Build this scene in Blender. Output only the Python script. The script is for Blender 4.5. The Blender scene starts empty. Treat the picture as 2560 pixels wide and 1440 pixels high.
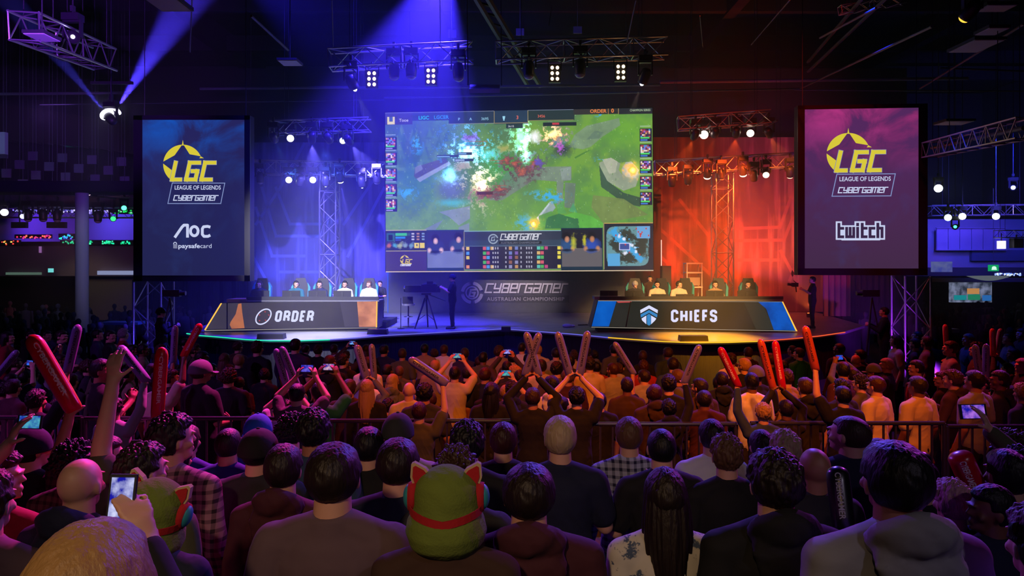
import bpy, bmesh, math, random
import numpy as np
from mathutils import Vector, Matrix, Euler, noise
random.seed(7)
SC = bpy.context.scene
# ------------------------------------------------------------------ camera
FPX, CXP, HY, CZ = 1800.0, 1280.0, 650.0, 3.6      # focal length in px, horizon row, camera height
cam_d = bpy.data.cameras.new('camera'); cam = bpy.data.objects.new('camera', cam_d)
SC.collection.objects.link(cam); SC.camera = cam
cam.location = (0, 0, CZ); cam.rotation_euler = (math.radians(90), 0, 0)
cam_d.sensor_width = 36; cam_d.lens = 36*FPX/2560; cam_d.shift_y = -(720-HY)/2560
cam_d.clip_start = .05; cam_d.clip_end = 200
# ------------------------------------------------------------------ world, colour, sampling
w = bpy.data.worlds.new('hall_dark'); SC.world = w; w.use_nodes = True
w.node_tree.nodes['Background'].inputs[0].default_value = (.10, .09, .30, 1)
w.node_tree.nodes['Background'].inputs[1].default_value = .006
vs = SC.view_settings; vs.view_transform = 'Standard'; vs.look = 'None'; vs.gamma = 1; vs.use_curve_mapping = False; vs.exposure = 0
SC.display_settings.display_device = 'sRGB'
cy = SC.cycles
cy.use_denoising = True; cy.max_bounces = 4; cy.diffuse_bounces = 2; cy.glossy_bounces = 2; cy.transmission_bounces = 2
cy.volume_bounces = 0; cy.transparent_max_bounces = 6; cy.sample_clamp_indirect = 2.0; cy.sample_clamp_direct = 0
cy.use_light_tree = True; cy.adaptive_threshold = .015; cy.caustics_reflective = False; cy.caustics_refractive = False

def W(px, py, d): return Vector(((px-CXP)/FPX*d, d, CZ-(py-HY)/FPX*d))
def lin(c):
    if isinstance(c, str): c = [int(c[i:i+2], 16)/255 for i in (0, 2, 4)]
    return tuple(x/12.92 if x <= .04045 else ((x+.055)/1.055)**2.4 for x in c)
# ------------------------------------------------------------------ lights
def spot(name, loc, aim, col, power, ang, blend=.5, rad=.05):
    l = bpy.data.lights.new(name, 'SPOT'); l.energy = power; l.color = lin(col) if isinstance(col, str) else col
    l.spot_size = math.radians(ang); l.spot_blend = blend; l.shadow_soft_size = rad
    o = bpy.data.objects.new(name, l); SC.collection.objects.link(o); o.location = loc
    o.rotation_euler = (Vector(aim)-Vector(loc)).to_track_quat('-Z', 'Y').to_euler()
    return o
def area(name, loc, aim, col, power, sx, sy):
    l = bpy.data.lights.new(name, 'AREA'); l.energy = power; l.color = lin(col); l.shape = 'RECTANGLE'; l.size = sx; l.size_y = sy
    o = bpy.data.objects.new(name, l); SC.collection.objects.link(o); o.location = loc
    o.rotation_euler = (Vector(aim)-Vector(loc)).to_track_quat('-Z', 'Y').to_euler(); return o
# audience wash (lamps on the rig over the audience, above the frame)
spot('wash_amber', (1.5, 1.5, 10.5), (1.2, 11.0, 1.2), 'ff7a18', 4700, 44, .7, .15)
spot('wash_amber_right', (4.5, 2.5, 10.5), (3.5, 10.5, 1.2), 'ff6c18', 3200, 30, .8, .15)
spot('wash_red', (-1, 14.0, 10.5), (-1.5, 10.0, 1.2), 'ff2a30', 3500, 50, .8, .12)
spot('wash_magenta', (-1.5, 12.0, 9.5), (-4.6, 4.6, 2.0), 'ff38b8', 13000, 50, .8, .12)
spot('wash_violet', (-7, 16, 9.5), (-2.0, 3.5, 2.2), 'a848ff', 2600, 55, .8, .12)
spot('wash_violet_left', (-12, 3, 9), (-6.5, 12, 1.5), 'a050d8', 2500, 60, .8, .12)
spot('wash_blue_right', (4.0, 15, 9.5), (2.6, 4.5, 2.4), '6a50ff', 6000, 46, .8, .12)
spot('wash_purple_right', (11, 14, 9.5), (5, 6.5, 1.6), 'c040e0', 4500, 55, .8, .12)
spot('wash_red_right', (5, 17, 10.5), (7.0, 11.0, 1.2), 'ff3030', 3500, 50, .8, .12)
spot('house_warm_left', (-1.5, -3.5, 7.0), (-.4, 2.3, 2.7), 'ffd0a0', 620, 26, .8, .2)
spot('house_warm_right', (3.5, -3.5, 7.5), (1.2, 2.4, 2.4), 'c0b0d0', 260, 60, .8, .2)
# the desks' front light and the stage floor
spot('key_blue_desk', (-5.0, 9.5, 10.4), (-6.0, 23.7, 2.5), 'f4f2ff', 34000, 20, .7, .1)
spot('key_red_desk', (6.5, 9.5, 10.4), (5.7, 23.7, 2.5), 'ffc878', 30000, 19, .7, .1)
spot('key_banner', (0.2, 12, 7.6), (0.3, 30.4, 2.3), 'ffe8f0', 11000, 13, 1.0, .1)

# ------------------------------------------------------------------ materials
MATS = {}
def mat(name, col=(.5, .5, .5), rough=.6, metal=0, emit=None, es=1.0, bump=None, spec=.5, vary=0):
    if name in MATS: return MATS[name]
    m = bpy.data.materials.new(name); MATS[name] = m; m.use_nodes = True
    nt = m.node_tree; b = nt.nodes['Principled BSDF']
    c = lin(col) if isinstance(col, str) else col
    b.inputs['Base Color'].default_value = (*c, 1); b.inputs['Roughness'].default_value = rough
    b.inputs['Metallic'].default_value = metal; b.inputs['Specular IOR Level'].default_value = spec
    if vary:
        tc = nt.nodes.new('ShaderNodeTexCoord'); n = nt.nodes.new('ShaderNodeTexNoise'); n.inputs['Scale'].default_value = 6
        mx = nt.nodes.new('ShaderNodeMix'); mx.data_type = 'RGBA'
        nt.links.new(tc.outputs['Object'], n.inputs['Vector']); nt.links.new(n.outputs['Fac'], mx.inputs[0])
        mx.inputs[6].default_value = (*[x*(1-vary) for x in c], 1); mx.inputs[7].default_value = (*[min(1, x*(1+vary)) for x in c], 1)
        nt.links.new(mx.outputs[2], b.inputs['Base Color'])
    if emit is not None:
        e = lin(emit) if isinstance(emit, str) else emit
        b.inputs['Emission Color'].default_value = (*e, 1); b.inputs['Emission Strength'].default_value = es
    if bump:
        tc = nt.nodes.new('ShaderNodeTexCoord'); n = nt.nodes.new('ShaderNodeTexNoise'); n.inputs['Scale'].default_value = bump[0]
        n.inputs['Detail'].default_value = 3
        mp = nt.nodes.new('ShaderNodeMapping'); mp.inputs['Scale'].default_value = bump[3] if len(bump) > 3 else (1, 1, 1)
        bp = nt.nodes.new('ShaderNodeBump'); bp.inputs['Strength'].default_value = bump[1]; bp.inputs['Distance'].default_value = bump[2]
        nt.links.new(tc.outputs['Object'], mp.inputs[0]); nt.links.new(mp.outputs[0], n.inputs['Vector'])
        nt.links.new(n.outputs['Fac'], bp.inputs['Height']); nt.links.new(bp.outputs[0], b.inputs['Normal'])
    return m
def glow(name, col, es=1.0, sample=True):
    """a lit picture or lamp: emission only"""
    if name in MATS: return MATS[name]
    m = bpy.data.materials.new(name); MATS[name] = m; m.use_nodes = True; nt = m.node_tree; nt.nodes.clear()
    o = nt.nodes.new('ShaderNodeOutputMaterial'); e = nt.nodes.new('ShaderNodeEmission')
    e.inputs[0].default_value = (*(lin(col) if isinstance(col, str) else col), 1); e.inputs[1].default_value = es
    nt.links.new(e.outputs[0], o.inputs[0])
    if not sample: m.cycles.emission_sampling = 'NONE'
    return m

# ------------------------------------------------------------------ objects
def tag(o, label=None, cat=None, group=None, kind=None):
    if label: o['label'] = label
    if cat: o['category'] = cat
    if group: o['group'] = group
    if kind: o['kind'] = kind
    return o
def empty(name, loc=(0, 0, 0), rz=0, label=None, cat=None, group=None):
    o = bpy.data.objects.new(name, None); SC.collection.objects.link(o); o.location = loc; o.rotation_euler = (0, 0, rz)
    o.empty_display_size = .2
    return tag(o, label, cat, group)
class MB:
    def __init__(s): s.v = []; s.f = []
    def add(s, vs, fs):
        k = len(s.v); s.v += [tuple(v) for v in vs]; s.f += [tuple(i+k for i in f) for f in fs]; return s
    def box(s, c, d, R=None):
        x, y, z = [q/2 for q in d]; c = Vector(c)
        vs = [Vector((a*x, b*y, e*z)) for a in (-1, 1) for b in (-1, 1) for e in (-1, 1)]
        if R is not None: vs = [R @ v for v in vs]
        return s.add([v+c for v in vs], [(0, 1, 3, 2), (4, 6, 7, 5), (0, 4, 5, 1), (2, 3, 7, 6), (0, 2, 6, 4), (1, 5, 7, 3)])
    def tube(s, p, q, r, r2=None, n=8, cap=True):
        p = Vector(p); q = Vector(q); r2 = r if r2 is None else r2; d = (q-p)
        if d.length < 1e-6: return s
        R = d.to_track_quat('Z', 'Y').to_matrix(); vs = []
        for (c, rr) in ((p, r), (q, r2)):
            for i in range(n):
                a = 2*math.pi*i/n; vs.append(c+R @ Vector((rr*math.cos(a), rr*math.sin(a), 0)))
        fs = [(i, (i+1) % n, n+(i+1) % n, n+i) for i in range(n)]
        if cap: fs += [tuple(range(n))[::-1], tuple(range(n, 2*n))]
        return s.add(vs, fs)
    def path(s, pts, r, n=6):
        for a, b in zip(pts, pts[1:]): s.tube(a, b, r, n=n)
        return s
    def loft(s, rings, n=16, cap=True):
        """rings: (centre, R3x3 or None, rx, ry)"""
        vs = []
        for c, R, rx, ry in rings:
            c = Vector(c)
            for i in range(n):
                a = 2*math.pi*i/n; v = Vector((rx*math.cos(a), ry*math.sin(a), 0)); vs.append(c+(R @ v if R is not None else v))
        fs = []
        for k in range(len(rings)-1):
            for i in range(n): fs.append((k*n+i, k*n+(i+1) % n, (k+1)*n+(i+1) % n, (k+1)*n+i))
        if cap: fs += [tuple(range(n))[::-1], tuple(range((len(rings)-1)*n, len(rings)*n))]
        return s.add(vs, fs)
    def capsule(s, p, q, r1, r2, n=12, sx=1.0, X=None):
        """round-ended tapered limb; sx widens along X"""
        p = Vector(p); q = Vector(q); d = (q-p); L = d.length; z = d.normalized()
        if X is not None:
            x = (Vector(X)-z*Vector(X).dot(z)).normalized()
        else: x = z.orthogonal().normalized()
        y = z.cross(x); R = Matrix((x, y, z)).transposed(); rg = []
        for k in range(1, 4):
            a = math.pi/2*k/4; rg.append((p-z*r1*math.cos(a), R, r1*math.sin(a)*sx, r1*math.sin(a)))
        rg += [(p, R, r1*sx, r1), (q, R, r2*sx, r2)]
        for k in (3, 2, 1):
            a = math.pi/2*k/4; rg.append((q+z*r2*math.cos(a), R, r2*math.sin(a)*sx, r2*math.sin(a)))
        return s.loft(rg, n)
    def ball(s, c, r, n=14, m=10, R=None):
        c = Vector(c); rx, ry, rz = r if hasattr(r, '__len__') else (r, r, r); vs = [Vector((0, 0, -rz))]
        for j in range(1, m):
            t = math.pi*j/m
            for i in range(n):
                a = 2*math.pi*i/n; vs.append(Vector((rx*math.sin(t)*math.cos(a), ry*math.sin(t)*math.sin(a), -rz*math.cos(t))))
        vs.append(Vector((0, 0, rz))); e = len(vs)-1
        fs = [(0, 1+(i+1) % n, 1+i) for i in range(n)]
        for j in range(m-2):
            for i in range(n): fs.append((1+j*n+i, 1+j*n+(i+1) % n, 1+(j+1)*n+(i+1) % n, 1+(j+1)*n+i))
        fs += [(1+(m-2)*n+i, 1+(m-2)*n+(i+1) % n, e) for i in range(n)]
        if R is not None: vs = [R @ v for v in vs]
        return s.add([v+c for v in vs], fs)
    def prism(s, pts, y0, y1, ax='y'):
        """closed outline in x,z pushed along y (or x,y along z)"""
        n = len(pts); f = (lambda a, b, t: (a, t, b)) if ax == 'y' else (lambda a, b, t: (a, b, t))
        vs = [f(a, b, y0) for a, b in pts]+[f(a, b, y1) for a, b in pts]
        return s.add(vs, [tuple(range(n)), tuple(range(n, 2*n))[::-1]]+[(i, i+n, (i+1) % n+n, (i+1) % n) for i in range(n)])
    def mesh(s, name, smooth=False):
        me = bpy.data.meshes.new(name); me.from_pydata(s.v, [], s.f)
        bm = bmesh.new(); bm.from_mesh(me); bmesh.ops.recalc_face_normals(bm, faces=bm.faces); bm.to_mesh(me); bm.free()
        if smooth: me.polygons.foreach_set('use_smooth', [True]*len(me.polygons))
        me.update(); return me
    def build(s, name, m=None, parent=None, smooth=False, loc=None):
        return link(name, s.mesh(name, smooth), m, parent, loc)
def link(name, me, m=None, parent=None, loc=None):
    o = bpy.data.objects.new(name, me); SC.collection.objects.link(o)
    if m is not None:
        if not len(me.materials): me.materials.append(None)
        o.material_slots[0].link = 'OBJECT'; o.material_slots[0].material = m
    if parent: o.parent = parent
    if loc is not None: o.location = loc
    return o
def struct(o): o['kind'] = 'structure'; return o
def dup(root, loc=None, label=None, group=None):
    def cp(o, par):
        c = o.copy(); SC.collection.objects.link(c); c.parent = par
        for ch in KIDS.get(o.name, [x for x in SC.objects if x.parent == o]): cp(ch, c)
        return c
    r = cp(root, None)
    if loc is not None: r.location = loc
    if label: r['label'] = label
    if group: r['group'] = group
    return r
KIDS = {}

# ------------------------------------------------------------------ flat pictures on boards (screens, signs): px -> board x,z
class Board:
    """a root whose local x,z follow photo px: px (u0..u1, v0..v1) spread over w x h metres, face looking along -y"""
    def __init__(s, root, u0, v0, u1, v1, w, h): s.r = root; s.a = (u0, v0, u1, v1, w, h); s.k = w/(u1-u0)
    def p(s, u, v):
        u0, v0, u1, v1, w, h = s.a; return ((u-u0)/(u1-u0)-.5)*w, (.5-(v-v0)/(v1-v0))*h
    def poly(s, name, polys, m, y=-.02, parent=None):
        b = MB()
        for pts in polys:
            q = [s.p(*t) for t in pts]; b.add([(x, y, z) for x, z in q], [tuple(range(len(q)))])
        return b.build(name, m, parent or s.r)
    def rect(s, name, u0, v0, u1, v1, m, y=-.02, parent=None): return s.poly(name, [[(u0, v0), (u1, v0), (u1, v1), (u0, v1)]], m, y, parent)
    def strokes(s, name, lines, wd, m, y=-.03, parent=None, closed=False, rnd=False):
        """thick polylines, px"""
        b = MB()
        for ln in lines:
            if closed: ln = ln+[ln[0]]
            if rnd:
                for j, q in enumerate(ln):
                    if 0 < j < len(ln)-1 or ln[0] == ln[-1]: qx, qz = s.p(*q); b.add([(qx+wd*s.k/2*math.cos(t*.5236), y, qz+wd*s.k/2*math.sin(t*.5236)) for t in range(12)], [tuple(range(12))])
            for si, (a, c) in enumerate(zip(ln, ln[1:])):
                ax, az = s.p(*a); cx, cz = s.p(*c); d = Vector((cx-ax, cz-az)); L = d.length
                if L < 1e-7: continue
                d /= L; n = Vector((-d.y, d.x))*wd*s.k/2; e = d*(0 if rnd else wd*s.k/2)
                P = [Vector((ax, az))-e+n, Vector((cx, cz))+e+n, Vector((cx, cz))+e-n, Vector((ax, az))-e-n]
                b.add([(q.x, y-.0006*(si % 12), q.y) for q in P], [(0, 1, 2, 3)])
        return b.build(name, m, parent or s.r)
    def text(s, name, txt, u, v, h, m, y=-.03, shear=0, bold=0, xs=1, parent=None, align='LEFT', width=None, space=1):
        """baseline-left at px (u,v), cap height h px; width: fit to so many px"""
        cu = bpy.data.curves.new(name, 'FONT'); cu.body = txt; cu.size = h*s.k/.73; cu.shear = shear; cu.offset = bold*h*s.k; cu.space_character = space
        cu.resolution_u = 3
        t = bpy.data.objects.new(name, cu); SC.collection.objects.link(t); dg = bpy.context.evaluated_depsgraph_get()
        me = bpy.data.meshes.new_from_object(t.evaluated_get(dg)); bpy.data.objects.remove(t); bpy.data.curves.remove(cu)
        n = len(me.vertices); co = np.empty(n*3); me.vertices.foreach_get('co', co); co = co.reshape(-1, 3)
        if width: xs = width*s.k/(co[:, 0].max()-co[:, 0].min())
        if n: co[:, 0] -= co[:, 0].min()
        co[:, 0] *= xs
        if align == 'CENTER': co[:, 0] -= co[:, 0].max()/2
        x, z = s.p(u, v); out = np.stack([co[:, 0]+x, np.full(n, y), co[:, 1]+z], 1)
        me.vertices.foreach_set('co', out.ravel()); me.update(); me.materials.clear()
        return link(name, me, m, parent or s.r)
GL = {'C': ([[(.8, 1), (0, 1), (0, 0), (.8, 0)]], .8), 'y': ([[(0, 1), (0, .45), (.8, .45)], [(.8, 1), (.8, 0), (.1, 0)]], .8),
      'B': ([[(0, 0), (0, 1), (.8, 1), (.8, 0), (0, 0)], [(0, .5), (.8, .5)]], .8), 'e': ([[(0, .5), (.8, .5), (.8, 1), (0, 1), (0, 0), (.8, 0)]], .8),
      'r': ([[(0, 0), (0, 1), (.65, 1)]], .6), 'G': ([[(.8, 1), (0, 1), (0, 0), (.8, 0), (.8, .5), (.4, .5)]], .8),
      'a': ([[(0, 1), (.8, 1), (.8, 0), (0, 0), (0, .5), (.8, .5)]], .8), 'm': ([[(0, 0), (0, 1), (1.2, 1), (1.2, 0)], [(.6, 1), (.6, 0)]], 1.2),
      'L': ([[(0, 1), (0, 0), (.7, 0)]], .7), 't': ([[(0, 1.25), (0, 0), (.6, 0)], [(0, .85), (.6, .85)]], .6), 'w': ([[(0, .85), (0, 0), (1.1, 0), (1.1, .85)], [(.55, 0), (.55, .85)]], 1.1),
      'i': ([[(0, 0), (0, .85)], [(0, 1.2), (0, 1.25)]], .1), 'c': ([[(.6, .85), (0, .85), (0, 0), (.6, 0)]], .6), 'h': ([[(0, 1.25), (0, 0)], [(0, .85), (.65, .85), (.65, 0)]], .65)}
def glyph_lines(txt, u, v, h, width, shear=.25, gap=.32, aspect=None):
    """(u,v) = baseline left px, h cap height px"""
    tot = sum(GL[c][1] for c in txt)+gap*(len(txt)-1); k = width/tot; x = 0; out = []
    for c in txt:
        for ln in GL[c][0]: out.append([(u+(x+a)*k+b*h*shear, v-b*h) for a, b in ln])
        x += GL[c][1]+gap
    return out
def arc(cx, cy, r, a0, a1, n=14, ry=None):
    ry = ry or r; return [(cx+r*math.cos(math.radians(a0+(a1-a0)*i/n)), cy-ry*math.sin(math.radians(a0+(a1-a0)*i/n))) for i in range(n+1)]
# ================================================================== the hall
M_BLK = mat('black_matt', (.012, .012, .014), .7)
M_DRAPE = mat('black_drape', (.02, .02, .024), .95, bump=(3, .6, .1, (6, 6, .3)))
M_ROOF = mat('dark_roof', (.035, .035, .045), .8, bump=(2, .4, .05))
M_STEEL = mat('truss_aluminium', (.55, .55, .58), .35, .85)
M_DSTEEL = mat('dark_steel', (.06, .06, .07), .5, .4)
M_CASE = mat('lamp_case_black', (.03, .03, .035), .4, .1)
M_CONC = mat('hall_floor_concrete', (.07, .065, .07), .45, vary=.3)
M_CARPET = mat('audience_floor_dark', (.03, .028, .032), .9, vary=.3)
def gz(y):
    """height of the audience floor at distance y"""
    P = [(-4, 1.62), (1.0, 1.48), (2.4, 1.27), (4.6, .90), (7.2, .82), (7.25, .62), (8.8, .48), (11, .26), (14, 0), (60, 0)]
    for (a, u), (b, v) in zip(P, P[1:]):
        if y <= b: return u+(v-u)*max(0, (y-a))/(b-a)
    return 0
# raked audience floor
b = MB(); ys = [-4, 1, 2.4, 4.6, 7.2, 7.25, 8.8, 11, 14, 58]; zs = [gz(y) for y in ys]
vs = [(x, y, z) for y, z in zip(ys, zs) for x in (-34, 34)]+[(x, y, -.3) for y in (ys[0], ys[-1]) for x in (-34, 34)]
fs = [(2*i, 2*i+1, 2*i+3, 2*i+2) for i in range(len(ys)-1)]; n = 2*len(ys); fs += [(n, n+2, n+3, n+1), (0, n, n+1, 1), (n-2, n-1, n+3, n+2)]
b.add(vs, fs); struct(b.build('floor', M_CARPET))
struct(MB().box((0, 27, 15.8), (68, 62, .2)).build('ceiling', M_ROOF))
M_WALL = mat('hall_wall_dark', (.05, .045, .06), .8, vary=.2)
struct(MB().box((0, 52, 7.7), (68, .3, 15.8)).build('wall_back', M_WALL))
struct(MB().box((-34, 27, 7.7), (.3, 62, 15.8)).build('wall_left', M_WALL))
struct(MB().box((34, 27, 7.7), (.3, 62, 15.8)).build('wall_right', M_WALL))
# roof members: long beams, pipes and ducts, each a fixed part of the building
def pipe(px0, py0, d0, px1, py1, d1, r, m, nm='trim_1'):
    b = MB().tube(W(px0, py0, d0), W(px1, py1, d1), r, n=8); return struct(b.build(nm, m))
M_PIPE = mat('roof_pipe_grey', (.13, .13, .15), .5, .2)
k = 0
for a in [(960, 245, 27.5, 2000, 222, 27.5, .04), (100, 262, 27.5, 960, 250, 27.5, .02), (500, 222, 26, 900, 218, 26, .05), (900, 220, 26, 1650, 212, 26, .05),
          (1650, 205, 30, 2420, 196, 30, .07), (2000, 222, 27.5, 2330, 66, 14, .03), (1985, 225, 27.5, 2560, 228, 27.5, .03), (1590, 0, 20, 1568, 105, 22, .02),
          (1878, 112, 22, 1975, 0, 17, .015), (2050, 95, 20, 2190, 20, 17, .03), (2300, 222, 24, 2560, 60, 15, .03), (2350, 170, 24, 2560, 178, 24, .03),
          (480, 0, 18, 475, 130, 22, .02), (628, 40, 20, 720, 125, 22, .04), (1750, 40, 18, 1757, 118, 22, .012), (0, 235, 30, 330, 232, 30, .06),
          (2330, 370, 22, 2560, 320, 14, .05), (1380, 10, 22, 1372, 65, 22, .012), (830, 0, 20, 833, 120, 22, .015), (1100, 0, 20, 1101, 110, 22, .01)]:
    k += 1; pipe(*a, M_PIPE, 'trim_%d' % k)
for (x0, x1, z) in ((-4, -2.6, 0), (9, 10.5, 0), (-16, -14.5, 0), (20, 21.4, 0)):
    k += 1; struct(MB().box(((x0+x1)/2, 27, 15.1), (.5, 60, 1.2)).build('trim_%d' % k, M_ROOF))
for y in (20, 26, 32, 38, 44):
    k += 1; struct(MB().box((0, y, 15.0), (66, .35, .8)).build('trim_%d' % k, M_ROOF))
# slanting girders by the top centre and top right
b = MB()
for o in (0, .5): b.tube(W(1180+o*60, -20, 19), W(1320+o*60, 215, 27), .09, n=6)
for i in range(9):
    t = i/9; b.tube(W(1180+140*t, -20+235*t, 19+8*t), W(1222+140*t, -8+235*t, 19.5+8*t), .04, n=5)
k += 1; struct(b.build('trim_%d' % k, M_DSTEEL))
b = MB()
for o in (0, 60): b.tube(W(2020, 155+o*.4, 24), W(2160+o, -10, 17), .05, n=6)
k += 1; struct(b.build('trim_%d' % k, M_DSTEEL))
# square acoustic tiles / roof lamps
M_PANEL = mat('ceiling_panel_grey', (.45, .42, .5), .7)
for (px, py, d, sx, sz, lb) in ((1130, 84, 27, .32, .3, 'small square grey panel hanging left of the centre girder'), (1300, 80, 27, .3, .26, 'small square grey panel hanging just right of the centre girder'), (1444, 75, 27, .32, .26, 'small square grey panel hanging above the right light bar')):
    p = W(px, py, d); o = MB().box((0, 0, 0), (sx, .04, sz)).tube((0, 0, sz/2), (0, 0, 15.7-p.z), .01, n=5).build('acoustic_tile', M_PANEL, loc=p); tag(o, lb, 'panel', 'square panels under the roof')
M_LAMPOFF = mat('switched_off_diffuser', (.6, .6, .66), .5)
for (px, py, d, sx, sy, lb) in ((105, 93, 13, .4, .25, 'flat ceiling lamp under the left edge of the violet slanting truss'), (168, 146, 16, .45, .2, 'small flat ceiling lamp below the violet slanting truss'), (420, 10, 12, .55, .35, 'pale flat ceiling lamp at the top edge left of centre'),
                                (725, 157, 20, .55, .3, 'dim flat ceiling lamp left of the long light truss'), (2440, 115, 16, .7, .5, 'flat ceiling lamp, grey, below the yellow rimmed spotlight'), (2480, 78, 15, .45, .25, 'small violet flat ceiling lamp under the top right corner'),
                                (2385, 307, 22, .9, .35, 'flat ceiling lamp right of the right portrait screen'), (2490, 20, 14, .6, .2, 'flat ceiling lamp in the top right corner')):
    o = empty('ceiling_lamp', W(px, py, d), 0, lb, 'lamp', 'flat ceiling lamps')
    MB().box((0, 0, .03), (sx, sy*2, .06)).tube((0, 0, .06), (0, 0, 15.7-o.location.z), .012, n=5).build('housing', M_DSTEEL, o)
    MB().box((0, 0, -.005), (sx*.92, sy*1.85, .02)).build('diffuser', M_LAMPOFF, o)
# ------------------------------------------------------------------ stage
SZ = 1.37
def on_stage(px, py): d = (CZ-SZ)*FPX/(py-HY); return Vector(((px-CXP)/FPX*d, d))
edge = [on_stage(*t) for t in ((467, 832), (500, 837), (562, 842), (615, 847), (675, 850), (750, 850), (825, 847.5), (895, 843), (961, 837), (1110, 829), (1261, 820.5), (1437, 834), (1520, 842), (1587, 847), (1660, 852), (1739, 855), (1820, 854), (1900, 851), (1980, 845), (2050, 838), (2112, 829))]
out = [(p.x, p.y) for p in edge]; out = [(-11.5, 30.8), (-10.4, 24)]+out+[(12.0, 24.5), (13, 30.8)]
def stage_mat():
    m = mat('stage_floor_gloss_black', (.22, .22, .23), .28, spec=.6); nt = m.node_tree; b = nt.nodes['Principled BSDF']
    tc = nt.nodes.new('ShaderNodeTexCoord'); n = nt.nodes.new('ShaderNodeTexNoise'); n.inputs['Scale'].default_value = 1.4; n.inputs['Detail'].default_value = 6
    mr = nt.nodes.new('ShaderNodeMapRange'); mr.inputs[3].default_value = .18; mr.inputs[4].default_value = .5
    nt.links.new(tc.outputs['Object'], n.inputs['Vector']); nt.links.new(n.outputs['Fac'], mr.inputs[0]); nt.links.new(mr.outputs[0], b.inputs['Roughness']); return m
st = empty('stage', (0, 24, 0), 0, 'low curved stage with glossy black deck and black skirt', 'stage')
MB().prism([(x, y-24) for x, y in out], SZ-.08, SZ, 'z').build('deck', stage_mat(), st)
MB().prism([(x*.995, y-24+.12) for x, y in out], .0, SZ-.081, 'z').build('skirt', M_DRAPE, st)
# LED lines along the lip, three colours
for (i0, i1, col, nm, es) in ((0, 6, '28e0b0', 'green', 1.3), (6, 12, '7a78ff', 'violet', .8), (12, 17, 'ffc030', 'amber', 1.2), (17, 20, 'ff6038', 'orange', 1.0)):
    b = MB(); off = Vector((0, -.02, 0))
    b.path([Vector((p.x, p.y-24, SZ-.02))+off for p in edge[i0:i1+1]], .014)
    o = b.build('edge_light', glow('edge_led_'+nm, col, es), st); o['label'] = nm+' line of light along the lip of the stage'
# dim writing on the skirt right of centre
bd = Board(st, 1740, 830, 1960, 900, 220/FPX*20.4, 70/FPX*20.4)
c0 = W(1850, 868, 20.35)
sg = empty('skirt_sign', (c0.x, c0.y, c0.z), 0, 'dull metallic lettering on the black stage skirt, below the CHIEFS desk', 'sign')
bd = Board(sg, 1750, 840, 1950, 896, 200/FPX*20.35, 56/FPX*20.35)
M_SILV = mat('sign_silver', (.5, .47, .45), .4, .4)
bd.strokes('lettering', glyph_lines('CyBerGamer', 1782, 885, 16, 150), 2.6, M_SILV, 0)
bd.text('lower_lettering', 'AUSTRALIAN CHAMPIONSHIP', 1800, 903, 6, M_SILV, 0, width=130)
# floor monitors and small wedges on the lip
for (px, py, wd, lb) in ((676, 848, .75, 'black wedge monitor on the lip in front of the ORDER desk'), (943, 836, .6, 'grey wedge monitor right of the ORDER desk'), (1735, 853, .78, 'black wedge monitor on the lip in front of the CHIEFS desk'), (1265, 829, .3, 'small black box at the notch of the stage edge')):
    p = on_stage(px, py); o = MB().prism([(-wd/2, 0), (wd/2, 0), (wd/2*.95, .15), (-wd/2*.95, .15)], -.18, .12).build('stage_monitor', M_CASE, loc=(p.x, p.y+.14, SZ)); tag(o, lb, 'speaker', 'floor monitors')
# cloth and cable on the floor by the right desk
p = on_stage(1418, 818); o = MB().ball((0, 0, .05), (.16, .12, .07)).ball((.15, .05, .04), (.12, .1, .05)).build('crumpled_cloth', mat('cloth_white', (.6, .6, .65), .9), loc=(p.x, p.y, SZ)); tag(o, 'crumpled white cloth on the stage left of the CHIEFS desk', 'cloth')
p = on_stage(1445, 814); o = MB().path([(0, 0, .02), (.3, .1, .02), (.5, -.05, .02), (.75, .05, .02)], .018).build('cable', M_CASE, loc=(p.x, p.y, SZ)); tag(o, 'dark cable on the stage floor beside the white cloth', 'cable')
# ------------------------------------------------------------------ backdrops with printed chevrons and projected light streaks painted into the cloth
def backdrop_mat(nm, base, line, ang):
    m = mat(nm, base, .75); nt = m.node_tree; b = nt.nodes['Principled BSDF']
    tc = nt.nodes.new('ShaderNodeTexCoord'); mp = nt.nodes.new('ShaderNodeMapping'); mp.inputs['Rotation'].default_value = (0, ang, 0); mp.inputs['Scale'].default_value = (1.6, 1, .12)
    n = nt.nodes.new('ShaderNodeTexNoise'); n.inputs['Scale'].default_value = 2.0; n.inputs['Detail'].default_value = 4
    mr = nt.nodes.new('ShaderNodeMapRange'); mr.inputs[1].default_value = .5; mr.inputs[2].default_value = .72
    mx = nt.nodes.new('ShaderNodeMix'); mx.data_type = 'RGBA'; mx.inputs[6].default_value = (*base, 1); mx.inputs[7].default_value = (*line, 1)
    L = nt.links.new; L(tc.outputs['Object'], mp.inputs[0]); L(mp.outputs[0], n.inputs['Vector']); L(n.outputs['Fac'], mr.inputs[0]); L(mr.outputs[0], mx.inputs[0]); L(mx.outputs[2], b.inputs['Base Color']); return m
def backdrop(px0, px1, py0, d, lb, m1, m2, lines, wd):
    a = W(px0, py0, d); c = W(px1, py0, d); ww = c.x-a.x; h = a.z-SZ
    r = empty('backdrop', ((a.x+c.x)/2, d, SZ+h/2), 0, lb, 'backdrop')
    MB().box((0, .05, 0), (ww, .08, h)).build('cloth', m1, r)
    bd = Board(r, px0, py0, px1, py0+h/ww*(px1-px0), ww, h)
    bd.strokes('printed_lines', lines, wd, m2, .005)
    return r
MBL = backdrop_mat('backdrop_painted_gobo_blue', (.11, .12, .17), (.30, .30, .42), .55)
MRD = backdrop_mat('backdrop_painted_gobo_red', (.17, .10, .08), (.46, .28, .22), -.55)
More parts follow.
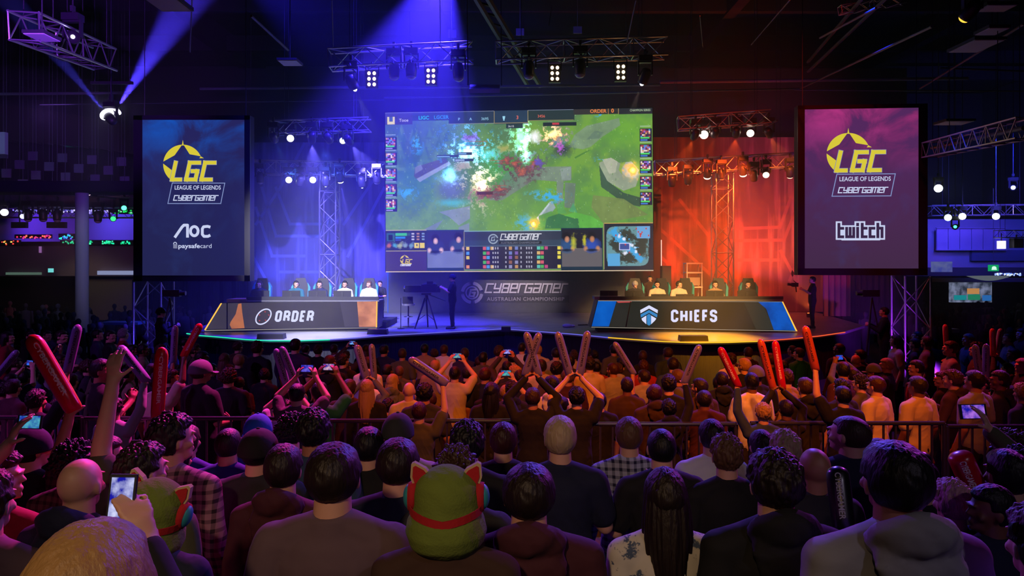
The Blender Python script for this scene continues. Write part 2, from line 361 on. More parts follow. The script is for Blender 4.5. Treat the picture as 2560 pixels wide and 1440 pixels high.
backdrop(500, 990, 356, 31.0, 'dark backdrop with pale chevron print, lit blue, left of the big screen', MBL, mat('print_pale_blue', (.22, .26, .40), .8),
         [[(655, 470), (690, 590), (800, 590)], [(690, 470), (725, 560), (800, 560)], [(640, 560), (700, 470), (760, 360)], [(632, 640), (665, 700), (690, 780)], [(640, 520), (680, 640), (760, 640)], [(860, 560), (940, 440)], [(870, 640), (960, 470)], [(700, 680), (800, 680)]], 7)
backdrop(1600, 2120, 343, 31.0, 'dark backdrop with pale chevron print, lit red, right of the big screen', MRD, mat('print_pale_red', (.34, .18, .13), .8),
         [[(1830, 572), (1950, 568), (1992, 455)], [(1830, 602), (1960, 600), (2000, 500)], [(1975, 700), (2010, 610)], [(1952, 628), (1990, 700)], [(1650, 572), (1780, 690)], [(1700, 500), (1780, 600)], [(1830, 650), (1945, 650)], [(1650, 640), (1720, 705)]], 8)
# drapes at both stage sides
for (px0, px1, py0, d, lb, m) in ((330, 645, 700, 30.2, 'black drape hanging under the left portrait screen', M_DRAPE), (2108, 2260, 620, 30.5, 'black drape behind the right cameraman', M_DRAPE)):
    a = W(px0, py0, d); c = W(px1, py0, d); b = MB(); n = 60
    for i in range(n):
        x0 = a.x+(c.x-a.x)*i/n; x1 = a.x+(c.x-a.x)*(i+1)/n; y0 = d+.12*math.sin(i*1.1); y1 = d+.12*math.sin((i+1)*1.1)
        b.add([(x0, y0, SZ if px0 > 2000 else 0), (x1, y1, SZ if px0 > 2000 else 0), (x1, y1, a.z), (x0, y0, a.z)], [(0, 1, 2, 3)])
    o = b.build('drape', m, smooth=True); tag(o, lb, 'drape')
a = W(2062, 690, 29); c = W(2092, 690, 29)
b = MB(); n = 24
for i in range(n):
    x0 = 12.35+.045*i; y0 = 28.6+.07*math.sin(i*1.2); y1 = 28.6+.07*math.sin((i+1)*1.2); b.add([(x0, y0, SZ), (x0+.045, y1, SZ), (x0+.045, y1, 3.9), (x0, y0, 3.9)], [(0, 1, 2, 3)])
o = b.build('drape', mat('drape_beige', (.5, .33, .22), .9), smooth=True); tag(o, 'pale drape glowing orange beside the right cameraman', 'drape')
# black masking above the stage between the screens
struct(MB().box((0.3, 31.6, 10.2), (34, .1, 3.6)).build('wall_masking', M_BLK))
# ------------------------------------------------------------------ big screen
def value_noise(h, w, cell, rng):
    gy, gx = h//cell+3, w//cell+3; g = rng.random((gy, gx)); y = np.arange(h)/cell; x = np.arange(w)/cell
    yi = y.astype(int); xi = x.astype(int); fy = (y-yi)[:, None]; fx = (x-xi)[None]; fy = fy*fy*(3-2*fy); fx = fx*fx*(3-2*fx)
    a = g[yi][:, xi]; b_ = g[yi][:, xi+1]; c = g[yi+1][:, xi]; d = g[yi+1][:, xi+1]
    return (a*(1-fx)+b_*fx)*(1-fy)+(c*(1-fx)+d*fx)*fy
def paint():
    x0, y0, x1, y1 = 964, 276, 1632, 676; H, Wd = y1-y0, x1-x0; rng = np.random.default_rng(5)
    X, Y = np.meshgrid(np.arange(x0, x1)+.5, np.arange(y0, y1)+.5)
    n1 = value_noise(H, Wd, 60, rng); n2 = value_noise(H, Wd, 22, rng); n3 = value_noise(H, Wd, 7, rng); n4 = value_noise(H, Wd, 2, rng); f = .4*n1+.3*n2+.2*n3+.1*n4
    C = np.zeros((H, Wd, 3)); A = lambda s: np.array([int(s[i:i+2], 16) for i in (0, 2, 4)], float)/255
    def blend(mask, col):
        nonlocal C; col = A(col) if isinstance(col, str) else col; C = C*(1-mask[..., None])+col*mask[..., None]
    def add(mask, col):
        nonlocal C; C = C+mask[..., None]*A(col)
    def blob(cx, cy, rx, ry=None, p=2, jag=.35):
        ry = ry or rx; d = np.sqrt(((X-cx)/rx)**2+((Y-cy)/ry)**2); d = d*np.clip(1+jag*(n3-.5)*1.6+jag*(n4-.5), .45, 3); return np.clip(1.3-d, 0, 1)**p
    def pol(pts, soft=1.0):
        m = np.zeros((H, Wd), bool); n = len(pts)
        for i in range(n):
            ax, ay = pts[i]; bx, by = pts[(i+1) % n]
            if ay == by: continue
            c = ((ay > Y) != (by > Y)) & (X < (bx-ax)*(Y-ay)/(by-ay)+ax); m ^= c
        return m.astype(float)
    C[:] = A('56803f'); blend(np.clip((f-.42)*5, 0, 1)*.7, '6f9a35'); blend(np.clip((.45-f)*5, 0, 1)*.7, '4a6a48')
    blend(blob(1420, 540, 190, 110, 1)*.5, '5a9838'); blend(blob(1560, 330, 90, 60, 1)*.5, '5aa02a'); blend(np.clip(1-(X-964)/330, 0, 1)*np.clip(1.2-(Y-276)/230, 0, 1)*.95, '35606a')
    blend(blob(1010, 350, 90, 100, 1)*.8, '38505c'); blend(blob(1030, 450, 60, 60, 1)*.6, '2e6a78')
    for i in range(60):    # dark conifers, upper left
        cx = 985+rng.random()*140; cy = 320+rng.random()*100; s = 6+rng.random()*12; h = s*2.4
        m = np.clip(1-np.abs(X-cx)/(s*np.clip((Y-cy+h/2)/h, .02, 1)), 0, 1)*((Y > cy-h/2) & (Y < cy+h/2)); blend(np.clip(m*2, 0, 1)*.55, ['2f5648', '4c7a50', '28505a', '5d8452'][rng.integers(4)])
    for pts, col in (([(1270, 430), (1330, 418), (1432, 418), (1432, 452), (1412, 455), (1410, 520), (1395, 520), (1395, 455), (1340, 450), (1260, 500), (1225, 500)], '6c7a70'),
                     ([(1404, 424), (1430, 419), (1430, 452), (1408, 452)], '7d8a84'), ([(1416, 458), (1442, 460), (1438, 522), (1414, 520)], '66756a'),
                     ([(1100, 528), (1178, 514), (1178, 545), (1150, 562), (1125, 540)], '77828a'), ([(1060, 572), (1110, 548), (1090, 574)], '6c7a84'), ([(1150, 566), (1176, 556), (1176, 576), (1148, 576)], '75808a'),
                     ([(1440, 340), (1470, 318), (1550, 300), (1553, 318), (1510, 345), (1480, 370), (1460, 376), (1425, 370)], '6d8468'), ([(1490, 330), (1512, 335), (1500, 350), (1470, 352)], '5c7460'),
                     ([(1040, 415), (1115, 392), (1125, 402), (1045, 445), (1037, 438)], '4a4858'), ([(1043, 444), (1125, 402), (1132, 408), (1052, 452)], '8890a8'), ([(1040, 415), (1055, 408), (1060, 420), (1040, 432)], '707a80'),
                     ([(1500, 410), (1530, 398), (1548, 410), (1580, 420), (1600, 440), (1590, 470), (1560, 480), (1510, 450)], '8c9482'), ([(1500, 415), (1520, 455), (1560, 485), (1610, 500), (1600, 520), (1560, 510), (1505, 470)], '30463a'),
                     ([(1508, 402), (1530, 398), (1546, 408), (1540, 435), (1525, 438)], 'a8aa94'), ([(1560, 410), (1580, 408), (1598, 430), (1590, 450), (1565, 445), (1552, 430)], '9aa29a'), ([(1553, 410), (1566, 409), (1556, 425), (1556, 440), (1548, 428)], '7aa040'),
                     ([(1345, 545), (1378, 505), (1384, 503), (1392, 520), (1380, 535), (1365, 540), (1352, 556)], '8a98a4'), ([(1345, 545), (1378, 505), (1380, 508), (1348, 550)], 'b8c4cc'),
                     ([(1350, 540), (1382, 528), (1390, 550), (1370, 560), (1356, 572), (1352, 572)], '4f8c3c'), ([(1395, 515), (1412, 502), (1412, 520), (1420, 535), (1398, 535)], '4f8f4a'), ([(1425, 530), (1436, 508), (1446, 534)], '4d9a66'),
                     ([(1370, 545), (1400, 535), (1440, 548), (1450, 545), (1455, 572), (1365, 572)], '2f6440'), ([(1412, 540), (1440, 532), (1480, 542), (1510, 560), (1508, 572), (1450, 572), (1448, 548)], '56a63e'),
                     ([(1485, 490), (1560, 500), (1620, 540), (1510, 560), (1480, 520)], '6a7a44'), ([(1440, 395), (1470, 380), (1480, 378), (1440, 400)], '3c6a2c')):
        m = pol(pts); blend(m*.9, A(col)*(.82+.36*f)[..., None])
    blend(blob(1135, 470, 42, 36, 1, .1), '4a5a70'); blend(blob(1135, 468, 30, 24, 1, .1)*.8, '5f6f90'); blend(blob(1135, 505, 40, 10, 1)*.8, '4ab0b8')
    add(blob(1128, 430, 22, 26)*1.0, '58a8e0'); add(blob(1125, 445, 36, 20, 2)*.7, '4070c0'); blend(blob(1250, 420, 60, 50, 1)*.5, '329048')
    blend(blob(1172, 365, 34, 34, .8, 1.0), '3a90c8'); add(blob(1170, 380, 22, 28, 1, 1.2), 'b0c0e8'); blend(blob(1180, 343, 22, 8, 1, 1)*.9, '7a4aa8'); add(blob(1225, 385, 36, 22, 1, 1.6)*.7, '2880b8')
    blend(blob(1205, 465, 26, 32, .8, 1.0), 'd8c8a0'); add(blob(1208, 460, 16, 20, 1, .9)*.8, 'ffe8b0'); blend(blob(1160, 415, 18, 12, 1, 1.4), 'a09880')
    add(blob(1308, 345, 18, 32, 1, .9), '60c0a8'); add(blob(1318, 370, 8, 40, 1, .8)*.9, '80d8c0'); blend(blob(1342, 343, 14, 16, .7, .3), 'f0f0f0'); add(blob(1322, 395, 16, 18, 1, 1)*.9, '58b8d0')
    blend(blob(1410, 375, 26, 16, 1, .3)*.9, '2a3038'); blend(blob(1398, 352, 20, 18, .8, 1.2), '4a70a8'); blend(blob(1393, 345, 18, 14, 1, 1.4), 'd0905c'); add(blob(1385, 338, 16, 12, 1, .8), 'e0a060'); blend(blob(1404, 372, 7, 10, 1, 1), 'b050c0')
    for (cx, cy, rx, ry) in ((1272, 402, 10, 10), (1292, 412, 12, 10), (1312, 430, 12, 12), (1340, 412, 10, 12), (1255, 475, 12, 9), (1215, 485, 18, 8)): blend(blob(cx, cy, rx*1.3, ry*1.3, .8, 1.1), '5a3040'); blend(blob(cx-2, cy-2, rx*.7, ry*.7, 1, 1.3), 'b05a48')
    blend(blob(1347, 408, 10, 9, 1, 1), '5a48a8'); blend(blob(1265, 370, 16, 8, 1, 1), '989a50')
    for (cx, cy, r) in ((1583, 428, 12), (1337, 560, 11)): add(blob(cx, cy, r*2.2, r*2.2, 2, .3)*.6, 'ff8820'); blend(blob(cx, cy, r, r, .7, .5), 'ffb030'); add(blob(cx, cy+1, r*.5, r*.5, 1, .3), 'ffe080')
    for (cx, cy, rx, ry) in ((1370, 488, 26, 7), (1390, 495, 16, 8), (1315, 560, 14, 12), (1022, 480, 14, 8), (1500, 402, 10, 3), (1505, 290, 10, 4), (1045, 360, 8, 12)): blend(np.clip(blob(cx, cy, rx, ry, .7, 2.2)-.25, 0, 1)*1.3*.9, '3aa0d8')
    for i in range(420):
        cx = 964+rng.random()*640; cy = 320+rng.random()*250; h = 2+rng.random()*4; m = ((np.abs(X-cx) < .8) & (Y > cy-h) & (Y < cy)).astype(float); blend(m*.45, ['8ab84a', '3c6a34', 'a0c060'][rng.integers(3)])
    sp = (rng.random((H, Wd)) > .9985).astype(float); blend(sp*.8*(Y < 570), 'c8f0d0')
    def R(x0_, y0_, x1_, y1_, col, a=1.0): blend(((X >= x0_) & (X < x1_) & (Y >= y0_) & (Y < y1_)).astype(float)*a, col)
    for (a, c, e) in ((1166, 352, 1222), (1166, 362, 1222), (1226, 400, 1272), (1240, 407, 1300), (1283, 405, 1345), (1196, 481, 1232), (1240, 463, 1270)): R(a, c, e, c+1.5, 'b04038')
    R(1148, 379, 1184, 386, '283848'); R(1150, 381, 1170, 384, '70a0c0'); R(1095, 385, 1150, 391, '283848'); R(1096, 388, 1128, 390, '80b0c8'); R(1140, 395, 1188, 402, '283848'); R(1142, 397, 1165, 400, 'a0b8c8'); R(1362, 308, 1445, 317, '182028'); R(1385, 309, 1402, 314, 'b03040'); R(1196, 478, 1236, 486, '502830')
    # top bar
    R(964, 276, 1034, 307, '2f2c44', .9); R(1034, 276, 1126, 298, '23304c', .95); R(1126, 276, 1240, 308, '1f2c44', .95); R(1240, 276, 1325, 310, '1d2e46', .97); R(1270, 308, 1312, 321, '182430', .9); R(1325, 276, 1440, 303, '1c282e', .95); R(1438, 272, 1524, 290, '2a2428', .97); R(1524, 272, 1549, 290, '241e24', .97); R(1549, 272, 1632, 291, '1c1b26', .97)
    R(970, 287, 989, 306, 'd0c468'); R(975, 287, 984, 299, '38506a'); 
    for (a, c0_, c1_) in ((1240, 277, 308), (1324, 277, 308)): R(a, c0_, a+1.5, c1_, 'b09a60')
    R(1240, 307, 1325, 308.5, 'b09a60'); R(1126, 307, 1240, 308, '8a8a90'); R(1325, 302, 1438, 303, '8a7a50'); R(1523, 273, 1524, 290, 'c08040'); R(1548, 273, 1549, 290, 'c0a060')
    # side portraits
    for side, xs, ys in ((0, 964, (338, 377, 417, 456, 494)), (1, 1600, (327, 366, 406, 445, 484))):
        for yy in ys:
            R(xs, yy, xs+30, yy+32, '1c1a30')
            for gx in range(0, 24, 4):
                for gy in range(2, 19, 4): R(xs+2+gx, yy+gy, xs+6+gx, yy+gy+4, ['8a5ac0', 'c09060', '402850', 'd8c8c0', '5080c0', '302040', 'a03848'][rng.integers(7)])
            R(xs+2, yy+21, xs+24, yy+25, '48c860'); R(xs+2, yy+27, xs+19, yy+30, '9088d0' if side == 0 else '4078d0'); R(xs+1, yy-7, xs+27, yy-4, 'b8c8c8', .5)
    # bottom panels
    R(964, 573, 1068, 625, '22243a'); R(964, 572, 1068, 574, 'b0a878'); R(964, 624, 1068, 626, '9a8f60'); R(964, 626, 1068, 676, '382a50'); R(967, 580, 987, 600, '285a60'); R(971, 584, 982, 598, '101820'); R(989, 580, 1027, 587, '285040'); R(989, 580, 1018, 587, '38b060'); R(989, 589, 1014, 594, '2878c8'); R(989, 596, 1003, 599, '3048a0')
    for i in range(9): R(1030+(i % 3)*13, 580+(i//3)*7, 1037+(i % 3)*13, 584+(i//3)*7, ['d0d0d8', 'c08850', '88a8c0'][i % 3], .8)
    for i, c_ in enumerate(('b05838', '4898b0', 'a0a870', '78909c', '6890a0')): blend(blob(973+i*14, 611, 7, 7, .7, .6), c_)
    R(1037, 605, 1049, 618, 'd8c040'); R(1051, 605, 1063, 618, 'd8c040'); R(1042, 608, 1045, 613, '403820')
    R(1068, 573, 1163, 676, '1c2c48'); R(1070, 576, 1161, 626, '262440'); R(1070, 626, 1161, 668, '606892'); blend(((X > 1070) & (X < 1161) & (Y > 626) & (Y < 668)).astype(float)*.3*n2, '9098c0')
    R(1405, 571, 1508, 676, '182838'); R(1407, 574, 1506, 623, '1c1724'); R(1407, 621, 1506, 667, '5a5458')
    for (cx, body, sk, hh) in ((1090, '28305a', 'e0b0b0', 592), (1148, '304060', 'd8a0a0', 589), (1419, '284878', 'c08060', 590), (1481, '2a44a0', 'b87850', 590)):
        blend(blob(cx, hh+24, 19, 16, .4, .05), body); blend(blob(cx-15, hh+32, 5, 6, .5, .1), sk); blend(blob(cx+15, hh+32, 5, 6, .5, .1), sk); blend(blob(cx, hh+2, 8.5, 9, .3, .1), '181018'); blend(blob(cx+1, hh+9, 5, 6.5, .3, .05), sk); blend(blob(cx, hh+36, 12, 3, .5, .2), '14182c')
    blend(blob(1436, 605, 6, 14, .5, .4), 'a8a830'); blend(blob(1463, 602, 4, 12, .5, .5), 'b0a828')
    R(1163, 577, 1405, 615, '2c3a4e'); blend(((X > 1163) & (X < 1405) & (Y > 577) & (Y < 600)).astype(float)*.5, '2a2436'); R(1163, 615, 1405, 673, '1e1a30'); R(1163, 576, 1405, 578, '78a0a8'); R(1163, 614, 1405, 615, '60788a'); R(1163, 672, 1405, 673, '70787c'); R(1162, 577, 1164, 674, '7a7050')
    for r_ in range(5):
        yy = 616.5+r_*11.4
        R(1168, yy, 1176, yy+8, ['d0b048', '4888d0', 'c8b050', '1e1a30', 'd08040'][r_]); R(1396, yy, 1404, yy+8, 'd8c848' if r_ != 3 else '1e1a30')
        for xx, nn in ((1210, 2), (1345, 2)):
            for q in range(nn+(1 if r_ in (0, 4) else 0)): R(xx+q*9.5, yy, xx+8+q*9.5, yy+8, ['c05060', '50b0a0', '4888d0', '48a050', 'c8a060', 'b04070'][(r_*3+q*2+(xx > 1300)) % 6])
        for xx in (1275, 1290): R(xx, yy, xx+8, yy+8, ['b08050', '6070b0', '7050a0', '805040', '8080a8'][(r_+(xx > 1280)) % 5])
        for xx in (1234, 1240, 1246, 1266, 1304, 1318, 1324, 1330): R(xx, yy+1, xx+3.5, yy+6.5, 'c8c8d8', .75)
    # mini map
    R(1510, 559, 1632, 676, '20202c'); R(1510, 559, 1632, 561, 'b89850'); R(1510, 559, 1512, 674, '8a7858')
    mm = (((X-1569)/52)**6+((Y-617)/49)**6 < 1).astype(float); mi = mm*1.0; blend(mi, '5e8a90'); 
    for (cx, cy, rx, ry) in ((1564, 592, 20, 14), (1605, 600, 12, 10), (1543, 612, 14, 22), (1600, 622, 17, 22), (1573, 645, 26, 12)): blend(np.clip(blob(cx, cy, rx, ry, .5, .5)*1.5, 0, 1)*mi, '33362e')
    for i in range(26):
        a_ = i/25; blend(blob(1535+a_*66, 583+a_*66, 7, 7, .5, .8)*mi, '3c98d0')
    R(1520, 635, 1550, 666, '5098c8'); R(1592, 568, 1624, 598, '6098c8'); R(1548, 609, 1575, 627, 'b8c0e8'); R(1550, 611, 1573, 625, '384888')
    for i in range(14): a_, c_ = (1597+rng.random()*22, 572+rng.random()*22) if i < 7 else (1523+rng.random()*90, 566+rng.random()*95); R(a_, c_, a_+3, c_+4, 'b83838')
    for (cx, cy) in ((1560, 600), (1548, 592), (1580, 616), (1590, 630), (1562, 635)): blend(blob(cx, cy, 4, 4, .5, .8), 'e0e0f0')
    C = C*.92+.02+.03*np.array([.35, .35, .6]); return np.clip(C, 0, 1)
def big_screen():
    px0, px1, py0, py1 = 964, 1632, 276, 676; dl, dr = 29.3, 28.65; a = W(px0, py1, dl); c = W(px1, py1, dr); zt = W(px0, py0, (dl+dr)/2).z; zb = W(px0, py1, (dl+dr)/2).z
    wd = (Vector((c.x, c.y))-Vector((a.x, a.y))).length; h = zt-zb; rz = math.atan2(c.y-a.y, c.x-a.x)
    r = empty('projection_screen', ((a.x+c.x)/2, (a.y+c.y)/2, (zt+zb)/2), rz, 'huge landscape screen showing a green battle arena game above the stage', 'screen')
    r.rotation_euler = (0, math.radians(-.35), rz)
    img = paint(); H, Wd, _ = img.shape; nx, ny = Wd, H
    gx = np.linspace(-wd/2, wd/2, nx); gzz = np.linspace(h/2, -h/2, ny); XX, ZZ = np.meshgrid(gx, gzz)
    co = np.stack([XX, np.full_like(XX, -.01), ZZ], -1).reshape(-1, 3)
    i = np.arange((ny-1)*(nx-1)); q = (i//(nx-1))*nx+i % (nx-1); fc = np.stack([q, q+nx, q+nx+1, q+1], 1).astype(np.int32)
    me = bpy.data.meshes.new('picture'); me.vertices.add(len(co)); me.vertices.foreach_set('co', co.ravel()); me.loops.add(fc.size); me.loops.foreach_set('vertex_index', fc.ravel())
    me.polygons.add(len(fc)); me.polygons.foreach_set('loop_start', np.arange(0, fc.size, 4, dtype=np.int32)); me.update(calc_edges=True)
    at = me.color_attributes.new('picture', 'FLOAT_COLOR', 'POINT'); L = np.where(img <= .04045, img/12.92, ((img+.055)/1.055)**2.4)
    at.data.foreach_set('color', np.concatenate([L, np.ones((H, Wd, 1))], -1).astype(np.float32).ravel())
    m = glow('screen_picture', (1, 1, 1), 1.5, False); nt = m.node_tree; an = nt.nodes.new('ShaderNodeAttribute'); an.attribute_name = 'picture'; nt.links.new(an.outputs['Color'], nt.nodes['Emission'].inputs[0])
    link('picture', me, m, r)
    MB().tube((-wd/2+1, .2, h/2), (-wd/2+1, .2, 15.68-(zt+zb)/2), .012).tube((wd/2-1, .2, h/2), (wd/2-1, .2, 15.68-(zt+zb)/2), .012).build('hanging_wire', M_DSTEEL, r)
    MB().box((0, .12, 0), (wd+.08, .2, h+.1)).build('frame', M_BLK, r)
    MB().box((0, -.02, -h/2-.03), (wd, .05, .035)).build('bottom_light', glow('light_strip_warm', 'e8d0b0', 1.0), r)
    bd = Board(r, px0, py0, px1, py1, wd, h); WT = glow('screen_white', 'e8e8f4', 1.0, False)
    g = lambda n, c: glow('screen_'+n, c, 1.1, False)
    for q, (u0_, v0_, u1_, v1_) in enumerate(((964, 276, 1240, 277.2), (1325, 276, 1438, 277.2))): bd.rect('hud_line', u0_, v0_, u1_, v1_, g('grey', '8088a0'))
    bd.text('caption', 'Tooe', 1000, 299.5, 8, WT); bd.text('caption', 'LIGC', 1050, 294.5, 9, g('cyan', '28c8f0'), bold=.02); bd.text('caption', 'LGCER', 1089, 294, 9, g('blue', '3898f0'), bold=.02)
    bd.text('caption', '3695', 1208, 299, 7, g('paleblue', 'a0d8f0')); bd.text('caption', 'A', 1178, 299, 7, g('paleblue', '')); bd.text('caption', 'P', 1150, 299, 7, g('paleblue', '')); bd.text('caption', '36:10', 1275, 318, 5, WT)
    bd.text('caption', '3456', 1349, 295, 7, g('red', 'f07060')); bd.text('caption', 'ORDER', 1479, 286, 9, g('orange', 'f88a48'), bold=.02); bd.text('caption', '0', 1531, 286, 10, g('orange', ''), bold=.03); bd.text('caption', '3', 1296, 298, 9, g('red', ''), bold=.02)
    bd.text('caption', 'CHAMPION SERIES', 1577, 284, 5.5, g('lime', 'c0d8b0'), width=50)
    bd.poly('trophy_mark', [[(1261, 290), (1268, 290), (1267, 297), (1265.5, 299), (1267, 301), (1262, 301), (1263.5, 299), (1262, 297)]], g('paleblue', ''))
    bd.strokes('lettering', glyph_lines('CyBerGamer', 1254, 599, 14, 98), 2.1, WT); bd.rect('lettering_bar', 1250, 603, 1357, 610, g('dark', '14141e'), -.025); bd.text('lettering_small', 'AUSTRALIAN CHAMPIONSHIP', 1255, 609, 4.5, g('grey', '8088a0'), width=96)
    bd.strokes('emblem_ring', [arc(1236, 597, 11, 20, 340, 24)], 3, g('grey2', '9aa8b8')); bd.strokes('emblem_letter', [[(1240, 592), (1233, 593), (1231, 601), (1239, 601), (1239, 597)]], 2.4, g('grey2', ''))
    lgc_logo(bd, 1012, 648, 11.5, WT, g('yellow', 'e0c830'), 'small_'); bd.strokes('small_lettering', glyph_lines('CyBerGamer', 1001, 663, 4, 27), 1.2, WT)
    return r
def lgc_logo(bd, cx, cy, R, mw, my, pre='', wh=None):
    P = lambda a, r: (cx+r*math.cos(math.radians(a)), cy-r*math.sin(math.radians(a)))
    polys = []
    for (a0, a1, mid) in ((24, 88, 56), (92, 172, 132), (178, 242, 212)):
        polys.append(arc(cx, cy, R, a0, a1)+[P(mid, R*.62)])
    polys.append([P(87, R*.96), P(90, R*1.24), P(93, R*.96)]); polys.append([P(24, R), P(16, R*1.12), P(20, R*.9)])
    bd.poly(pre+'star_ring', polys, my, -.025)
    u, v, h = cx-R*.55, cy+R*.78, R*.86
    L = glyph_lines('LGC', u, v, h, R*1.98, .22, .5)
    if R > 20: bd.strokes(pre+'letter_outline', L, R*.235, mw, -.028)
    bd.strokes(pre+'letters', L, R*.19, my, -.031)
def smoke_mat(nm, base, low, smoke, es=1.0):
    m = glow(nm, base, es); nt = m.node_tree; L = nt.links.new; N = nt.nodes.new
    tc = N('ShaderNodeTexCoord'); n = N('ShaderNodeTexNoise'); n.inputs['Scale'].default_value = .85; n.inputs['Detail'].default_value = 6; n.inputs['Roughness'].default_value = .6; n.inputs['Distortion'].default_value = .6
    sp = N('ShaderNodeSeparateXYZ'); L(tc.outputs['Object'], n.inputs['Vector']); L(tc.outputs['Object'], sp.inputs[0])
    m1 = N('ShaderNodeMapRange'); m1.inputs[1].default_value = .4; m1.inputs[2].default_value = 2.1; L(sp.outputs['Z'], m1.inputs[0])
    m2 = N('ShaderNodeMapRange'); m2.inputs[1].default_value = .42; m2.inputs[2].default_value = .7; L(n.outputs['Fac'], m2.inputs[0])
    mu = N('ShaderNodeMath'); mu.operation = 'MULTIPLY'; L(m1.outputs[0], mu.inputs[0]); L(m2.outputs[0], mu.inputs[1])
    m3 = N('ShaderNodeMapRange'); m3.inputs[1].default_value = -2.2; m3.inputs[2].default_value = 1.5; L(sp.outputs['Z'], m3.inputs[0])
    x1 = N('ShaderNodeMix'); x1.data_type = 'RGBA'; x1.inputs[6].default_value = (*lin(low), 1); x1.inputs[7].default_value = (*lin(base), 1); L(m3.outputs[0], x1.inputs[0])
    x2 = N('ShaderNodeMix'); x2.data_type = 'RGBA'; x2.inputs[7].default_value = (*lin(smoke), 1); L(x1.outputs[2], x2.inputs[6]); L(mu.outputs[0], x2.inputs[0])
    m4 = N('ShaderNodeMapRange'); m4.inputs[1].default_value = .5; m4.inputs[2].default_value = .8; m4.inputs[4].default_value = .25; L(n.outputs['Fac'], m4.inputs[0])
    x3 = N('ShaderNodeMix'); x3.data_type = 'RGBA'; x3.inputs[7].default_value = (*lin('2f4a90'), 1); L(x2.outputs[2], x3.inputs[6]); L(m4.outputs[0], x3.inputs[0]); L(x3.outputs[2], nt.nodes['Emission'].inputs[0]); return m
def portrait(px0, py0, px1, py1, fr, d, rz, lb, sm, dx, dy):
    a = W(px0, py1, d); c = W(px1, py0, d); wd = c.x-a.x; h = c.z-a.z; k = d/FPX
    r = empty('portrait_screen', ((a.x+c.x)/2, d, (a.z+c.z)/2), rz, lb, 'screen', 'portrait screens beside the stage')
    MB().box((0, -.01, 0), (wd, .02, h)).build('picture', sm, r)
    fx0, fy0, fx1, fy1 = fr; b = MB(); cx = ((fx0+fx1)/2-(px0+px1)/2)*k; cz = -((fy0+fy1)/2-(py0+py1)/2)*k
    b.box((cx, .16, cz), ((fx1-fx0)*k, .3, (fy1-fy0)*k)); b.build('housing', M_BLK, r)
    b = MB(); W2, H2 = (fx1-fx0)*k, (fy1-fy0)*k
    for (u, v, su, sv) in ((cx, (cz+H2/2+h/2)/2, W2, cz+H2/2-h/2), (cx, (cz-H2/2-h/2)/2, W2, h/2-(-(cz-H2/2))), ((cx-W2/2-wd/2)/2, cz, -wd/2-(cx-W2/2), H2), ((cx+W2/2+wd/2)/2, cz, cx+W2/2-wd/2, H2)): b.box((u, -.01, v), (abs(su), .05, abs(sv)))
    b.build('bezel', M_CASE, r)
    MB().tube((cx-W2/2+.2, .2, cz+H2/2), (cx-W2/2+.2, .2, 15.68-r.location.z), .012).tube((cx+W2/2-.2, .2, cz+H2/2), (cx+W2/2-.2, .2, 15.68-r.location.z), .012).build('hanging_wire', M_DSTEEL, r)
    bd = Board(r, px0-dx, py0-dy, px1-dx, py1-dy, wd, h); Wt = glow('screen_logo_white', 'c8d0f0', 1.0); Ye = glow('screen_logo_yellow', 'd8c83c', 1.0)
    lgc_logo(bd, 458, 411, 49, glow('screen_logo_blue', '8a94c8', .8), Ye)
    bd.strokes('logo_frame', [[(432, 458), (563, 458), (553, 509), (421, 509)]], 2.0, glow('screen_logo_frame', '8fa0d8', .8), closed=True)
    bd.text('logo_caption', 'LEAGUE OF LEGENDS', 438, 474, 10.5, Wt, bold=.02, width=115)
    bd.strokes('logo_lettering', glyph_lines('CyBerGamer', 435, 501, 12, 108), 2.3, Wt)
    return r, bd, Wt
big_screen()
r, bd, Wt = portrait(357, 300, 612, 688.5, (335, 289, 626, 703), 20.5, 0, 'tall screen left of the stage with yellow star logo above white AOC lettering', smoke_mat('screen_smoke_blue', '25245c', '222450', '0a54c0'), 0, 0)
bd.strokes('sponsor_lettering', [[(438, 594), (456, 568), (461, 563), (470, 563), (470, 594)], arc(487, 578, 9.5, 0, 360, 20, 11.5), [(527, 568), (520, 566), (510, 567), (507, 572), (507, 586), (511, 591), (521, 591), (527, 588)]], 7, Wt, rnd=True)
bd.text('sponsor_lettering', 'paysafe', 447, 620, 11, Wt, bold=.03, width=54); bd.text('sponsor_lettering', 'card', 502, 620, 11, Wt, width=28)
bd.rect('padlock_mark', 434, 610, 444, 621, Wt); bd.strokes('padlock_mark', [arc(439, 609.5, 3.6, 0, 180, 8)], 1.8, Wt)
r, bd, Wt = portrait(2015, 272, 2289.5, 671, (1998, 262, 2311, 688), 20.3, math.radians(-4.5), 'tall screen right of the stage with yellow star logo above white twitch lettering', smoke_mat('screen_smoke_magenta', '52285c', '432a48', 'c0307c'), 0, 0)
# its drawing sits 1660 px right, 27 px up and a touch larger


def shift_logo(r, bd, k, u, v, cu, cv):
    cx, cz = bd.p(cu, cv); tx, tz = bd.p(u, v)
    for o in [x for x in SC.objects if x.parent == r and x.name.split('.')[0] not in ('picture', 'housing', 'bezel', 'hanging_wire')]: o.scale = (k, 1, k); o.location = (tx-cx*k, 0, tz-cz*k)
shift_logo(r, bd, 1.075, 2121, 385, 458, 411)
T = glyph_lines('twitch', 2098, 592, 25, 104, 0, .62)
bd.strokes('sponsor_outline', T, 15, Wt, -.026); bd.poly('sponsor_outline', [[(2092, 578), (2209, 578), (2209, 590), (2197, 601), (2105, 601), (2092, 588)]], Wt, -.0255)
bd.strokes('sponsor_lettering', T, 7.0, glow('screen_logo_dark', '3a2848', 1.0), -.031)
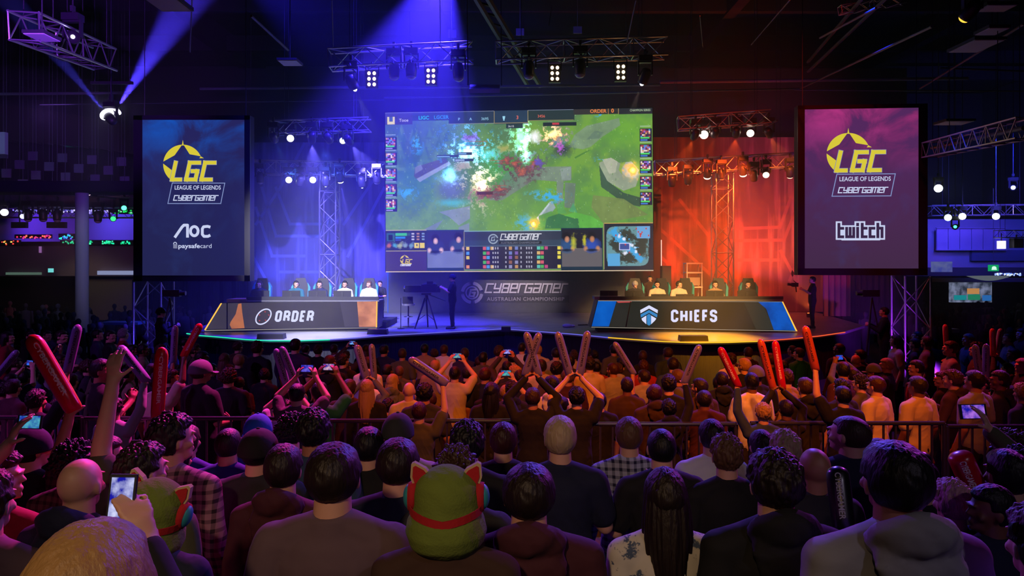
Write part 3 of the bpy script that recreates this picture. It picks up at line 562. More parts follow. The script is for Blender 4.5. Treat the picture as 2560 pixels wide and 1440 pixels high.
# ------------------------------------------------------------------ lower wall with the metal sign
a = W(970, 680, 30.4); c = W(1640, 680, 30.4)
lw = empty('stage_wall', ((a.x+c.x)/2, 30.4, SZ+.004), 0, 'dark printed wall under the big screen carrying the silver CYBERGAMER sign', 'wall')
hh = 3.35-SZ
MB().box((0, .05, hh/2), (c.x-a.x, .1, hh)).build('panel', mat('wall_satin_dark', (.075, .075, .085), .35, vary=.3), lw)
MB().box((-(c.x-a.x)/2, -.02, hh/2), (.03, .03, hh)).build('side_light', glow('light_strip_blue', '2060ff', .9), lw)
ns = empty('logo_sign', (W(1285, 735, 30.3).x, 30.385, W(1285, 735, 30.3).z), 0, 'raised silver CYBERGAMER AUSTRALIAN CHAMPIONSHIP sign with round emblem', 'sign')
kk = 30.3/FPX; bd = Board(ns, 1145, 700, 1425, 770, 280*kk, 70*kk); MS = mat('sign_chrome', (.62, .6, .62), .3, .6); MD = mat('sign_dark_plate', (.03, .03, .035), .5)
bd.rect('plate', 1201, 739, 1423, 757, MD, -.005); bd.text('lettering_small', 'AUSTRALIAN CHAMPIONSHIP', 1217, 752, 9.5, mat('sign_grey', (.5, .48, .5), .5), -.02, width=194, space=1.1, bold=.01)
bd.strokes('lettering_edge', glyph_lines('CyBerGamer', 1214, 732, 21, 200), 5.8, MD, -.02); bd.strokes('lettering', glyph_lines('CyBerGamer', 1213, 731, 21, 200), 3.8, MS, -.04)
bd.strokes('emblem_ring', [arc(1180, 732, 24, 8, 82, 10), arc(1180, 732, 24, 98, 172, 10), arc(1180, 732, 24, 188, 262, 10), arc(1180, 732, 24, 278, 352, 10)], 8, MS, -.04, rnd=True)
bd.strokes('emblem_ring', [arc(1180, 732, 15, 0, 360, 24)], 3, MS, -.03)
bd.strokes('emblem_letter', [[(1189, 724), (1177, 725), (1173, 740), (1184, 741), (1187, 732), (1181, 732)]], 4.5, MS, -.045)
# narrow wing panels with light strips beside the screen
p = W(1652, 640, 29.5); wg = empty('light_tower', (p.x, 29.5, SZ), 0, 'slim dark upright with a white light strip right of the big screen', 'light tower')
MB().box((-.2, .05, 2.6), (.42, .1, 5.2)).build('panel', mat('wing_panel_dark', (.06, .03, .03), .6), wg); MB().box((.02, -.01, 2.0), (.03, .03, 2.1)).build('light_strip', glow('light_strip_pink', 'ffc0b0', 1.6), wg)
# ------------------------------------------------------------------ desks
def desk(name_lb, pts_front, d, depth, panels, edges, topz):
    pass
def pxz(px, py, d): p = W(px, py, d); return p.x, p.z
def build_desk(lb, d, outline, pics, ledge, parts):
    xs = [pxz(*t, d) for t in outline]; cx = sum(x for x, z in xs)/len(xs)
    r = empty('player_desk', (cx, d, SZ), 0, lb, 'desk', 'player desks')
    L = [(x-cx, z-SZ) for x, z in xs]
    MB().prism(L, 0, .9).build('desk_body', mat('desk_black', (.03, .03, .035), .35), r)
    for nm, pts, m, y in pics:
        b = MB(); q = [(pxz(*t, d)[0]-cx, y, pxz(*t, d)[1]-SZ) for t in pts]; b.add(q, [tuple(range(len(q)))]); b.build(nm, m, r)
    return r, cx
GREY = glow('desk_led_grey', '46404a', 1.0); GREY2 = glow('desk_led_grey_light', '504a5a', 1.0); ORA = glow('desk_led_orange', 'a8603a', 1.0); ORL = glow('desk_led_peach', 'c87f58', 1.0)
def ledp(nm, c1, c2, sc=1.2):
    m = glow(nm, c1, 1.0); nt = m.node_tree; tc = nt.nodes.new('ShaderNodeTexCoord'); n = nt.nodes.new('ShaderNodeTexNoise'); n.inputs['Scale'].default_value = sc; n.inputs['Detail'].default_value = 4
    mr = nt.nodes.new('ShaderNodeMapRange'); mr.inputs[1].default_value = .4; mr.inputs[2].default_value = .65; x = nt.nodes.new('ShaderNodeMix'); x.data_type = 'RGBA'; x.inputs[6].default_value = (*lin(c1), 1); x.inputs[7].default_value = (*lin(c2), 1)
    nt.links.new(tc.outputs['Object'], n.inputs['Vector']); nt.links.new(n.outputs['Fac'], mr.inputs[0]); nt.links.new(mr.outputs[0], x.inputs[0]); nt.links.new(x.outputs[2], nt.nodes['Emission'].inputs[0]); return m
DL = 22.4
r, cx = build_desk('wide desk with glowing grey and orange front reading ORDER', DL, [(513, 826), (943, 821), (946, 751), (555, 757)], [
    ('front_picture', [(516, 823), (942, 817), (944, 753), (556, 758)], ledp('desk_led_field', '453f48', '3d3842'), -.01),
    ('front_accent', [(577, 783+22), (590, 785), (596, 760), (604, 758), (606, 780), (612, 820), (580, 822), (575, 812)], ledp('desk_led_orange', 'cc7a46', 'a86440'), -.02),
    ('front_accent', [(850, 755), (894, 754), (900, 816), (862, 817)], GREY2, -.015), ('front_accent', [(893, 754), (943, 753), (941, 817), (898, 817)], ledp('desk_led_peach', 'ec9c70', 'b87454', 1.6), -.02),
    ('front_seam', [(567, 757), (570, 757), (570, 823), (567, 823)], M_BLK, -.022),
    ('edge_light', [(511, 825), (515, 825), (556, 758), (552, 758)], glow('desk_edge_amber', 'f0b040', 1.5), -.021), ('edge_light', [(941, 753), (944, 753), (943, 818), (940, 818)], glow('desk_edge_amber', ''), -.023),
    ('edge_light', [(513, 825), (942, 819), (942, 820.5), (513, 827)], glow('desk_edge_pale', 'a8a090', .8), -.022)], 0, 0)
bb = Board(r, CXP, HY, CXP+100, HY+100, 100/FPX*DL, 100/FPX*DL)
BG = {'O': ([[(.14, 0), (.36, 0), (.5, .12), (.5, .88), (.36, 1), (.14, 1), (0, .88), (0, .12), (.14, 0)]], .5), 'R': ([[(0, 0), (0, 1), (.36, 1), (.5, .88), (.5, .6), (.36, .48), (0, .48)], [(.28, .48), (.5, .3), (.5, 0)]], .5),
      'D': ([[(0, 0), (.34, 0), (.5, .14), (.5, .86), (.34, 1), (0, 1), (0, 0)]], .5), 'E': ([[(.40, 0), (0, 0), (0, 1), (.40, 1)], [(0, .5), (.34, .5)]], .36), 'C': ([[(.5, .3), (.5, .12), (.36, 0), (.14, 0), (0, .12), (0, .88), (.14, 1), (.36, 1), (.5, .88), (.5, .7)]], .5),
      'H': ([[(0, 0), (0, 1)], [(.5, 0), (.5, 1)], [(0, .5), (.5, .5)]], .5), 'I': ([[(0, 0), (0, 1)]], .01), 'F': ([[(0, 0), (0, 1), (.40, 1)], [(0, .5), (.34, .5)]], .33), 'S': ([[(0, .26), (0, .12), (.14, 0), (.36, 0), (.5, .12), (.5, .38), (.38, .49), (.12, .55), (0, .66), (0, .88), (.14, 1), (.36, 1), (.5, .88), (.5, .74)]], .5)}
def block_lines(txt, u, v, h, width, shear=0, gap=.47):
    tot = sum(BG[c][1] for c in txt)+gap*(len(txt)-1); k = width/tot; x = 0; out = []
    for c in txt:
        for ln in BG[c][0]: out.append([(u+(x+a)*k+b*h*shear, v-b*h) for a, b in ln])
        x += BG[c][1]+gap
    return out
def absboard(r, d):
    k = d/FPX; w = 2560*k
    class B2(Board):
        def __init__(s): s.r = r; s.k = k
        def p(s, u, v): q = W(u, v, d); return q.x-r.location.x, q.z-r.location.z
    return B2()
bb = absboard(r, DL); WL = glow('desk_led_white', 'd0d4f4', 1.15)
th = math.radians(25); ring = [(659.5+20.5*math.cos(t)*math.cos(th)-0+18*math.sin(t)*math.sin(th)*.5, 791.5-18.5*math.sin(t)-4*math.cos(t)) for t in [2*math.pi*i/30 for i in range(31)]]
bb.strokes('logo_ring', [ring], 3.2, WL, -.03, rnd=True); RD = glow('desk_led_red', 'c04848', 1.0)
bb.poly('logo_marks', [[(x-2.2, y-1.5), (x+2.2, y), (x-1, y+2.5)] for x, y in ((664, 779), (650, 787), (673, 787), (650, 801), (665, 800))], RD, -.03)
bb.strokes('team_name', block_lines('ORDER', 690, 801.5, 22.5, 90, .17), 5.9, WL, -.03, rnd=True)
# table top with gear trough
def slab(r, d, px0, px1, py0, py1, y0, y1, m, nm='desk_top'):
    a = pxz(px0, py1, d); c = pxz(px1, py0, d); return MB().box(((a[0]+c[0])/2-r.location.x, (y0+y1)/2, (a[1]+c[1])/2-SZ), (c[0]-a[0], y1-y0, c[1]-a[1])).build(nm, m, r)
slab(r, DL, 614, 946, 742, 752, .05, .12, mat('desk_black', ''), 'cable_trough'); slab(r, DL, 600, 948, 751, 754, -.02, .9, mat('desk_top_grey', (.12, .12, .13), .4)); slab(r, DL, 566, 616, 748, 756, .02, .8, mat('desk_copper', (.5, .28, .16), .4), 'side_top')
slab(r, DL, 524, 936, 824, 834, .06, .8, M_BLK, 'plinth')
DR = 22.2
r, cx = build_desk('wide desk with glowing dark and blue front reading CHIEFS', DR, [(1477, 819), (1992, 829), (1955, 753), (1494, 750)], [
    ('front_picture', [(1479, 816), (1990, 826), (1955, 755), (1495, 752)], ledp('desk_led_dark', '26271f', '2e2c28'), -.01),
    ('front_accent', [(1479, 815.5), (1522, 816), (1541, 753), (1495, 752)], ledp('desk_led_blue', '0e62c8', '0a50b0'), -.02), ('front_accent', [(1541, 753), (1580, 753.5), (1575, 756), (1545, 757)], RD, -.02),
    ('front_accent', [(1860, 757), (1905, 757), (1935, 824), (1890, 823)], glow('desk_led_olive', '35352c', 1.0), -.015), ('front_accent', [(1895, 755), (1955, 755), (1990, 826), (1934, 825), (1915, 772)], ledp('desk_led_blue2', '0a58c0', '083a88', 2.0), -.02),
    ('front_seam', [(1575, 754), (1577, 754), (1566, 817), (1563, 817)], M_BLK, -.023), ('edge_light', [(1954, 754), (1957, 754), (1993, 828), (1989, 828)], glow('desk_edge_amber', ''), -.022),
    ('edge_light', [(1478, 817), (1990, 827), (1990, 828.5), (1478, 818.5)], glow('desk_edge_pale', ''), -.022), ('edge_light', [(1495, 751), (1955, 754), (1955, 755), (1495, 752.5)], glow('desk_edge_pale', ''), -.022)], 0, 0)
bb = absboard(r, DR); bb.strokes('team_name', block_lines('CHIEFS', 1680, 802, 25, 109, 0), 6.3, WL, -.03, rnd=True)
SH = lambda pts: [(1600+(x-594)/190*44, 763+(y-440)/215*51) for x, y in pts]
bb.poly('shield_white', [SH([(690, 440), (785, 490), (782, 525), (690, 475), (597, 525), (594, 490)]), SH([(608, 580), (660, 548), (660, 640), (615, 600)]), SH([(768, 580), (712, 548), (712, 640), (755, 600)])], WL, -.03)
bb.poly('shield_blue', [SH([(690, 490), (780, 537), (775, 570), (690, 520), (602, 570), (598, 537)]), SH([(665, 545), (690, 530), (710, 545), (710, 640), (690, 655), (668, 640)])], glow('desk_led_sky', '3a88c8', 1.0), -.03)
slab(r, DR, 1500, 1960, 741, 749, .05, .12, mat('desk_black', ''), 'cable_trough'); slab(r, DR, 1494, 1957, 749, 752.5, -.02, .9, mat('desk_top_grey', '')); slab(r, DR, 1488, 1560, 742, 750, .15, .8, mat('desk_beige', (.3, .27, .22), .6), 'side_top')
slab(r, DR, 1495, 1975, 825, 833, .06, .8, M_BLK, 'plinth')
# monitors, chairs
M_SCR = mat('monitor_back_black', (.02, .02, .025), .35)
mon = empty('computer_monitor', (0, 0, 0), 0, 'x', 'monitor')
MB().box((0, 0, .175), (.56, .04, .21)).build('screen_shell', M_SCR, mon); MB().box((0, -.03, .15), (.05, .04, .16)).tube((0, -.03, 0), (0, -.03, .14), .02).build('stand', M_CASE, mon); MB().box((0, -.02, .01), (.26, .18, .02)).build('foot', M_CASE, mon)
MB().box((0, .021, .175), (.53, .005, .19)).build('display', glow('display_glow', 'b8c8ff', 1.4), mon)
KIDS[mon.name] = [o for o in SC.objects if o.parent == mon]
ML = [(651, 'leftmost on the ORDER desk'), (728, 'second from left on the ORDER desk'), (793, 'third from left on the ORDER desk'), (856, 'rightmost on the ORDER desk')]
MR = [(1522, 'leftmost on the CHIEFS desk'), (1584, 'second from left on the CHIEFS desk'), (1650, 'third from left on the CHIEFS desk'), (1712, 'third from right on the CHIEFS desk'), (1787, 'second from right on the CHIEFS desk'), (1866, 'rightmost on the CHIEFS desk')]
first = True
for lst, dd in ((ML, DL+.55), (MR, DR+.55)):
    for px, lb in lst:
        z = W(px, 751, dd-.55).z-.0; low = .12 if 'third' in lb and 'CHIEFS' in lb else 0
        o = mon if first else dup(mon); first = False
        o.location = (W(px, 700, dd).x, dd, z-low*0); o['label'] = 'black computer monitor seen from behind, '+lb; o['group'] = 'monitors on the player desks'
        if low: o.scale = (1, 1, .6)
chair = empty('gaming_chair', (0, 0, 0), 0, 'x', 'chair')
M_TEAL = mat('chair_teal', (.02, .25, .28), .5); M_LEA = mat('chair_black_leather', (.03, .03, .035), .4)
MB().prism([(-.24, .5), (.24, .5), (.29, .85), (.29, 1.1), (.2, 1.25), (.15, 1.42), (-.15, 1.42), (-.2, 1.25), (-.29, 1.1), (-.29, .85)], .2, .3).build('backrest', M_LEA, chair)
for s in (-1, 1): MB().prism([(s*.24, .55), (s*.30, .85), (s*.31, 1.12), (s*.22, 1.28), (s*.24, 1.1), (s*.22, .85)], .15, .31).build('side_wing', M_TEAL, chair)
MB().box((0, 0, .46), (.5, .5, .1)).build('seat', M_LEA, chair); MB().tube((0, .05, .06), (0, .05, .42), .03).build('column', M_CASE, chair)
b = MB()
for i in range(5): b.tube((0, .05, .08), (.3*math.cos(i*1.257), .05+.3*math.sin(i*1.257), .04), .02)
b.build('foot', M_CASE, chair)
KIDS[chair.name] = [o for o in SC.objects if o.parent == chair]
RISER = .2
struct_r = []
for (x0, x1, dd, lb) in ((-8.0, -4.1, DL+1.9, 'low black riser behind the ORDER desk'), (2.9, 8.4, DR+1.9, 'low black riser behind the CHIEFS desk')):
    o = MB().box(((x0+x1)/2, dd+.3, SZ+RISER/2), (x1-x0, 2.2, RISER)).build('riser', M_BLK); tag(o, lb, 'riser')
CH = [(650, 24.0, 0), (752, 24.2, 1), (803, 24.0, 0), (868, 24.0, 0), (920, 24.1, 0), (1590, 23.9, 0), (1662, 24.0, 1), (1722, 24.1, 1), (1801, 24.0, 0), (1876, 24.0, 0)]
ORD = ['leftmost', 'second from left', 'third from left', 'fourth from left', 'rightmost']; first = True
for i, (px, dd, t) in enumerate(CH):
    o = chair if first else dup(chair); first = False
    o.location = (W(px, 700, dd).x, dd, SZ+RISER); o.rotation_euler[2] = [0, .3][t]; o['label'] = '%s racing style chair behind the %s desk' % (ORD[i % 5], ('ORDER', 'CHIEFS')[i > 4]); o['group'] = 'gaming chairs behind the desks'
# ------------------------------------------------------------------ camera gear on stage
p = on_stage(1066, 822); tr = empty('camera_tripod', (p.x, p.y, SZ), 0, 'black broadcast tripod standing left of the stage cameraman', 'tripod')
for a in (90, 215, 330):
    ca, sa = math.cos(math.radians(a)), math.sin(math.radians(a)); MB().tube((.06*ca, .06*sa, 1.0), (.42*ca, .42*sa, .02), .022).tube((.03*ca-.03*sa, .03*sa+.03*ca, 1.0), (.40*ca, .40*sa, .05), .014).tube((.05*ca, .05*sa, .45), (.3*ca, .3*sa, .3), .01).build('leg', M_CASE, tr)
MB().tube((0, 0, .95), (0, 0, 1.12), .07, .05).box((0, 0, 1.13), (.3, .2, .06)).build('head', M_CASE, tr); MB().tube((.1, 0, 1.1), (.62, .05, .9), .015).build('pan_handle', M_CASE, tr)
cm = empty('broadcast_camera', (p.x, p.y, SZ+1.165), 0, 'large black broadcast camera with long box lens on the stage tripod', 'camera')
MB().box((.1, 0, .15), (.5, .22, .26)).box((.3, 0, .12), (.3, .16, .2)).build('camera_body', M_CASE, cm); MB().box((-.42, 0, .13), (.5, .2, .22)).tube((-.68, 0, .13), (-.72, 0, .13), .1, n=16).build('lens', M_CASE, cm)
MB().box((.12, 0, .33), (.2, .14, .1)).tube((-.1, 0, .28), (.3, 0, .3), .02).build('viewfinder', M_CASE, cm)
p = on_stage(1021, 818); so = empty('bar_stool', (p.x, p.y, SZ), 0, 'white seated chrome bar stool left of the broadcast camera', 'stool')
MB().tube((0, 0, .0), (0, 0, .03), .2, n=20).build('base', mat('chrome', (.7, .7, .75), .15, 1), so); MB().tube((0, 0, .03), (0, 0, .72), .025).build('column', mat('chrome', ''), so); MB().path([(.14*math.cos(t/2), .14*math.sin(t/2), .35) for t in range(14)], .012).build('foot_ring', mat('chrome', ''), so); MB().tube((0, 0, .72), (0, 0, .78), .2, .22, n=20).build('seat', mat('stool_white', (.6, .6, .65), .5), so)
lp = empty('laptop', (p.x, p.y-.02, SZ+.781), 0, 'open dark laptop standing on the bar stool', 'laptop'); MB().box((0, 0, .01), (.34, .22, .02)).build('base', M_CASE, lp); MB().box((0, -.1, .13), (.34, .015, .22)).build('lid', M_CASE, lp)
p = W(1008, 810, 24); ms = MB().tube((0, 0, 0), (0, 0, .02), .12).tube((0, 0, 0), (0, 0, 1.0), .012).build('microphone_stand', M_CASE, loc=(on_stage(1002, 822).x, on_stage(1002, 822).y, SZ)); tag(ms, 'thin black stand left of the bar stool', 'stand')
# equipment rack (pale) behind the chiefs
p = W(1732, 745, 27.5); rk = empty('equipment_rack', (p.x, p.y, SZ), 0, 'open pale equipment rack behind the CHIEFS players', 'rack')
b = MB()
for sx in (-.28, .28):
    for sy in (-.25, .25): b.tube((sx, sy, 0), (sx, sy, 2.1), .025)
b.build('frame', mat('rack_cream', (.7, .6, .45), .5), rk)
for z in (.6, 1.2, 1.75, 2.1): MB().box((0, 0, z), (.62, .55, .05)).build('shelf', mat('rack_cream', ''), rk)
MB().box((0, 0, 1.42), (.45, .4, .3)).build('equipment_case', mat('case_tan', (.4, .3, .2), .6), rk)
sp = empty('loudspeaker', (W(1664, 700, 28.5).x, 28.5, SZ), 0, 'tall black loudspeaker right of the light strip', 'speaker'); MB().box((0, 0, 1.0), (.36, .4, 2.0)).build('cabinet', M_CASE, sp); MB().box((0, -.21, 1.5), (.3, .02, .9)).build('grille', mat('grille_dark', (.05, .05, .05), .8), sp)
for px, lb in ((1800, 'x'),): pass
# ------------------------------------------------------------------ trusses
TRUSS = []
def truss(p, q, w, lb, m=M_STEEL, up=None, seg=None, grp='lighting trusses', r=None, hang=True):
    p = Vector(p); q = Vector(q); d = q-p; L = d.length; z = d.normalized(); up = Vector(up or (0, 0, 1)); s = z.cross(up).normalized(); u = s.cross(z); r = r or w*.055
    o = empty('lighting_truss', p, 0, lb, 'truss', grp); c = [(s*a+u*b_)*w/2 for a, b_ in ((-1, -1), (1, -1), (1, 1), (-1, 1))]
    for k in c: MB().tube(k, d+k, r, n=7).build('chord', m, o)
    n = seg or max(2, round(L/w)); b = MB()
    for i in range(n):
        a0, a1 = d*(i/n), d*((i+1)/n)
        for j in range(4):
            k0, k1 = c[j], c[(j+1) % 4]
            if (i+j) % 2: k0, k1 = k1, k0
            b.tube(a0+k0, a1+k1, r*.55, n=5, cap=False)
        if i % 4 == 0:
            for j in range(4): b.tube(a0+c[j], a0+c[(j+1) % 4], r*.6, n=5, cap=False)
    b.build('bracing', m, o); TRUSS.append((p, q, w))
    if hang:
        b = MB()
        for t in (.15, .85):
            for kk_ in (c[2], c[3]): a_ = d*t+kk_; b.tube(a_, (a_.x, a_.y, 15.68-p.z), .009, n=5)
        b.build('hanging_wire', M_DSTEEL, o)
    return o
TR = [((825, 150, 22), (1182, 132, 22.3), .55, 'long front truss above the big screen, left half, lit violet'), ((1240, 132, 22.2), (1665, 120, 22.2), .55, 'long front truss above the big screen, right half, dim pinkish'),
      ((680, 320, 24), (925, 312, 24), .42, 'short dark truss above the blue backdrop'), ((1695, 310, 24), (1925, 293, 23.6), .42, 'short dark truss above the red backdrop'),
      ((560, 418, 27), (966, 424, 27), .5, 'truss of moving heads crossing the blue backdrop'), ((1636, 420, 27), (2002, 400, 26.6), .5, 'truss of moving heads crossing the red backdrop'),
      ((60, 65, 13), (262, 148, 17), .5, 'slanting violet lit truss in the top left corner'), ((2325, 375, 20), (2570, 318, 14), .4, 'dark slanting truss right of the right portrait screen'),
      ((120, 470, 30), (335, 480, 30), .5, 'bright truss over the left column'), ((-40, 531, 36), (340, 532, 36), .5, 'glittering truss along the far left gallery'), ((2322, 527, 36), (2600, 524, 36), .5, 'blue violet truss across the far right wall'),
      ((2490, 585, 30), (2600, 585, 30), .3, 'small dark truss carrying a black speaker at far right'), ((2100, 26, 18), (2260, 0, 18), .2, 'thin truss at the top by the blue beam')]
for p, q, w_, lb in TR: truss(W(*p), W(*q), w_, lb, up=(0, 0, 1))
for px, d, w_, pt, base, lb in ((824, 28, .62, 440, SZ, 'upright truss tower in front of the blue backdrop'), (1806, 28, .66, 430, SZ, 'upright truss tower in front of the red backdrop, glowing orange'),
                          (385, 21.5, .8, 705, 0, 'truss tower under the left portrait screen'), (2277, 21.5, .75, 690, 0, 'violet lit truss tower under the right portrait screen')):
    p = W(px, pt, d); truss((p.x, d, base), (p.x, d, p.z), w_, lb, up=(0, 1, 0), grp='truss towers', r=.03, hang=False)
# ================================================================== people
def remeshed(mb, vox, name, smooth=2):
    me = mb.mesh(name); o = bpy.data.objects.new(name, me); SC.collection.objects.link(o)
    m = o.modifiers.new('r', 'REMESH'); m.mode = 'VOXEL'; m.voxel_size = vox; m.use_smooth_shade = True
    if smooth: s = o.modifiers.new('s', 'SMOOTH'); s.factor = .5; s.iterations = smooth
    dg = bpy.context.evaluated_depsgraph_get(); r = bpy.data.meshes.new_from_object(o.evaluated_get(dg)); r.name = name
    bpy.data.objects.remove(o); bpy.data.meshes.remove(me); r.materials.clear(); r.polygons.foreach_set('use_smooth', [True]*len(r.polygons)); return r
def wrinkle(me, amp, fr, seed=0):
    n = len(me.vertices); co = np.empty(n*3); me.vertices.foreach_get('co', co); co = co.reshape(-1, 3); no = np.empty(n*3); me.vertices.foreach_get('normal', no); no = no.reshape(-1, 3)
    x, y, z = co.T*fr; f = np.sin(x*1.7+2.1*np.sin(z*.9+seed)+y)*.6+np.sin(z*2.3+1.7*np.sin(x*1.3+seed*2))*.5+.3*np.sin(x*4+z*3+y*5+seed)
    me.vertices.foreach_set('co', (co+no*(f*amp)[:, None]).ravel()); me.update()
def folds(me, amp, seed):
    n = len(me.vertices); co = np.empty(n*3); me.vertices.foreach_get('co', co); co = co.reshape(-1, 3); no = np.empty(n*3); me.vertices.foreach_get('normal', no); no = no.reshape(-1, 3)
    x, y, z = co.T; d = np.abs(x)*1.3+z; f = np.maximum(0, np.sin(d*52+3*np.sin(x*11+seed)+2*np.sin(z*9+seed*1.7)))**3*np.clip((1.38-z)/.15, 0, 1)*(.5+.5*np.sin(x*17+z*6+seed))+.7*np.maximum(0, np.sin(x*70+4*np.sin(z*6+seed)))**4*np.clip((z-1.0)/.2, 0, 1)*np.clip((1.40-z)/.1, 0, 1)*(.5+.5*np.sin(z*14+seed+x*8))
    me.vertices.foreach_set('co', (co+no*(f*amp*1.6)[:, None]).ravel()); me.update()
PIV = Vector((0, -.015, 1.54))
def hand(b, w, u, n, s, curl=.25, fist=False):
    """palm and five fingers: w wrist, u along the hand, n palm side, s towards the thumb"""
    w = Vector(w); u = Vector(u).normalized(); s = Vector(s); s = (s-u*s.dot(u)).normalized(); n0 = u.cross(s); n = n0 if n0.dot(Vector(n)) > 0 else -n0
    b.capsule(w+u*.012, w+u*.078, .015, .0145, sx=2.5, X=s)
    for i, L in enumerate((.070, .079, .074, .058)):
        p = w+u*.082+s*(.031-.0205*i); a = (1.25 if fist else curl*(.7+.2*i)); step = 1.35 if fist else curl*.9; spread = s*(.10-.07*i)*(0 if fist else 1)
        for k, f in enumerate((.45, .32, .25)):
            d = (u*math.cos(a)+n*math.sin(a)+spread).normalized(); q = p+d*L*f*1.1; b.capsule(p, q, .0098-.0008*k, .0092-.0008*k, 8); p = q; a += step
    p = w+u*.028+s*.028; a = .8 if fist else .25
    for k, L in enumerate((.036, .034)):
        d = (u*(.62+.2*k)+s*(.75-.45*k if fist else .75)+n*(a+k*.4)).normalized(); q = p+d*L; b.capsule(p, q, .0115-.001*k, .0105-.001*k, 8); p = q
    return b
UP = Vector((0, 0, 1))
POSE = {  # per side: elbow, wrist, hand direction, palm normal, thumb direction, fist
 'down': ((.245, -.03, 1.13), (.26, .07, .89), (0, .25, -1), (-1, 0, 0), (0, 1, .2), False),
 'clap': ((.25, .05, 1.16), (.06, .27, 1.30), (-.25, .35, .9), (-1, 0, -.2), (-.1, -.8, .5), False),
 'up': ((.29, .06, 1.67), (.26, .13, 1.91), (0, .05, 1), (0, 1, 0), (-1, 0, .1), True),
 'upin': ((.29, .10, 1.63), (.075, .20, 1.84), (0, .05, 1), (-.6, .6, 0), (-.2, -.6, .1), True),
 'phone': ((.29, .14, 1.60), (.125, .25, 1.79), (-.35, .1, .9), (-.5, .8, 0), (-.6, -.4, .4), False),
 'reach': ((.235, .05, 1.73), (.215, .10, 2.01), (0, .05, 1), (0, 1, 0), (-1, 0, .1), False),
 'wave': ((.30, .05, 1.66), (.27, .10, 1.91), (0, .05, 1), (0, 1, 0), (-1, 0, .1), False),
 'chest': ((.25, .02, 1.15), (.14, .22, 1.12), (-.9, .3, .1), (0, -1, 0), (0, 0, 1), False),
 'desk': ((.25, .10, 1.19), (.17, .34, 1.13), (-.15, 1, -.05), (0, 0, -1), (-1, 0, 0), False),
 'cam': ((.24, .10, 1.20), (.13, .32, 1.33), (-.2, 1, .2), (-1, 0, 0), (0, 0, 1), True)}
GRIP = {}
def arm(b, side, kind, r=(1, 1, 1), grow=0, upto=2, hands=True):
    e, w_, u, n, s, fist = POSE[kind]; m = lambda v: Vector((v[0]*side, v[1], v[2])); S = Vector((.185*side, -.01, 1.415)); e, w_, u, n, s = map(m, (e, w_, u, n, s))
    b.capsule((.12*side, -.01, 1.41), S, .062+grow, .060+grow)
    if upto == 1:
        p = S.lerp(e, .72); b.capsule(S, p, .062+grow, .058+grow); return
    b.capsule(S, e, .056+grow, .044+grow); b.capsule(e, w_+(w_-e)*(-.02), .044+grow, (.028 if not grow else .034)+grow*.6)
    if hands: b.capsule(e.lerp(w_, .8), w_+u.normalized()*.02, .028, .024, sx=1.25, X=s); hand(b, w_, u, n, s, .3, fist); GRIP[(side, kind)] = w_+u.normalized()*.075+n.normalized()*.012
def torso(b, g=0):
    R = [((0, 0, .82), .13, .09), ((0, 0, .90), .165, .115), ((0, 0, .98), .168, .118), ((0, .005, 1.08), .152, .108), ((0, .005, 1.18), .152, .106), ((0, 0, 1.29), .168, .115), ((0, -.005, 1.37), .172, .112), ((0, -.01, 1.43), .145, .09), ((0, -.012, 1.475), .085, .065), ((0, -.012, 1.50), .055, .052)]
    b.loft([(c, None, rx+g, ry+g) for c, rx, ry in R], 24)
def legs(b, g=0, seated=False):
    for s in (-1, 1):
        if seated: H, K, A = Vector((.095*s, 0, .92)), Vector((.13*s, .43, .95)), Vector((.13*s, .40, .50))
        else: H, K, A = Vector((.09*s, 0, .90)), Vector((.10*s, .015, .49)), Vector((.105*s, -.01, .09))
        b.capsule(H, K, .088+g, .058+g); b.capsule(K, A, .058+g, .040+g)
        if not g: b.capsule(A+Vector((0, -.03, -.05)), A+Vector((.01*s, .16, -.06)), .036, .03, sx=1.3, X=(1, 0, 0))
def head_parts(yaw=0, pitch=0):
    h = MB()
    h.ball((0, -.008, 1.662), (.076, .094, .092), 20, 16); h.capsule((0, .035, 1.60), (0, .052, 1.575), .052, .038, 16, sx=1.05, X=(1, 0, 0)); h.ball((0, .03, 1.63), (.064, .062, .06), 16, 12)
    h.capsule((0, .080, 1.668), (0, .103, 1.632), .009, .0135); h.ball((0, .092, 1.672), (.05, .012, .009), 10, 8); h.ball((0, .094, 1.597), (.024, .01, .006), 10, 8); h.ball((0, .091, 1.586), (.02, .01, .007), 10, 8); h.ball((0, .082, 1.562), (.02, .018, .016), 10, 8)
    for s in (-1, 1): h.ball((.077*s, -.004, 1.637), (.010, .019, .031), 10, 8, Matrix.Rotation(.25*s, 3, 'Z')); h.ball((.045*s, .065, 1.622), (.02, .018, .018), 8, 8)
    R = Matrix.Rotation(yaw, 3, 'Z') @ Matrix.Rotation(pitch, 3, 'X'); h.v = [tuple(R @ (Vector(v)-PIV)+PIV) for v in h.v]; return h, R
BODY = {}
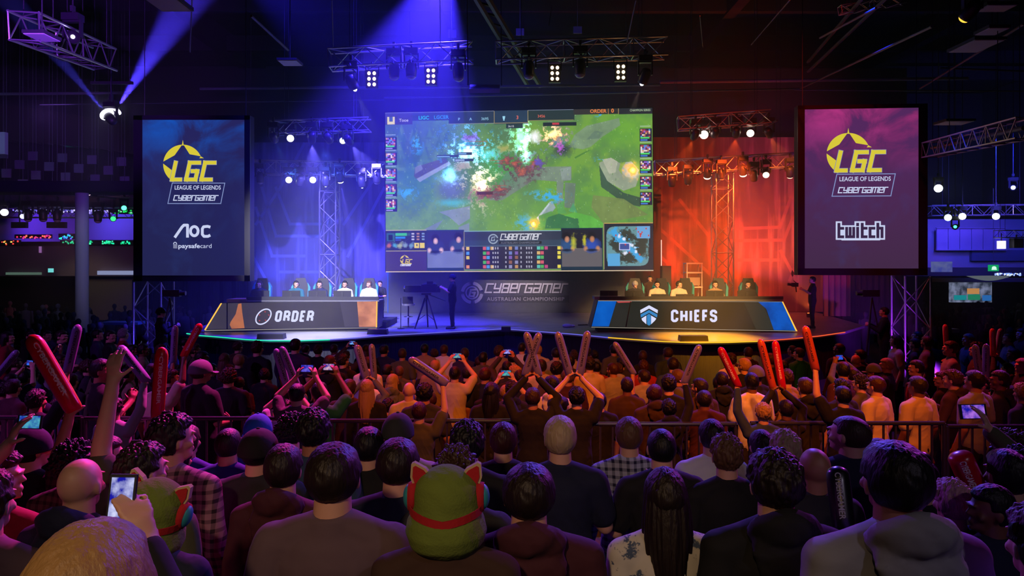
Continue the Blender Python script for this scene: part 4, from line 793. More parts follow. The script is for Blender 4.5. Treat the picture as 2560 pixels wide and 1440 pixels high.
def body(kindL, kindR, yaw=0, pitch=0, seated=False, long_sleeve=False):
    key = (kindL, kindR, yaw, pitch, seated)
    if key not in BODY:
        b = MB(); torso(b); legs(b, 0, seated); h, R = head_parts(math.radians(yaw), math.radians(pitch)); b.add(h.v, h.f); b.capsule((0, -.022, 1.44), (0, -.012, 1.60), .066, .058, 16)
        for s_ in (-1, 1): b.capsule((.02*s_, -.022, 1.505), (.14*s_, -.012, 1.42), .034, .040)
        arm(b, -1, kindL); arm(b, 1, kindR); BODY[key] = (remeshed(b, .009, 'person_body', 2), R.copy())
    ks = ('shirt', kindL, kindR, long_sleeve)
    if ks not in BODY:
        b = MB(); torso(b, .017); up = 2 if long_sleeve else 1
        for s, k in ((-1, kindL), (1, kindR)): arm(b, s, k, grow=.012 if long_sleeve else .016, upto=up, hands=False)
        for s_ in (-1, 1): b.capsule((.03*s_, -.024, 1.492), (.16*s_, -.014, 1.43), .056, .066)
        b.loft([((0, -.02, 1.46), None, .088, .082), ((0, -.02, 1.53), None, .074, .070)], 20)
        me = remeshed(b, .0105, 'shirt', 4); wrinkle(me, .0022, 13, len(BODY)); folds(me, .0032, len(BODY)); BODY[ks] = me
    kt = ('trousers', seated)
    if kt not in BODY:
        b = MB(); legs(b, .016, seated); b.loft([((0, 0, .80), None, .15, .10), ((0, 0, .90), None, .187, .132), ((0, 0, .97), None, .183, .13)], 20); me = remeshed(b, .016, 'trousers', 2); wrinkle(me, .004, 18, 3); BODY[kt] = me
    return BODY[key][0], BODY[key][1], BODY[ks], BODY[kt]
HC = Vector((0, -.008, 1.655))
def sstep(a, b_, x): t = min(1, max(0, (x-a)/(b_-a))); return t*t*(3-2*t)
def hair_mesh(kind):
    n, m = (110, 84); vs = []; fs = []; amp = {'bob': .0035, 'short': .004, 'buzz': .0012, 'messy': .009, 'curly': .016, 'long': .005, 'balding': .004, 'shell': .0, 'spiky': .012}[kind]; th = {'bob': .02, 'short': .013, 'buzz': .005, 'messy': .018, 'curly': .026, 'long': .018, 'balding': .008, 'shell': .026, 'spiky': .016}[kind]
    for j in range(m+1):
        t = math.pi*j/m
        for i in range(n):
            a = 2*math.pi*i/n; d = Vector((math.sin(t)*math.cos(a), math.sin(t)*math.sin(a), math.cos(t)))
            base = Vector((d.x*.078, d.y*.097, d.z*.095)); low = -.74 if kind not in ('long', 'bob') else -.8
            cov = sstep(low-.14, low+.10, d.z)                                   # nape line
            front = sstep(.25, .55, d.y); cov *= 1-front*(1-sstep(.42, .62, d.z))  # forehead
            side = sstep(-.15, .1, d.y)*sstep(.5, .8, abs(d.x)); cov *= 1-side*(1-sstep(-.05, .15, d.z)) if kind not in ('long', 'bob') else 1
            if kind == 'balding': cov *= 1-sstep(.55, .8, d.z)*.999
            q = base*12; ns = noise.noise(q*2.2)*.8+noise.noise(Vector((q.x*9, q.y*9, q.z*2.2)))*.7
            if kind in ('curly',): ns = noise.noise(q*6)*1.3+noise.noise(q*11)*.6
            if kind in ('messy', 'spiky'): ns += abs(noise.noise(Vector((q.x*6, q.y*6, q.z*2))))*1.6-.4
            sw = noise.noise(Vector((math.atan2(d.y, d.x)*5, d.z*1.5, 4)))*.3
            tt = th*(1-.62*(1-sstep(-.75, .15, d.z))); r = 1+(-.13+(.13+tt/.09)*cov)+(ns+sw)*amp/.09*cov*(.45+.55*sstep(-.6, .2, d.z))
            r += .010/.09*sstep(.1, .9, d.z)*(1 if kind in ('short', 'messy', 'spiky') else .3)*cov
            vs.append(base*r+HC)
    for j in range(m):
        for i in range(n): fs.append((j*n+i, j*n+(i+1) % n, (j+1)*n+(i+1) % n, (j+1)*n+i))
    b = MB().add(vs, fs)
    if kind in ('long', 'bob'):
        rows = 40; cols = 60; vs = []; fs = []
        for j in range(rows+1):
            t = j/rows; z = 1.70-.44*t; half = .088+.022*math.sin(math.pi*min(1, t*1.5)*.8)-.03*max(0, t-.7)/.3
            for i in range(cols+1):
                a = math.pi*(1.02+.96*i/cols) if t < 2 else 0; q = noise.noise(Vector((i*.55, t*2.2, 1.3)))*.012*(.3+t)+noise.noise(Vector((i*1.7, t*1.2, 7)))*.006
                zz = z-(.05*noise.noise(Vector((i*.8, 0, 3)))*t if t > .6 else 0); vs.append(Vector(((half+q)*math.cos(a), (.085+.05*t*(1-t)*2+q+.03*t)*math.sin(a)-.01-.02*t, zz)))
        for j in range(rows):
            for i in range(cols): fs.append((j*(cols+1)+i, j*(cols+1)+i+1, (j+1)*(cols+1)+i+1, (j+1)*(cols+1)+i))
        k = len(vs); inner = [Vector((v.x*.86, v.y*.8, v.z)) for v in vs]; fi = [tuple(q+k for q in f[::-1]) for f in fs]
        rim = [(rows*(cols+1)+i, rows*(cols+1)+i+1, rows*(cols+1)+i+1+k, rows*(cols+1)+i+k) for i in range(cols)]+[(j*(cols+1)+c_, (j+1)*(cols+1)+c_, (j+1)*(cols+1)+c_+k, j*(cols+1)+c_+k) for j in range(rows) for c_ in (0, cols)]
        b.add(vs+inner, fs+fi+rim)
    me = b.mesh('hair', True); return me
HAIR = {k: hair_mesh(k) for k in ('bob', 'short', 'buzz', 'messy', 'curly', 'long', 'balding', 'spiky')}
def dome(zlow=-.12, grow=.020, n=40, m=20):
    vs = []; fs = []
    for j in range(m+1):
        t = (math.pi/2-zlow*1.2)*j/m
        for i in range(n):
            a = 2*math.pi*i/n; d = Vector((math.sin(t)*math.cos(a), math.sin(t)*math.sin(a), math.cos(t))); seam = .0015*abs(math.cos(3*a))
            vs.append(Vector((d.x*(.078+grow-seam), d.y*(.099+grow-seam), d.z*(.098+grow*1.15)))+HC)
    for j in range(m):
        for i in range(n): fs.append((j*n+i, (j+1)*n+i, (j+1)*n+(i+1) % n, j*n+(i+1) % n))
    k = len(vs); vs += [HC+(v-HC)*.93 for v in vs[-n:]]; fs += [((m)*n+i, k+i, k+(i+1) % n, m*n+(i+1) % n) for i in range(n)]; return MB().add(vs, fs)
CAP = dome().ball(HC+Vector((0, 0, .122)), (.01, .01, .006), 8, 6).mesh('cap', True); BEANIE = dome(-.25, .024).mesh('beanie', True)
BRIM = MB().loft([((0, y, 1.645+.012*math.cos(y*30)-(y-.09)*.25), Matrix.Rotation(math.pi/2, 3, 'X'), w_, .004) for y, w_ in ((.07, .082), (.10, .08), (.13, .072), (.155, .055), (.17, .03))], 16).mesh('brim', True)
HOOD = MB(); rg = []
for i in range(25):
    a = 2*math.pi*i/24; thick = .034+.018*max(0, -math.sin(a)); c_ = Vector((.088*math.cos(a), -.02+.085*math.sin(a)-(.03 if math.sin(a) < 0 else 0), 1.485-.045*math.sin(a)*-1*(-1)+(-.02 if math.sin(a) > 0 else .01))); tdir = Vector((-math.sin(a), math.cos(a), 0)); R = tdir.to_track_quat('Z', 'Y').to_matrix(); rg.append((c_, R, thick, thick*1.25))
HOOD.loft(rg, 12); HOOD.loft([((0, -.07, 1.515), None, .085, .03), ((0, -.095, 1.49), None, .115, .045), ((0, -.125, 1.44), None, .125, .04), ((0, -.135, 1.38), None, .105, .032), ((0, -.135, 1.33), None, .065, .024), ((0, -.130, 1.30), None, .02, .014)], 24); HOODM = remeshed(HOOD, .011, 'hood', 3); wrinkle(HOODM, .004, 30)
EYES = MB().ball((-.03, .083, 1.655), (.013, .008, .008), 10, 6).ball((.03, .083, 1.655), (.013, .008, .008), 10, 6).mesh('eyes', True)
HPH = MB(); pts = [(.092*math.cos(t), -.008, 1.655+.115*math.sin(t)) for t in [math.pi*i/16 for i in range(17)]]
HPH.path(pts, .009).loft([((-.075, -.005, 1.64), Matrix.Rotation(math.pi/2, 3, 'Y'), .038, .036), ((-.105, -.005, 1.64), Matrix.Rotation(math.pi/2, 3, 'Y'), .034, .032)], 16).loft([((.075, -.005, 1.64), Matrix.Rotation(math.pi/2, 3, 'Y'), .038, .036), ((.105, -.005, 1.64), Matrix.Rotation(math.pi/2, 3, 'Y'), .034, .032)], 16); HPH.path([(-.09, .02, 1.62), (-.06, .10, 1.59), (-.02, .115, 1.585)], .004); HPH = HPH.mesh('headset', True)
SHOE = MB()
for s in (-1, 1): SHOE.capsule((.105*s, -.05, .04), (.115*s, .17, .035), .045, .038, 14, sx=1.2, X=(1, 0, 0)); SHOE.box((.11*s, .06, .008), (.1, .28, .016))
SHOEM = SHOE.mesh('shoes', True)
SKIN = {'p': ('skin_pale', 'c89880'), 't': ('skin_tan', 'a87458'), 'd': ('skin_brown', '70452f')}
def skin(k): return mat(SKIN[k][0], SKIN[k][1], .5, bump=(60, .15, .002))
HCOL = {'black': '0c0a0a', 'dark brown': '1c120d', 'brown': '352114', 'light brown': '5c4028', 'blond': '9a7848', 'red': '34140c', 'grey': '77777c', 'pink-blond': 'b88888', 'pale blond': 'a89070'}  # red: tint of red stage light put into the hair colour, also reddish hair
def hairm(c): return mat('hair_'+c.replace(' ', '_'), HCOL[c], .5, bump=(34, .8, .005, (3.5, 3.5, .45)), spec=.35)
CLO = {'black': '08080a', 'navy': '0e1430', 'dark grey': '26262a', 'grey': '5a5a60', 'light grey': '8c8c90', 'white': 'c0c0c4', 'cream': 'b8a890', 'olive': '4a4a32', 'maroon': '401420', 'red': '8c1420', 'teal': '0e5a66', 'blue': '1c3c8c', 'green': '0c6a3a', 'brown': '3a2418', 'mauve': '5c4850', 'purple': '2c1840', 'tan': '8c7458', 'denim': '283c5c', 'bright blue': '1a6ab8'}
def clothm(c):
    if c.startswith('plaid'): return plaid(c)
    if c == 'patterned': return patterned()
    return mat('cloth_'+c.replace(' ', '_'), CLO[c], .88, bump=(9, .5, .012))
def plaid(c):
    if c in MATS: return MATS[c]
    c1, c2 = {'plaid blue': ('9aa0c0', '14163a'), 'plaid mauve': ('9a7080', '2a1822'), 'plaid olive': ('5a5048', '1c1a18')}[c]; m = mat(c, c1, .85); nt = m.node_tree; L = nt.links.new; N = nt.nodes.new; b = nt.nodes['Principled BSDF']; tc = N('ShaderNodeTexCoord'); last = None
    for ax in ('X', 'Z'):
        w_ = N('ShaderNodeTexWave'); w_.bands_direction = ax; w_.inputs['Scale'].default_value = 7; w_.inputs['Detail'].default_value = 0; L(tc.outputs['Object'], w_.inputs['Vector']); r = N('ShaderNodeMapRange'); r.inputs[1].default_value = .62; r.inputs[2].default_value = .7; L(w_.outputs['Fac'], r.inputs[0])
        if last is None: last = r
        else: mx = N('ShaderNodeMath'); mx.operation = 'ADD'; L(last.outputs[0], mx.inputs[0]); L(r.outputs[0], mx.inputs[1]); mm = N('ShaderNodeMath'); mm.operation = 'MULTIPLY'; mm.inputs[1].default_value = .55; L(mx.outputs[0], mm.inputs[0]); last = mm
    x = N('ShaderNodeMix'); x.data_type = 'RGBA'; x.inputs[6].default_value = (*lin(c1), 1); x.inputs[7].default_value = (*lin(c2), 1); L(last.outputs[0], x.inputs[0]); L(x.outputs[2], b.inputs['Base Color']); return m
def patterned():
    if 'cloth_patterned' in MATS: return MATS['cloth_patterned']
    m = mat('cloth_patterned', 'b0b0a8', .85); nt = m.node_tree; L = nt.links.new; N = nt.nodes.new; tc = N('ShaderNodeTexCoord'); n = N('ShaderNodeTexNoise'); n.inputs['Scale'].default_value = 16; n.inputs['Detail'].default_value = 5; n.inputs['Roughness'].default_value = .7
    r = N('ShaderNodeMapRange'); r.inputs[1].default_value = .55; r.inputs[2].default_value = .6; x = N('ShaderNodeMix'); x.data_type = 'RGBA'; x.inputs[6].default_value = (*lin('bcb8ac'), 1); x.inputs[7].default_value = (*lin('405068'), 1)
    L(tc.outputs['Object'], n.inputs['Vector']); L(n.outputs['Fac'], r.inputs[0]); L(r.outputs[0], x.inputs[0]); L(x.outputs[2], nt.nodes['Principled BSDF'].inputs['Base Color']); return m
PEOPLE = []
def person(loc, s=1, rz=0, pose=('down', 'down'), yaw=0, pitch=0, hair='short', hc='dark brown', sk='p', shirt='black', long=False, hood=False, trousers='denim', seated=False, cap=None, eyes=False, headset=False, shoes=False, girth=1.0, name='person', print_=None, group=None, hat=None, yoke=None):
    bm_, R, sh, tr = body(pose[0], pose[1], yaw, pitch, seated, long)
    o = link(name, bm_, skin(sk)); o.location = loc; o.rotation_euler = (0, 0, rz); o.scale = (s*girth, s*(1+(girth-1)*.8), s)
    link('shirt', sh, clothm(shirt), o); link('trousers', tr, clothm(trousers), o)
    M = Matrix.Translation(PIV) @ R.to_4x4() @ Matrix.Translation(-PIV)
    def hd(nm, me, m): c = link(nm, me, m, o); c.matrix_local = M; return c
    if cap and hair != 'long': hair = 'buzz'
    if hair and hair != 'bald': hd('hair', HAIR[hair], hairm(hc))
    if cap:
        k, c_ = cap
        if k == 'beanie': hd('beanie', BEANIE, clothm(c_))
        else:
            cp = hd('cap', CAP, clothm(c_)); br = link('brim', BRIM, clothm(c_), cp)
            if k == 'backward': br.rotation_euler = (0, 0, math.pi)
    if hood: link('hood', HOODM, clothm(shirt), o)
    if eyes: hd('eyes', EYES, mat('eye_dark', (.03, .025, .02), .2))
    if headset: hd('headset', HPH, M_CASE)
    if shoes or not seated: link('shoes', SHOEM, mat('shoe_dark', (.03, .03, .03), .6), o) if not seated else None
    if print_:
        txt, c_, w_, z_, h_ = print_; bd = Board(o, 0, 0, 100, 100, .4, .4); t = bd.text('back_print', txt, 50, 50, h_, mat('print_'+c_, CLO.get(c_, c_), .7), -.145, bold=.03, align='CENTER', width=w_); t.location = (0, 0, z_)
        n = len(t.data.vertices); co = np.empty(n*3); t.data.vertices.foreach_get('co', co); co = co.reshape(-1, 3); co[:, 0] -= (co[:, 0].max()+co[:, 0].min())/2; co[:, 1] = -.152+co[:, 0]**2*1.3+(-.012); t.data.vertices.foreach_set('co', co.ravel())
    o['category'] = 'person'
    if group: o['group'] = group
    PEOPLE.append(o); return o
def desc(hair, hc, shirt, long, hood, cap):
    h = 'bald head' if hair == 'bald' else '%s %s hair' % ({'short': 'short', 'buzz': 'cropped', 'messy': 'tousled', 'curly': 'curly', 'long': 'long', 'balding': 'thinning', 'spiky': 'spiky'}.get(hair, ''), hc)
    if cap: h = '%s %s' % (cap[1], 'beanie' if cap[0] == 'beanie' else 'cap')
    s = {'plaid blue': 'blue plaid shirt', 'plaid mauve': 'mauve plaid shirt', 'plaid olive': 'olive plaid shirt', 'patterned': 'white patterned top'}.get(shirt) or '%s %s' % (shirt.replace(' ', '-'), 'hoodie' if hood else 'long-sleeve' if long else 'tee')
    return h, s
def facing(x, y, tx=0, ty=27): return -math.atan2(tx-x, ty-y)
# solve the distance of somebody from the head top (photo row) and head width in px
def solve(px, top, wpx, hh=1.785):
    best = None
    for i in range(41):
        d = 320/wpx*(.72+.56*i/40); z = CZ-(top-HY)/FPX*d; s = (z-gz(d))/hh; c = abs(math.log(max(.01, d*wpx/320)))*1.0+max(0, abs(s-.985)-.045)*14
        if best is None or c < best[0]: best = (c, d, s)
    c, d, s = best; s = min(1.12, max(.84, s)); return d, s
USED = []
# ---------------------------------------------------------------- near people, behind the rail
N_ = []   # px, top, width, dict
def near(px, top, w_, label, **k):
    dd = k.pop('d', None); tilt = k.pop('tilt', 0); d, s = solve(px, top, w_)
    if dd: d = dd; s = min(1.15, max(.8, (CZ-(top-HY)/FPX*d-gz(d))/1.785))
    x = (px-CXP)/FPX*d; rz = facing(x, d)+math.radians(k.pop('turn', 0)); z = CZ-(top-HY)/FPX*d-1.785*s
    if k.pop('sit_ok', 0): pass
    o = person((x, d, z), s, rz, **k); o['label'] = label; o['group'] = 'audience behind the rail'; USED.append((x, d)); return o
near(835, 1098, 128, 'big dark haired person in plain mauve tee at bottom centre left', hair='short', hc='dark brown', shirt='mauve', girth=1.12)
near(710, 1103, 90, 'person with thinning dark hair in maroon hoodie left of the mauve tee', hair='short', hc='dark brown', shirt='maroon', long=True, hood=True, d=3.2)
near(647, 1066, 88, 'person with black cap and grey tee with white back letters', hair='short', hc='black', cap=('cap', 'black'), shirt='dark grey', print_=("U'SS", 'light grey', 60, 1.2, 12), d=3.8, girth=1.1)
near(995, 1088, 88, 'person with short brown hair in navy tee right of the mauve tee', hair='short', hc='dark brown', shirt='navy', d=3.1, girth=1.1)
near(1000, 1150, 60, 'person in black and grey raglan top in front of the navy tee', hair='short', hc='black', shirt='grey', yoke='black', d=3.9, long=True) if 0 else None
near(995, 1027, 86, 'person in charcoal grey cap looking up near the rail', hair='short', hc='dark brown', cap=('cap', 'dark grey'), shirt='light grey', d=4.2)
near(922, 1062, 76, 'dark haired person with black tee behind the grey cap wearer', hair='short', hc='black', shirt='black', d=4.1)
near(785, 1017, 92, 'tall black haired person in blue grey tee by the rail', hair='messy', hc='black', shirt='denim', d=4.0, sk='t')
near(728, 1030, 78, 'person with curly black hair beside the tall black haired person', hair='curly', hc='black', shirt='black', d=4.7)
near(1168, 1046, 96, 'person with tousled black hair above the green plush hat', hair='messy', hc='black', shirt='black', d=3.7)
near(1140, 1112, 84, 'person with frizzy brown hair directly behind the green plush hat', hair='curly', hc='brown', shirt='dark grey', d=3.0)
near(1258, 1050, 72, 'person with short reddish hair in black tee right of the green hat', hair='short', hc='red', shirt='black', d=4.4)
near(1322, 1150, 118, 'dark haired person in maroon hoodie at bottom centre', hair='short', hc='dark brown', shirt='maroon', long=True, hood=True, d=2.55, girth=1.15)
near(1400, 1033, 84, 'blond person in navy tee with both arms raised at centre', hair='short', hc='pale blond', shirt='navy', pose=('clap', 'clap'), d=3.8)
near(1572, 1037, 66, 'person in blue plaid shirt with short fair hair at the rail', hair='short', hc='light brown', shirt='plaid blue', long=True, d=4.45)
near(1653, 1060, 76, 'person with cropped black hair in black tee clapping', hair='buzz', hc='black', shirt='black', pose=('clap', 'clap'), d=3.9)
near(1662, 1160, 106, 'woman with very long dark hair in white patterned top', hair='long', hc='dark brown', shirt='patterned', long=True, d=2.7, girth=.95, name='person')
near(1778, 1043, 60, 'person in white tee with blue lit short hair by the rail gap', hair='short', hc='dark brown', shirt='white', d=4.7)
near(1815, 1080, 78, 'person with short fair hair lit pink in black jacket', hair='spiky', hc='light brown', shirt='black', long=True, d=3.85)
near(1903, 1070, 56, 'person with short blue lit hair just right of the rail gap', hair='short', hc='dark brown', shirt='navy', d=4.75)
near(1962, 1071, 76, 'person with fluffy pale hair beside a shiny bald person', hair='messy', hc='pale blond', shirt='black', d=4.1)
near(2036, 1106, 86, 'shiny bald person in dark top right of the pale haired one', hair='bald', shirt='dark grey', d=3.5, sk='t', pose=('down', 'down'))
near(1936, 1118, 118, 'person with brown tousled hair in black hoodie at bottom right', hair='messy', hc='dark brown', shirt='black', long=True, hood=True, d=2.55, girth=1.1)
near(2126, 1028, 80, 'person with cropped hair, ear stud and navy shirt above the grey hoodie', hair='buzz', hc='brown', shirt='navy', yaw=35, d=4.2, girth=1.2)
near(2236, 1093, 138, 'black haired person in pale grey hoodie at bottom right', hair='short', hc='black', shirt='light grey', long=True, hood=True, d=2.2, girth=1.15, sk='t')
near(2380, 1193, 96, 'person with short pinkish blond hair beside the grey hoodie', hair='messy', hc='pink-blond', shirt='navy', d=3.2)
near(2478, 1203, 96, 'person with black hair in profile, navy tee, at the lower right', hair='short', hc='black', shirt='navy', d=3.0, yaw=80, sk='d')
near(2522, 1072, 82, 'person with curly purple lit hair at the right edge', hair='curly', hc='brown', shirt='navy', d=3.9)
near(2562, 1112, 90, 'woman with glasses and dark curly hair in profile at the right edge', hair='curly', hc='black', shirt='black', d=3.4, yaw=70)
near(2600, 1255, 150, 'person in grey hooded top cut by the bottom right edge', hair='messy', hc='brown', shirt='light grey', long=True, hood=True, d=2.0)
near(203, 1128, 112, 'bald person in dark navy hoodie at lower left', hair='bald', shirt='navy', long=True, hood=True, d=2.75, sk='p')
near(355, 1100, 104, 'person with wavy dark hair and raised arm in olive shirt', hair='messy', hc='dark brown', shirt='olive', d=3.0, yaw=-30, pose=('reach', 'down'), turn=-4)
near(428, 1028, 106, 'person with thick dark hair in mauve plaid shirt', hair='messy', hc='black', shirt='plaid mauve', long=True, d=3.5, yaw=-40)
near(262, 1083, 84, 'person with brown hair tilted back near the raised arm', hair='short', hc='brown', shirt='black', d=3.9, yaw=-50)
near(77, 1063, 86, 'person in navy cap at the lower left', hair='short', hc='black', cap=('cap', 'navy'), shirt='black', d=3.9, yaw=-20)
near(-6, 1120, 100, 'person in red and teal jacket cut by the left edge, face in profile', hair='messy', hc='brown', shirt='red', long=True, d=3.1, yaw=-70)
near(572, 1060, 66, 'person with shaved dark hair in blue shirt beside the blue cap', hair='buzz', hc='dark brown', shirt='blue', d=4.4)
near(646, 1030, 66, 'person in bright blue cap worn backward at the rail', hair='short', hc='dark brown', cap=('backward', 'bright blue'), shirt='blue', d=4.9)
near(185, 1098, 74, 'person in black plaid shirt left of the bald head', hair='curly', hc='black', shirt='plaid olive', long=True, d=3.6, pose=('down', 'down'))
near(232, 1283, 285, 'very near person with blurred blond hair at the bottom left', hair='bob', hc='blond', shirt='black', d=1.12)
near(2196, 1092, 60, 'person with violet lit hair hidden behind the black haired one', hair='short', hc='brown', shirt='purple', d=4.6)
near(470, 1058, 60, 'person in blue tee between the plaid shirt and the rail', hair='short', hc='brown', shirt='blue', d=4.8)
near(1232, 1055, 60, 'person mostly hidden behind the reddish haired one at the rail', hair='short', hc='black', shirt='black', d=5.0) if 0 else None
near(2300, 1140, 72, 'person with dark hair holding dark inflatable sticks near the grey hoodie', hair='short', hc='black', shirt='black', d=3.6)
near(530, 1205, 60, 'person in dark denim jacket seated low behind the maroon hoodie', hair='short', hc='black', shirt='denim', d=3.0) if 0 else None
# ---- green plush hats
def plush_hat(o, s=1, tiltz=0, tiltx=0):
    g = mat('plush_green', '66782a', .95, bump=(120, .6, .004)); rd = mat('plush_red', 'a8141e', .9, bump=(90, .4, .003)); cr = mat('plush_cream', 'b8a078', .9); te = mat('plush_teal', '2c8c98', .5)
    prof = [(0, .05), (.012, .095), (.04, .125), (.08, .137), (.115, .130), (.140, .118), (.165, .113), (.20, .112), (.235, .103), (.265, .080), (.285, .05), (.296, .015)]
    h = MB().loft([((0, 0, z), None, r, r*1.05) for z, r in prof], 36); me = remeshed(h, .007, 'plush_hat', 2); wrinkle(me, .002, 26)
    p = link('plush_hat', me, g, o, (0, 0, 1.485)); p.scale = (s, s, s); p.rotation_euler = (tiltx, tiltz, 0)
    for sd in (-1, 1):
        R = Matrix.Rotation(.5*sd, 3, 'Y'); P_ = lambda pts, y0, y1, k: [R @ Vector((x*k, y, z*k)) for y in (y0, y1) for x, z in pts]
        E = [(-.036, 0), (.036, 0), (.03, .035), (.006, .072), (-.006, .072), (-.03, .035)]; n = len(E); F = [tuple(range(n)), tuple(range(n, 2*n))[::-1]]+[(i, i+n, (i+1) % n+n, (i+1) % n) for i in range(n)]
        e = MB().add(P_(E, -.012, .012, 1), F).build('hat_ear', cr, p, loc=(.078*sd, 0, .242)); MB().add(P_([(x, z+.012) for x, z in E], -.017, .013, .72), F).build('inner_ear', rd, p, loc=(.078*sd, 0, .242))
        MB().loft([((sd*.100, 0, .19), Matrix.Rotation(math.pi/2, 3, 'Y'), .052, .040), ((sd*.128, 0, .19), Matrix.Rotation(math.pi/2, 3, 'Y'), .048, .038)], 20).build('hat_pad', rd, p, True); MB().ball((sd*.125, 0, .19), (.022, .034, .042), 16, 12).build('hat_pad_cap', te, p, True)
    st_ = MB(); rg = []
    for i in range(33):
        a = 2*math.pi*i/32; z = .137+.020*abs(math.cos(a)); r = .121; rg.append((r*math.cos(a), r*1.05*math.sin(a), z))
    for a_, c_ in zip(rg, rg[1:]):
        o1 = [(a_[0]*k, a_[1]*k, a_[2]+h_) for k in (1, 1.03) for h_ in (-.013, .013)]; o2 = [(c_[0]*k, c_[1]*k, c_[2]+h_) for k in (1, 1.03) for h_ in (-.013, .013)]
        st_.add(o1+o2, [(0, 1, 5, 4), (2, 6, 7, 3), (1, 3, 7, 5), (0, 4, 6, 2)])
    st_.build('hat_strap', rd, p)
def near_hat(px, top, d, label, s, **k):
    z = CZ-(top-HY)/FPX*d; x = (px-CXP)/FPX*d; sc = min(1.1, max(.75, (z-gz(d))/(1.485+.296*s))); tz = k.pop('tz', 0); o = person((x, d, z-(1.485+.296*s)*sc), sc, facing(x, d), hair=None, hc='brown', **k); o['label'] = label; o['group'] = 'audience behind the rail'; plush_hat(o, s, tz, k.get('tx', 0)); USED.append((x, d)); return o
near_hat(1116, 1163, 2.28, 'person in green plush hat with red strap, ears and teal pads, bottom centre', 1.0, shirt='brown', long=True)
near_hat(352, 1190, 2.35, 'person in tilted green plush hat behind the glowing phone at lower left', .95, shirt='navy', tz=.28)
# ---------------------------------------------------------------- inflatable cheering sticks and phones
STICK = MB().loft([((0, 0, z), None, r, r2) for z, r, r2 in ((0, .042, .012), (.015, .044, .03), (.05, .048, .046), (.15, .05, .05), (.45, .05, .05), (.53, .049, .047), (.57, .04, .036), (.592, .022, .018), (.6, .006, .005))], 20).mesh('stick', True)
def slet():
    r = empty('t'); bd = Board(r, 0, 0, 100, 100, 1, 1); t = bd.text('lettering', 'CYBERGAMER', 0, 0, 2.6, None, 0, bold=.03, width=40); me = t.data; n = len(me.vertices); co = np.empty(n*3); me.vertices.foreach_get('co', co); co = co.reshape(-1, 3); x = co[:, 0]-co[:, 0].min(); z = co[:, 2]-co[:, 2].min()-.013; out = np.stack([z, -np.sqrt(np.maximum(.0515**2-z**2, 0)), .53-x], 1); me.vertices.foreach_set('co', out.ravel()); me.update(); bpy.data.objects.remove(t); bpy.data.objects.remove(r); return me
SLET = slet()
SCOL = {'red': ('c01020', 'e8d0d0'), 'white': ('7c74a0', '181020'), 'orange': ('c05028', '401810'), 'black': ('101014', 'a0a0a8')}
def stick(base, top, col, lab, L=.6, width=.1):
    base = Vector(base); top = Vector(top); d = top-base; z = d.normalized(); f = (base-Vector((0, 0, CZ))).normalized(); x = z.cross(-f).normalized()*-1; y = z.cross(x)
    if y.dot(f) < 0: x, y = -x, -y
    M = Matrix((x, y, z)).transposed().to_4x4(); M.translation = base; c1, c2 = SCOL[col]
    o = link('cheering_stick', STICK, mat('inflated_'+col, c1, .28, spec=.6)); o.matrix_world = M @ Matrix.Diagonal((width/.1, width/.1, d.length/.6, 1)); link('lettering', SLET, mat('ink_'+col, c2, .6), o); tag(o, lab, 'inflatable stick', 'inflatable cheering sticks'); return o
def phone(p, rz, tilt, lab, scr='5070ff', land=True, s=1.0):
    w_, h = (.15, .078) if land else (.078, .15); o = empty('mobile_phone', p, rz, lab, 'phone', 'raised phones'); o.rotation_euler = (tilt, 0, rz); o.scale = (s, s, s); MB().box((0, 0, 0), (w_, .009, h)).build('phone_body', M_CASE, o)
    MB().box((0, -.0055, 0), (w_*.84, .001, h*.88)).build('phone_screen', ledp('phone_picture_'+scr, '1818a0', scr, 22), o); return o
SHC = ['black']*7+['navy', 'dark grey', 'dark grey', 'grey', 'brown', 'maroon', 'white', 'cream', 'olive', 'black', 'mauve', 'denim', 'light grey', 'tan', 'purple', 'red']; HH = ['black']*4+['dark brown']*6+['brown']*3+['light brown', 'red', 'blond']; HK = ['short']*7+['buzz', 'messy', 'messy', 'curly', 'short', 'spiky', 'long', 'balding']
rp = random.Random(11)
CROWD = []   # dict entries to be labelled afterwards
def crowd(x, d, s, px, top, **k):
    k.setdefault('hair', rp.choice(HK)); k.setdefault('hc', rp.choice(HH)); k.setdefault('shirt', rp.choice(SHC)); k.setdefault('sk', rp.choice('pppttd')); k.setdefault('trousers', rp.choice(['denim', 'black', 'dark grey'])); k.setdefault('girth', rp.uniform(.92, 1.1))
    if k['hair'] == 'bald': k['hc'] = 'brown'
    if 'long' not in k and rp.random() < .25: k['long'] = True; k['hood'] = rp.random() < .6
    zz = k.pop('z', None); turn = k.pop('turn', None); rz = facing(x, d)+math.radians(rp.uniform(-12, 12) if turn is None else turn); k.setdefault('yaw', rp.choice([0, 0, 0, 25, -25])); act = k.pop('act', '')
    o = person((x, d, gz(d) if zz is None else zz), s, rz, **k); CROWD.append((o, px, top, d, desc(k['hair'], k['hc'], k['shirt'], k.get('long'), k.get('hood'), k.get('cap')), act)); USED.append((x, d)); return o
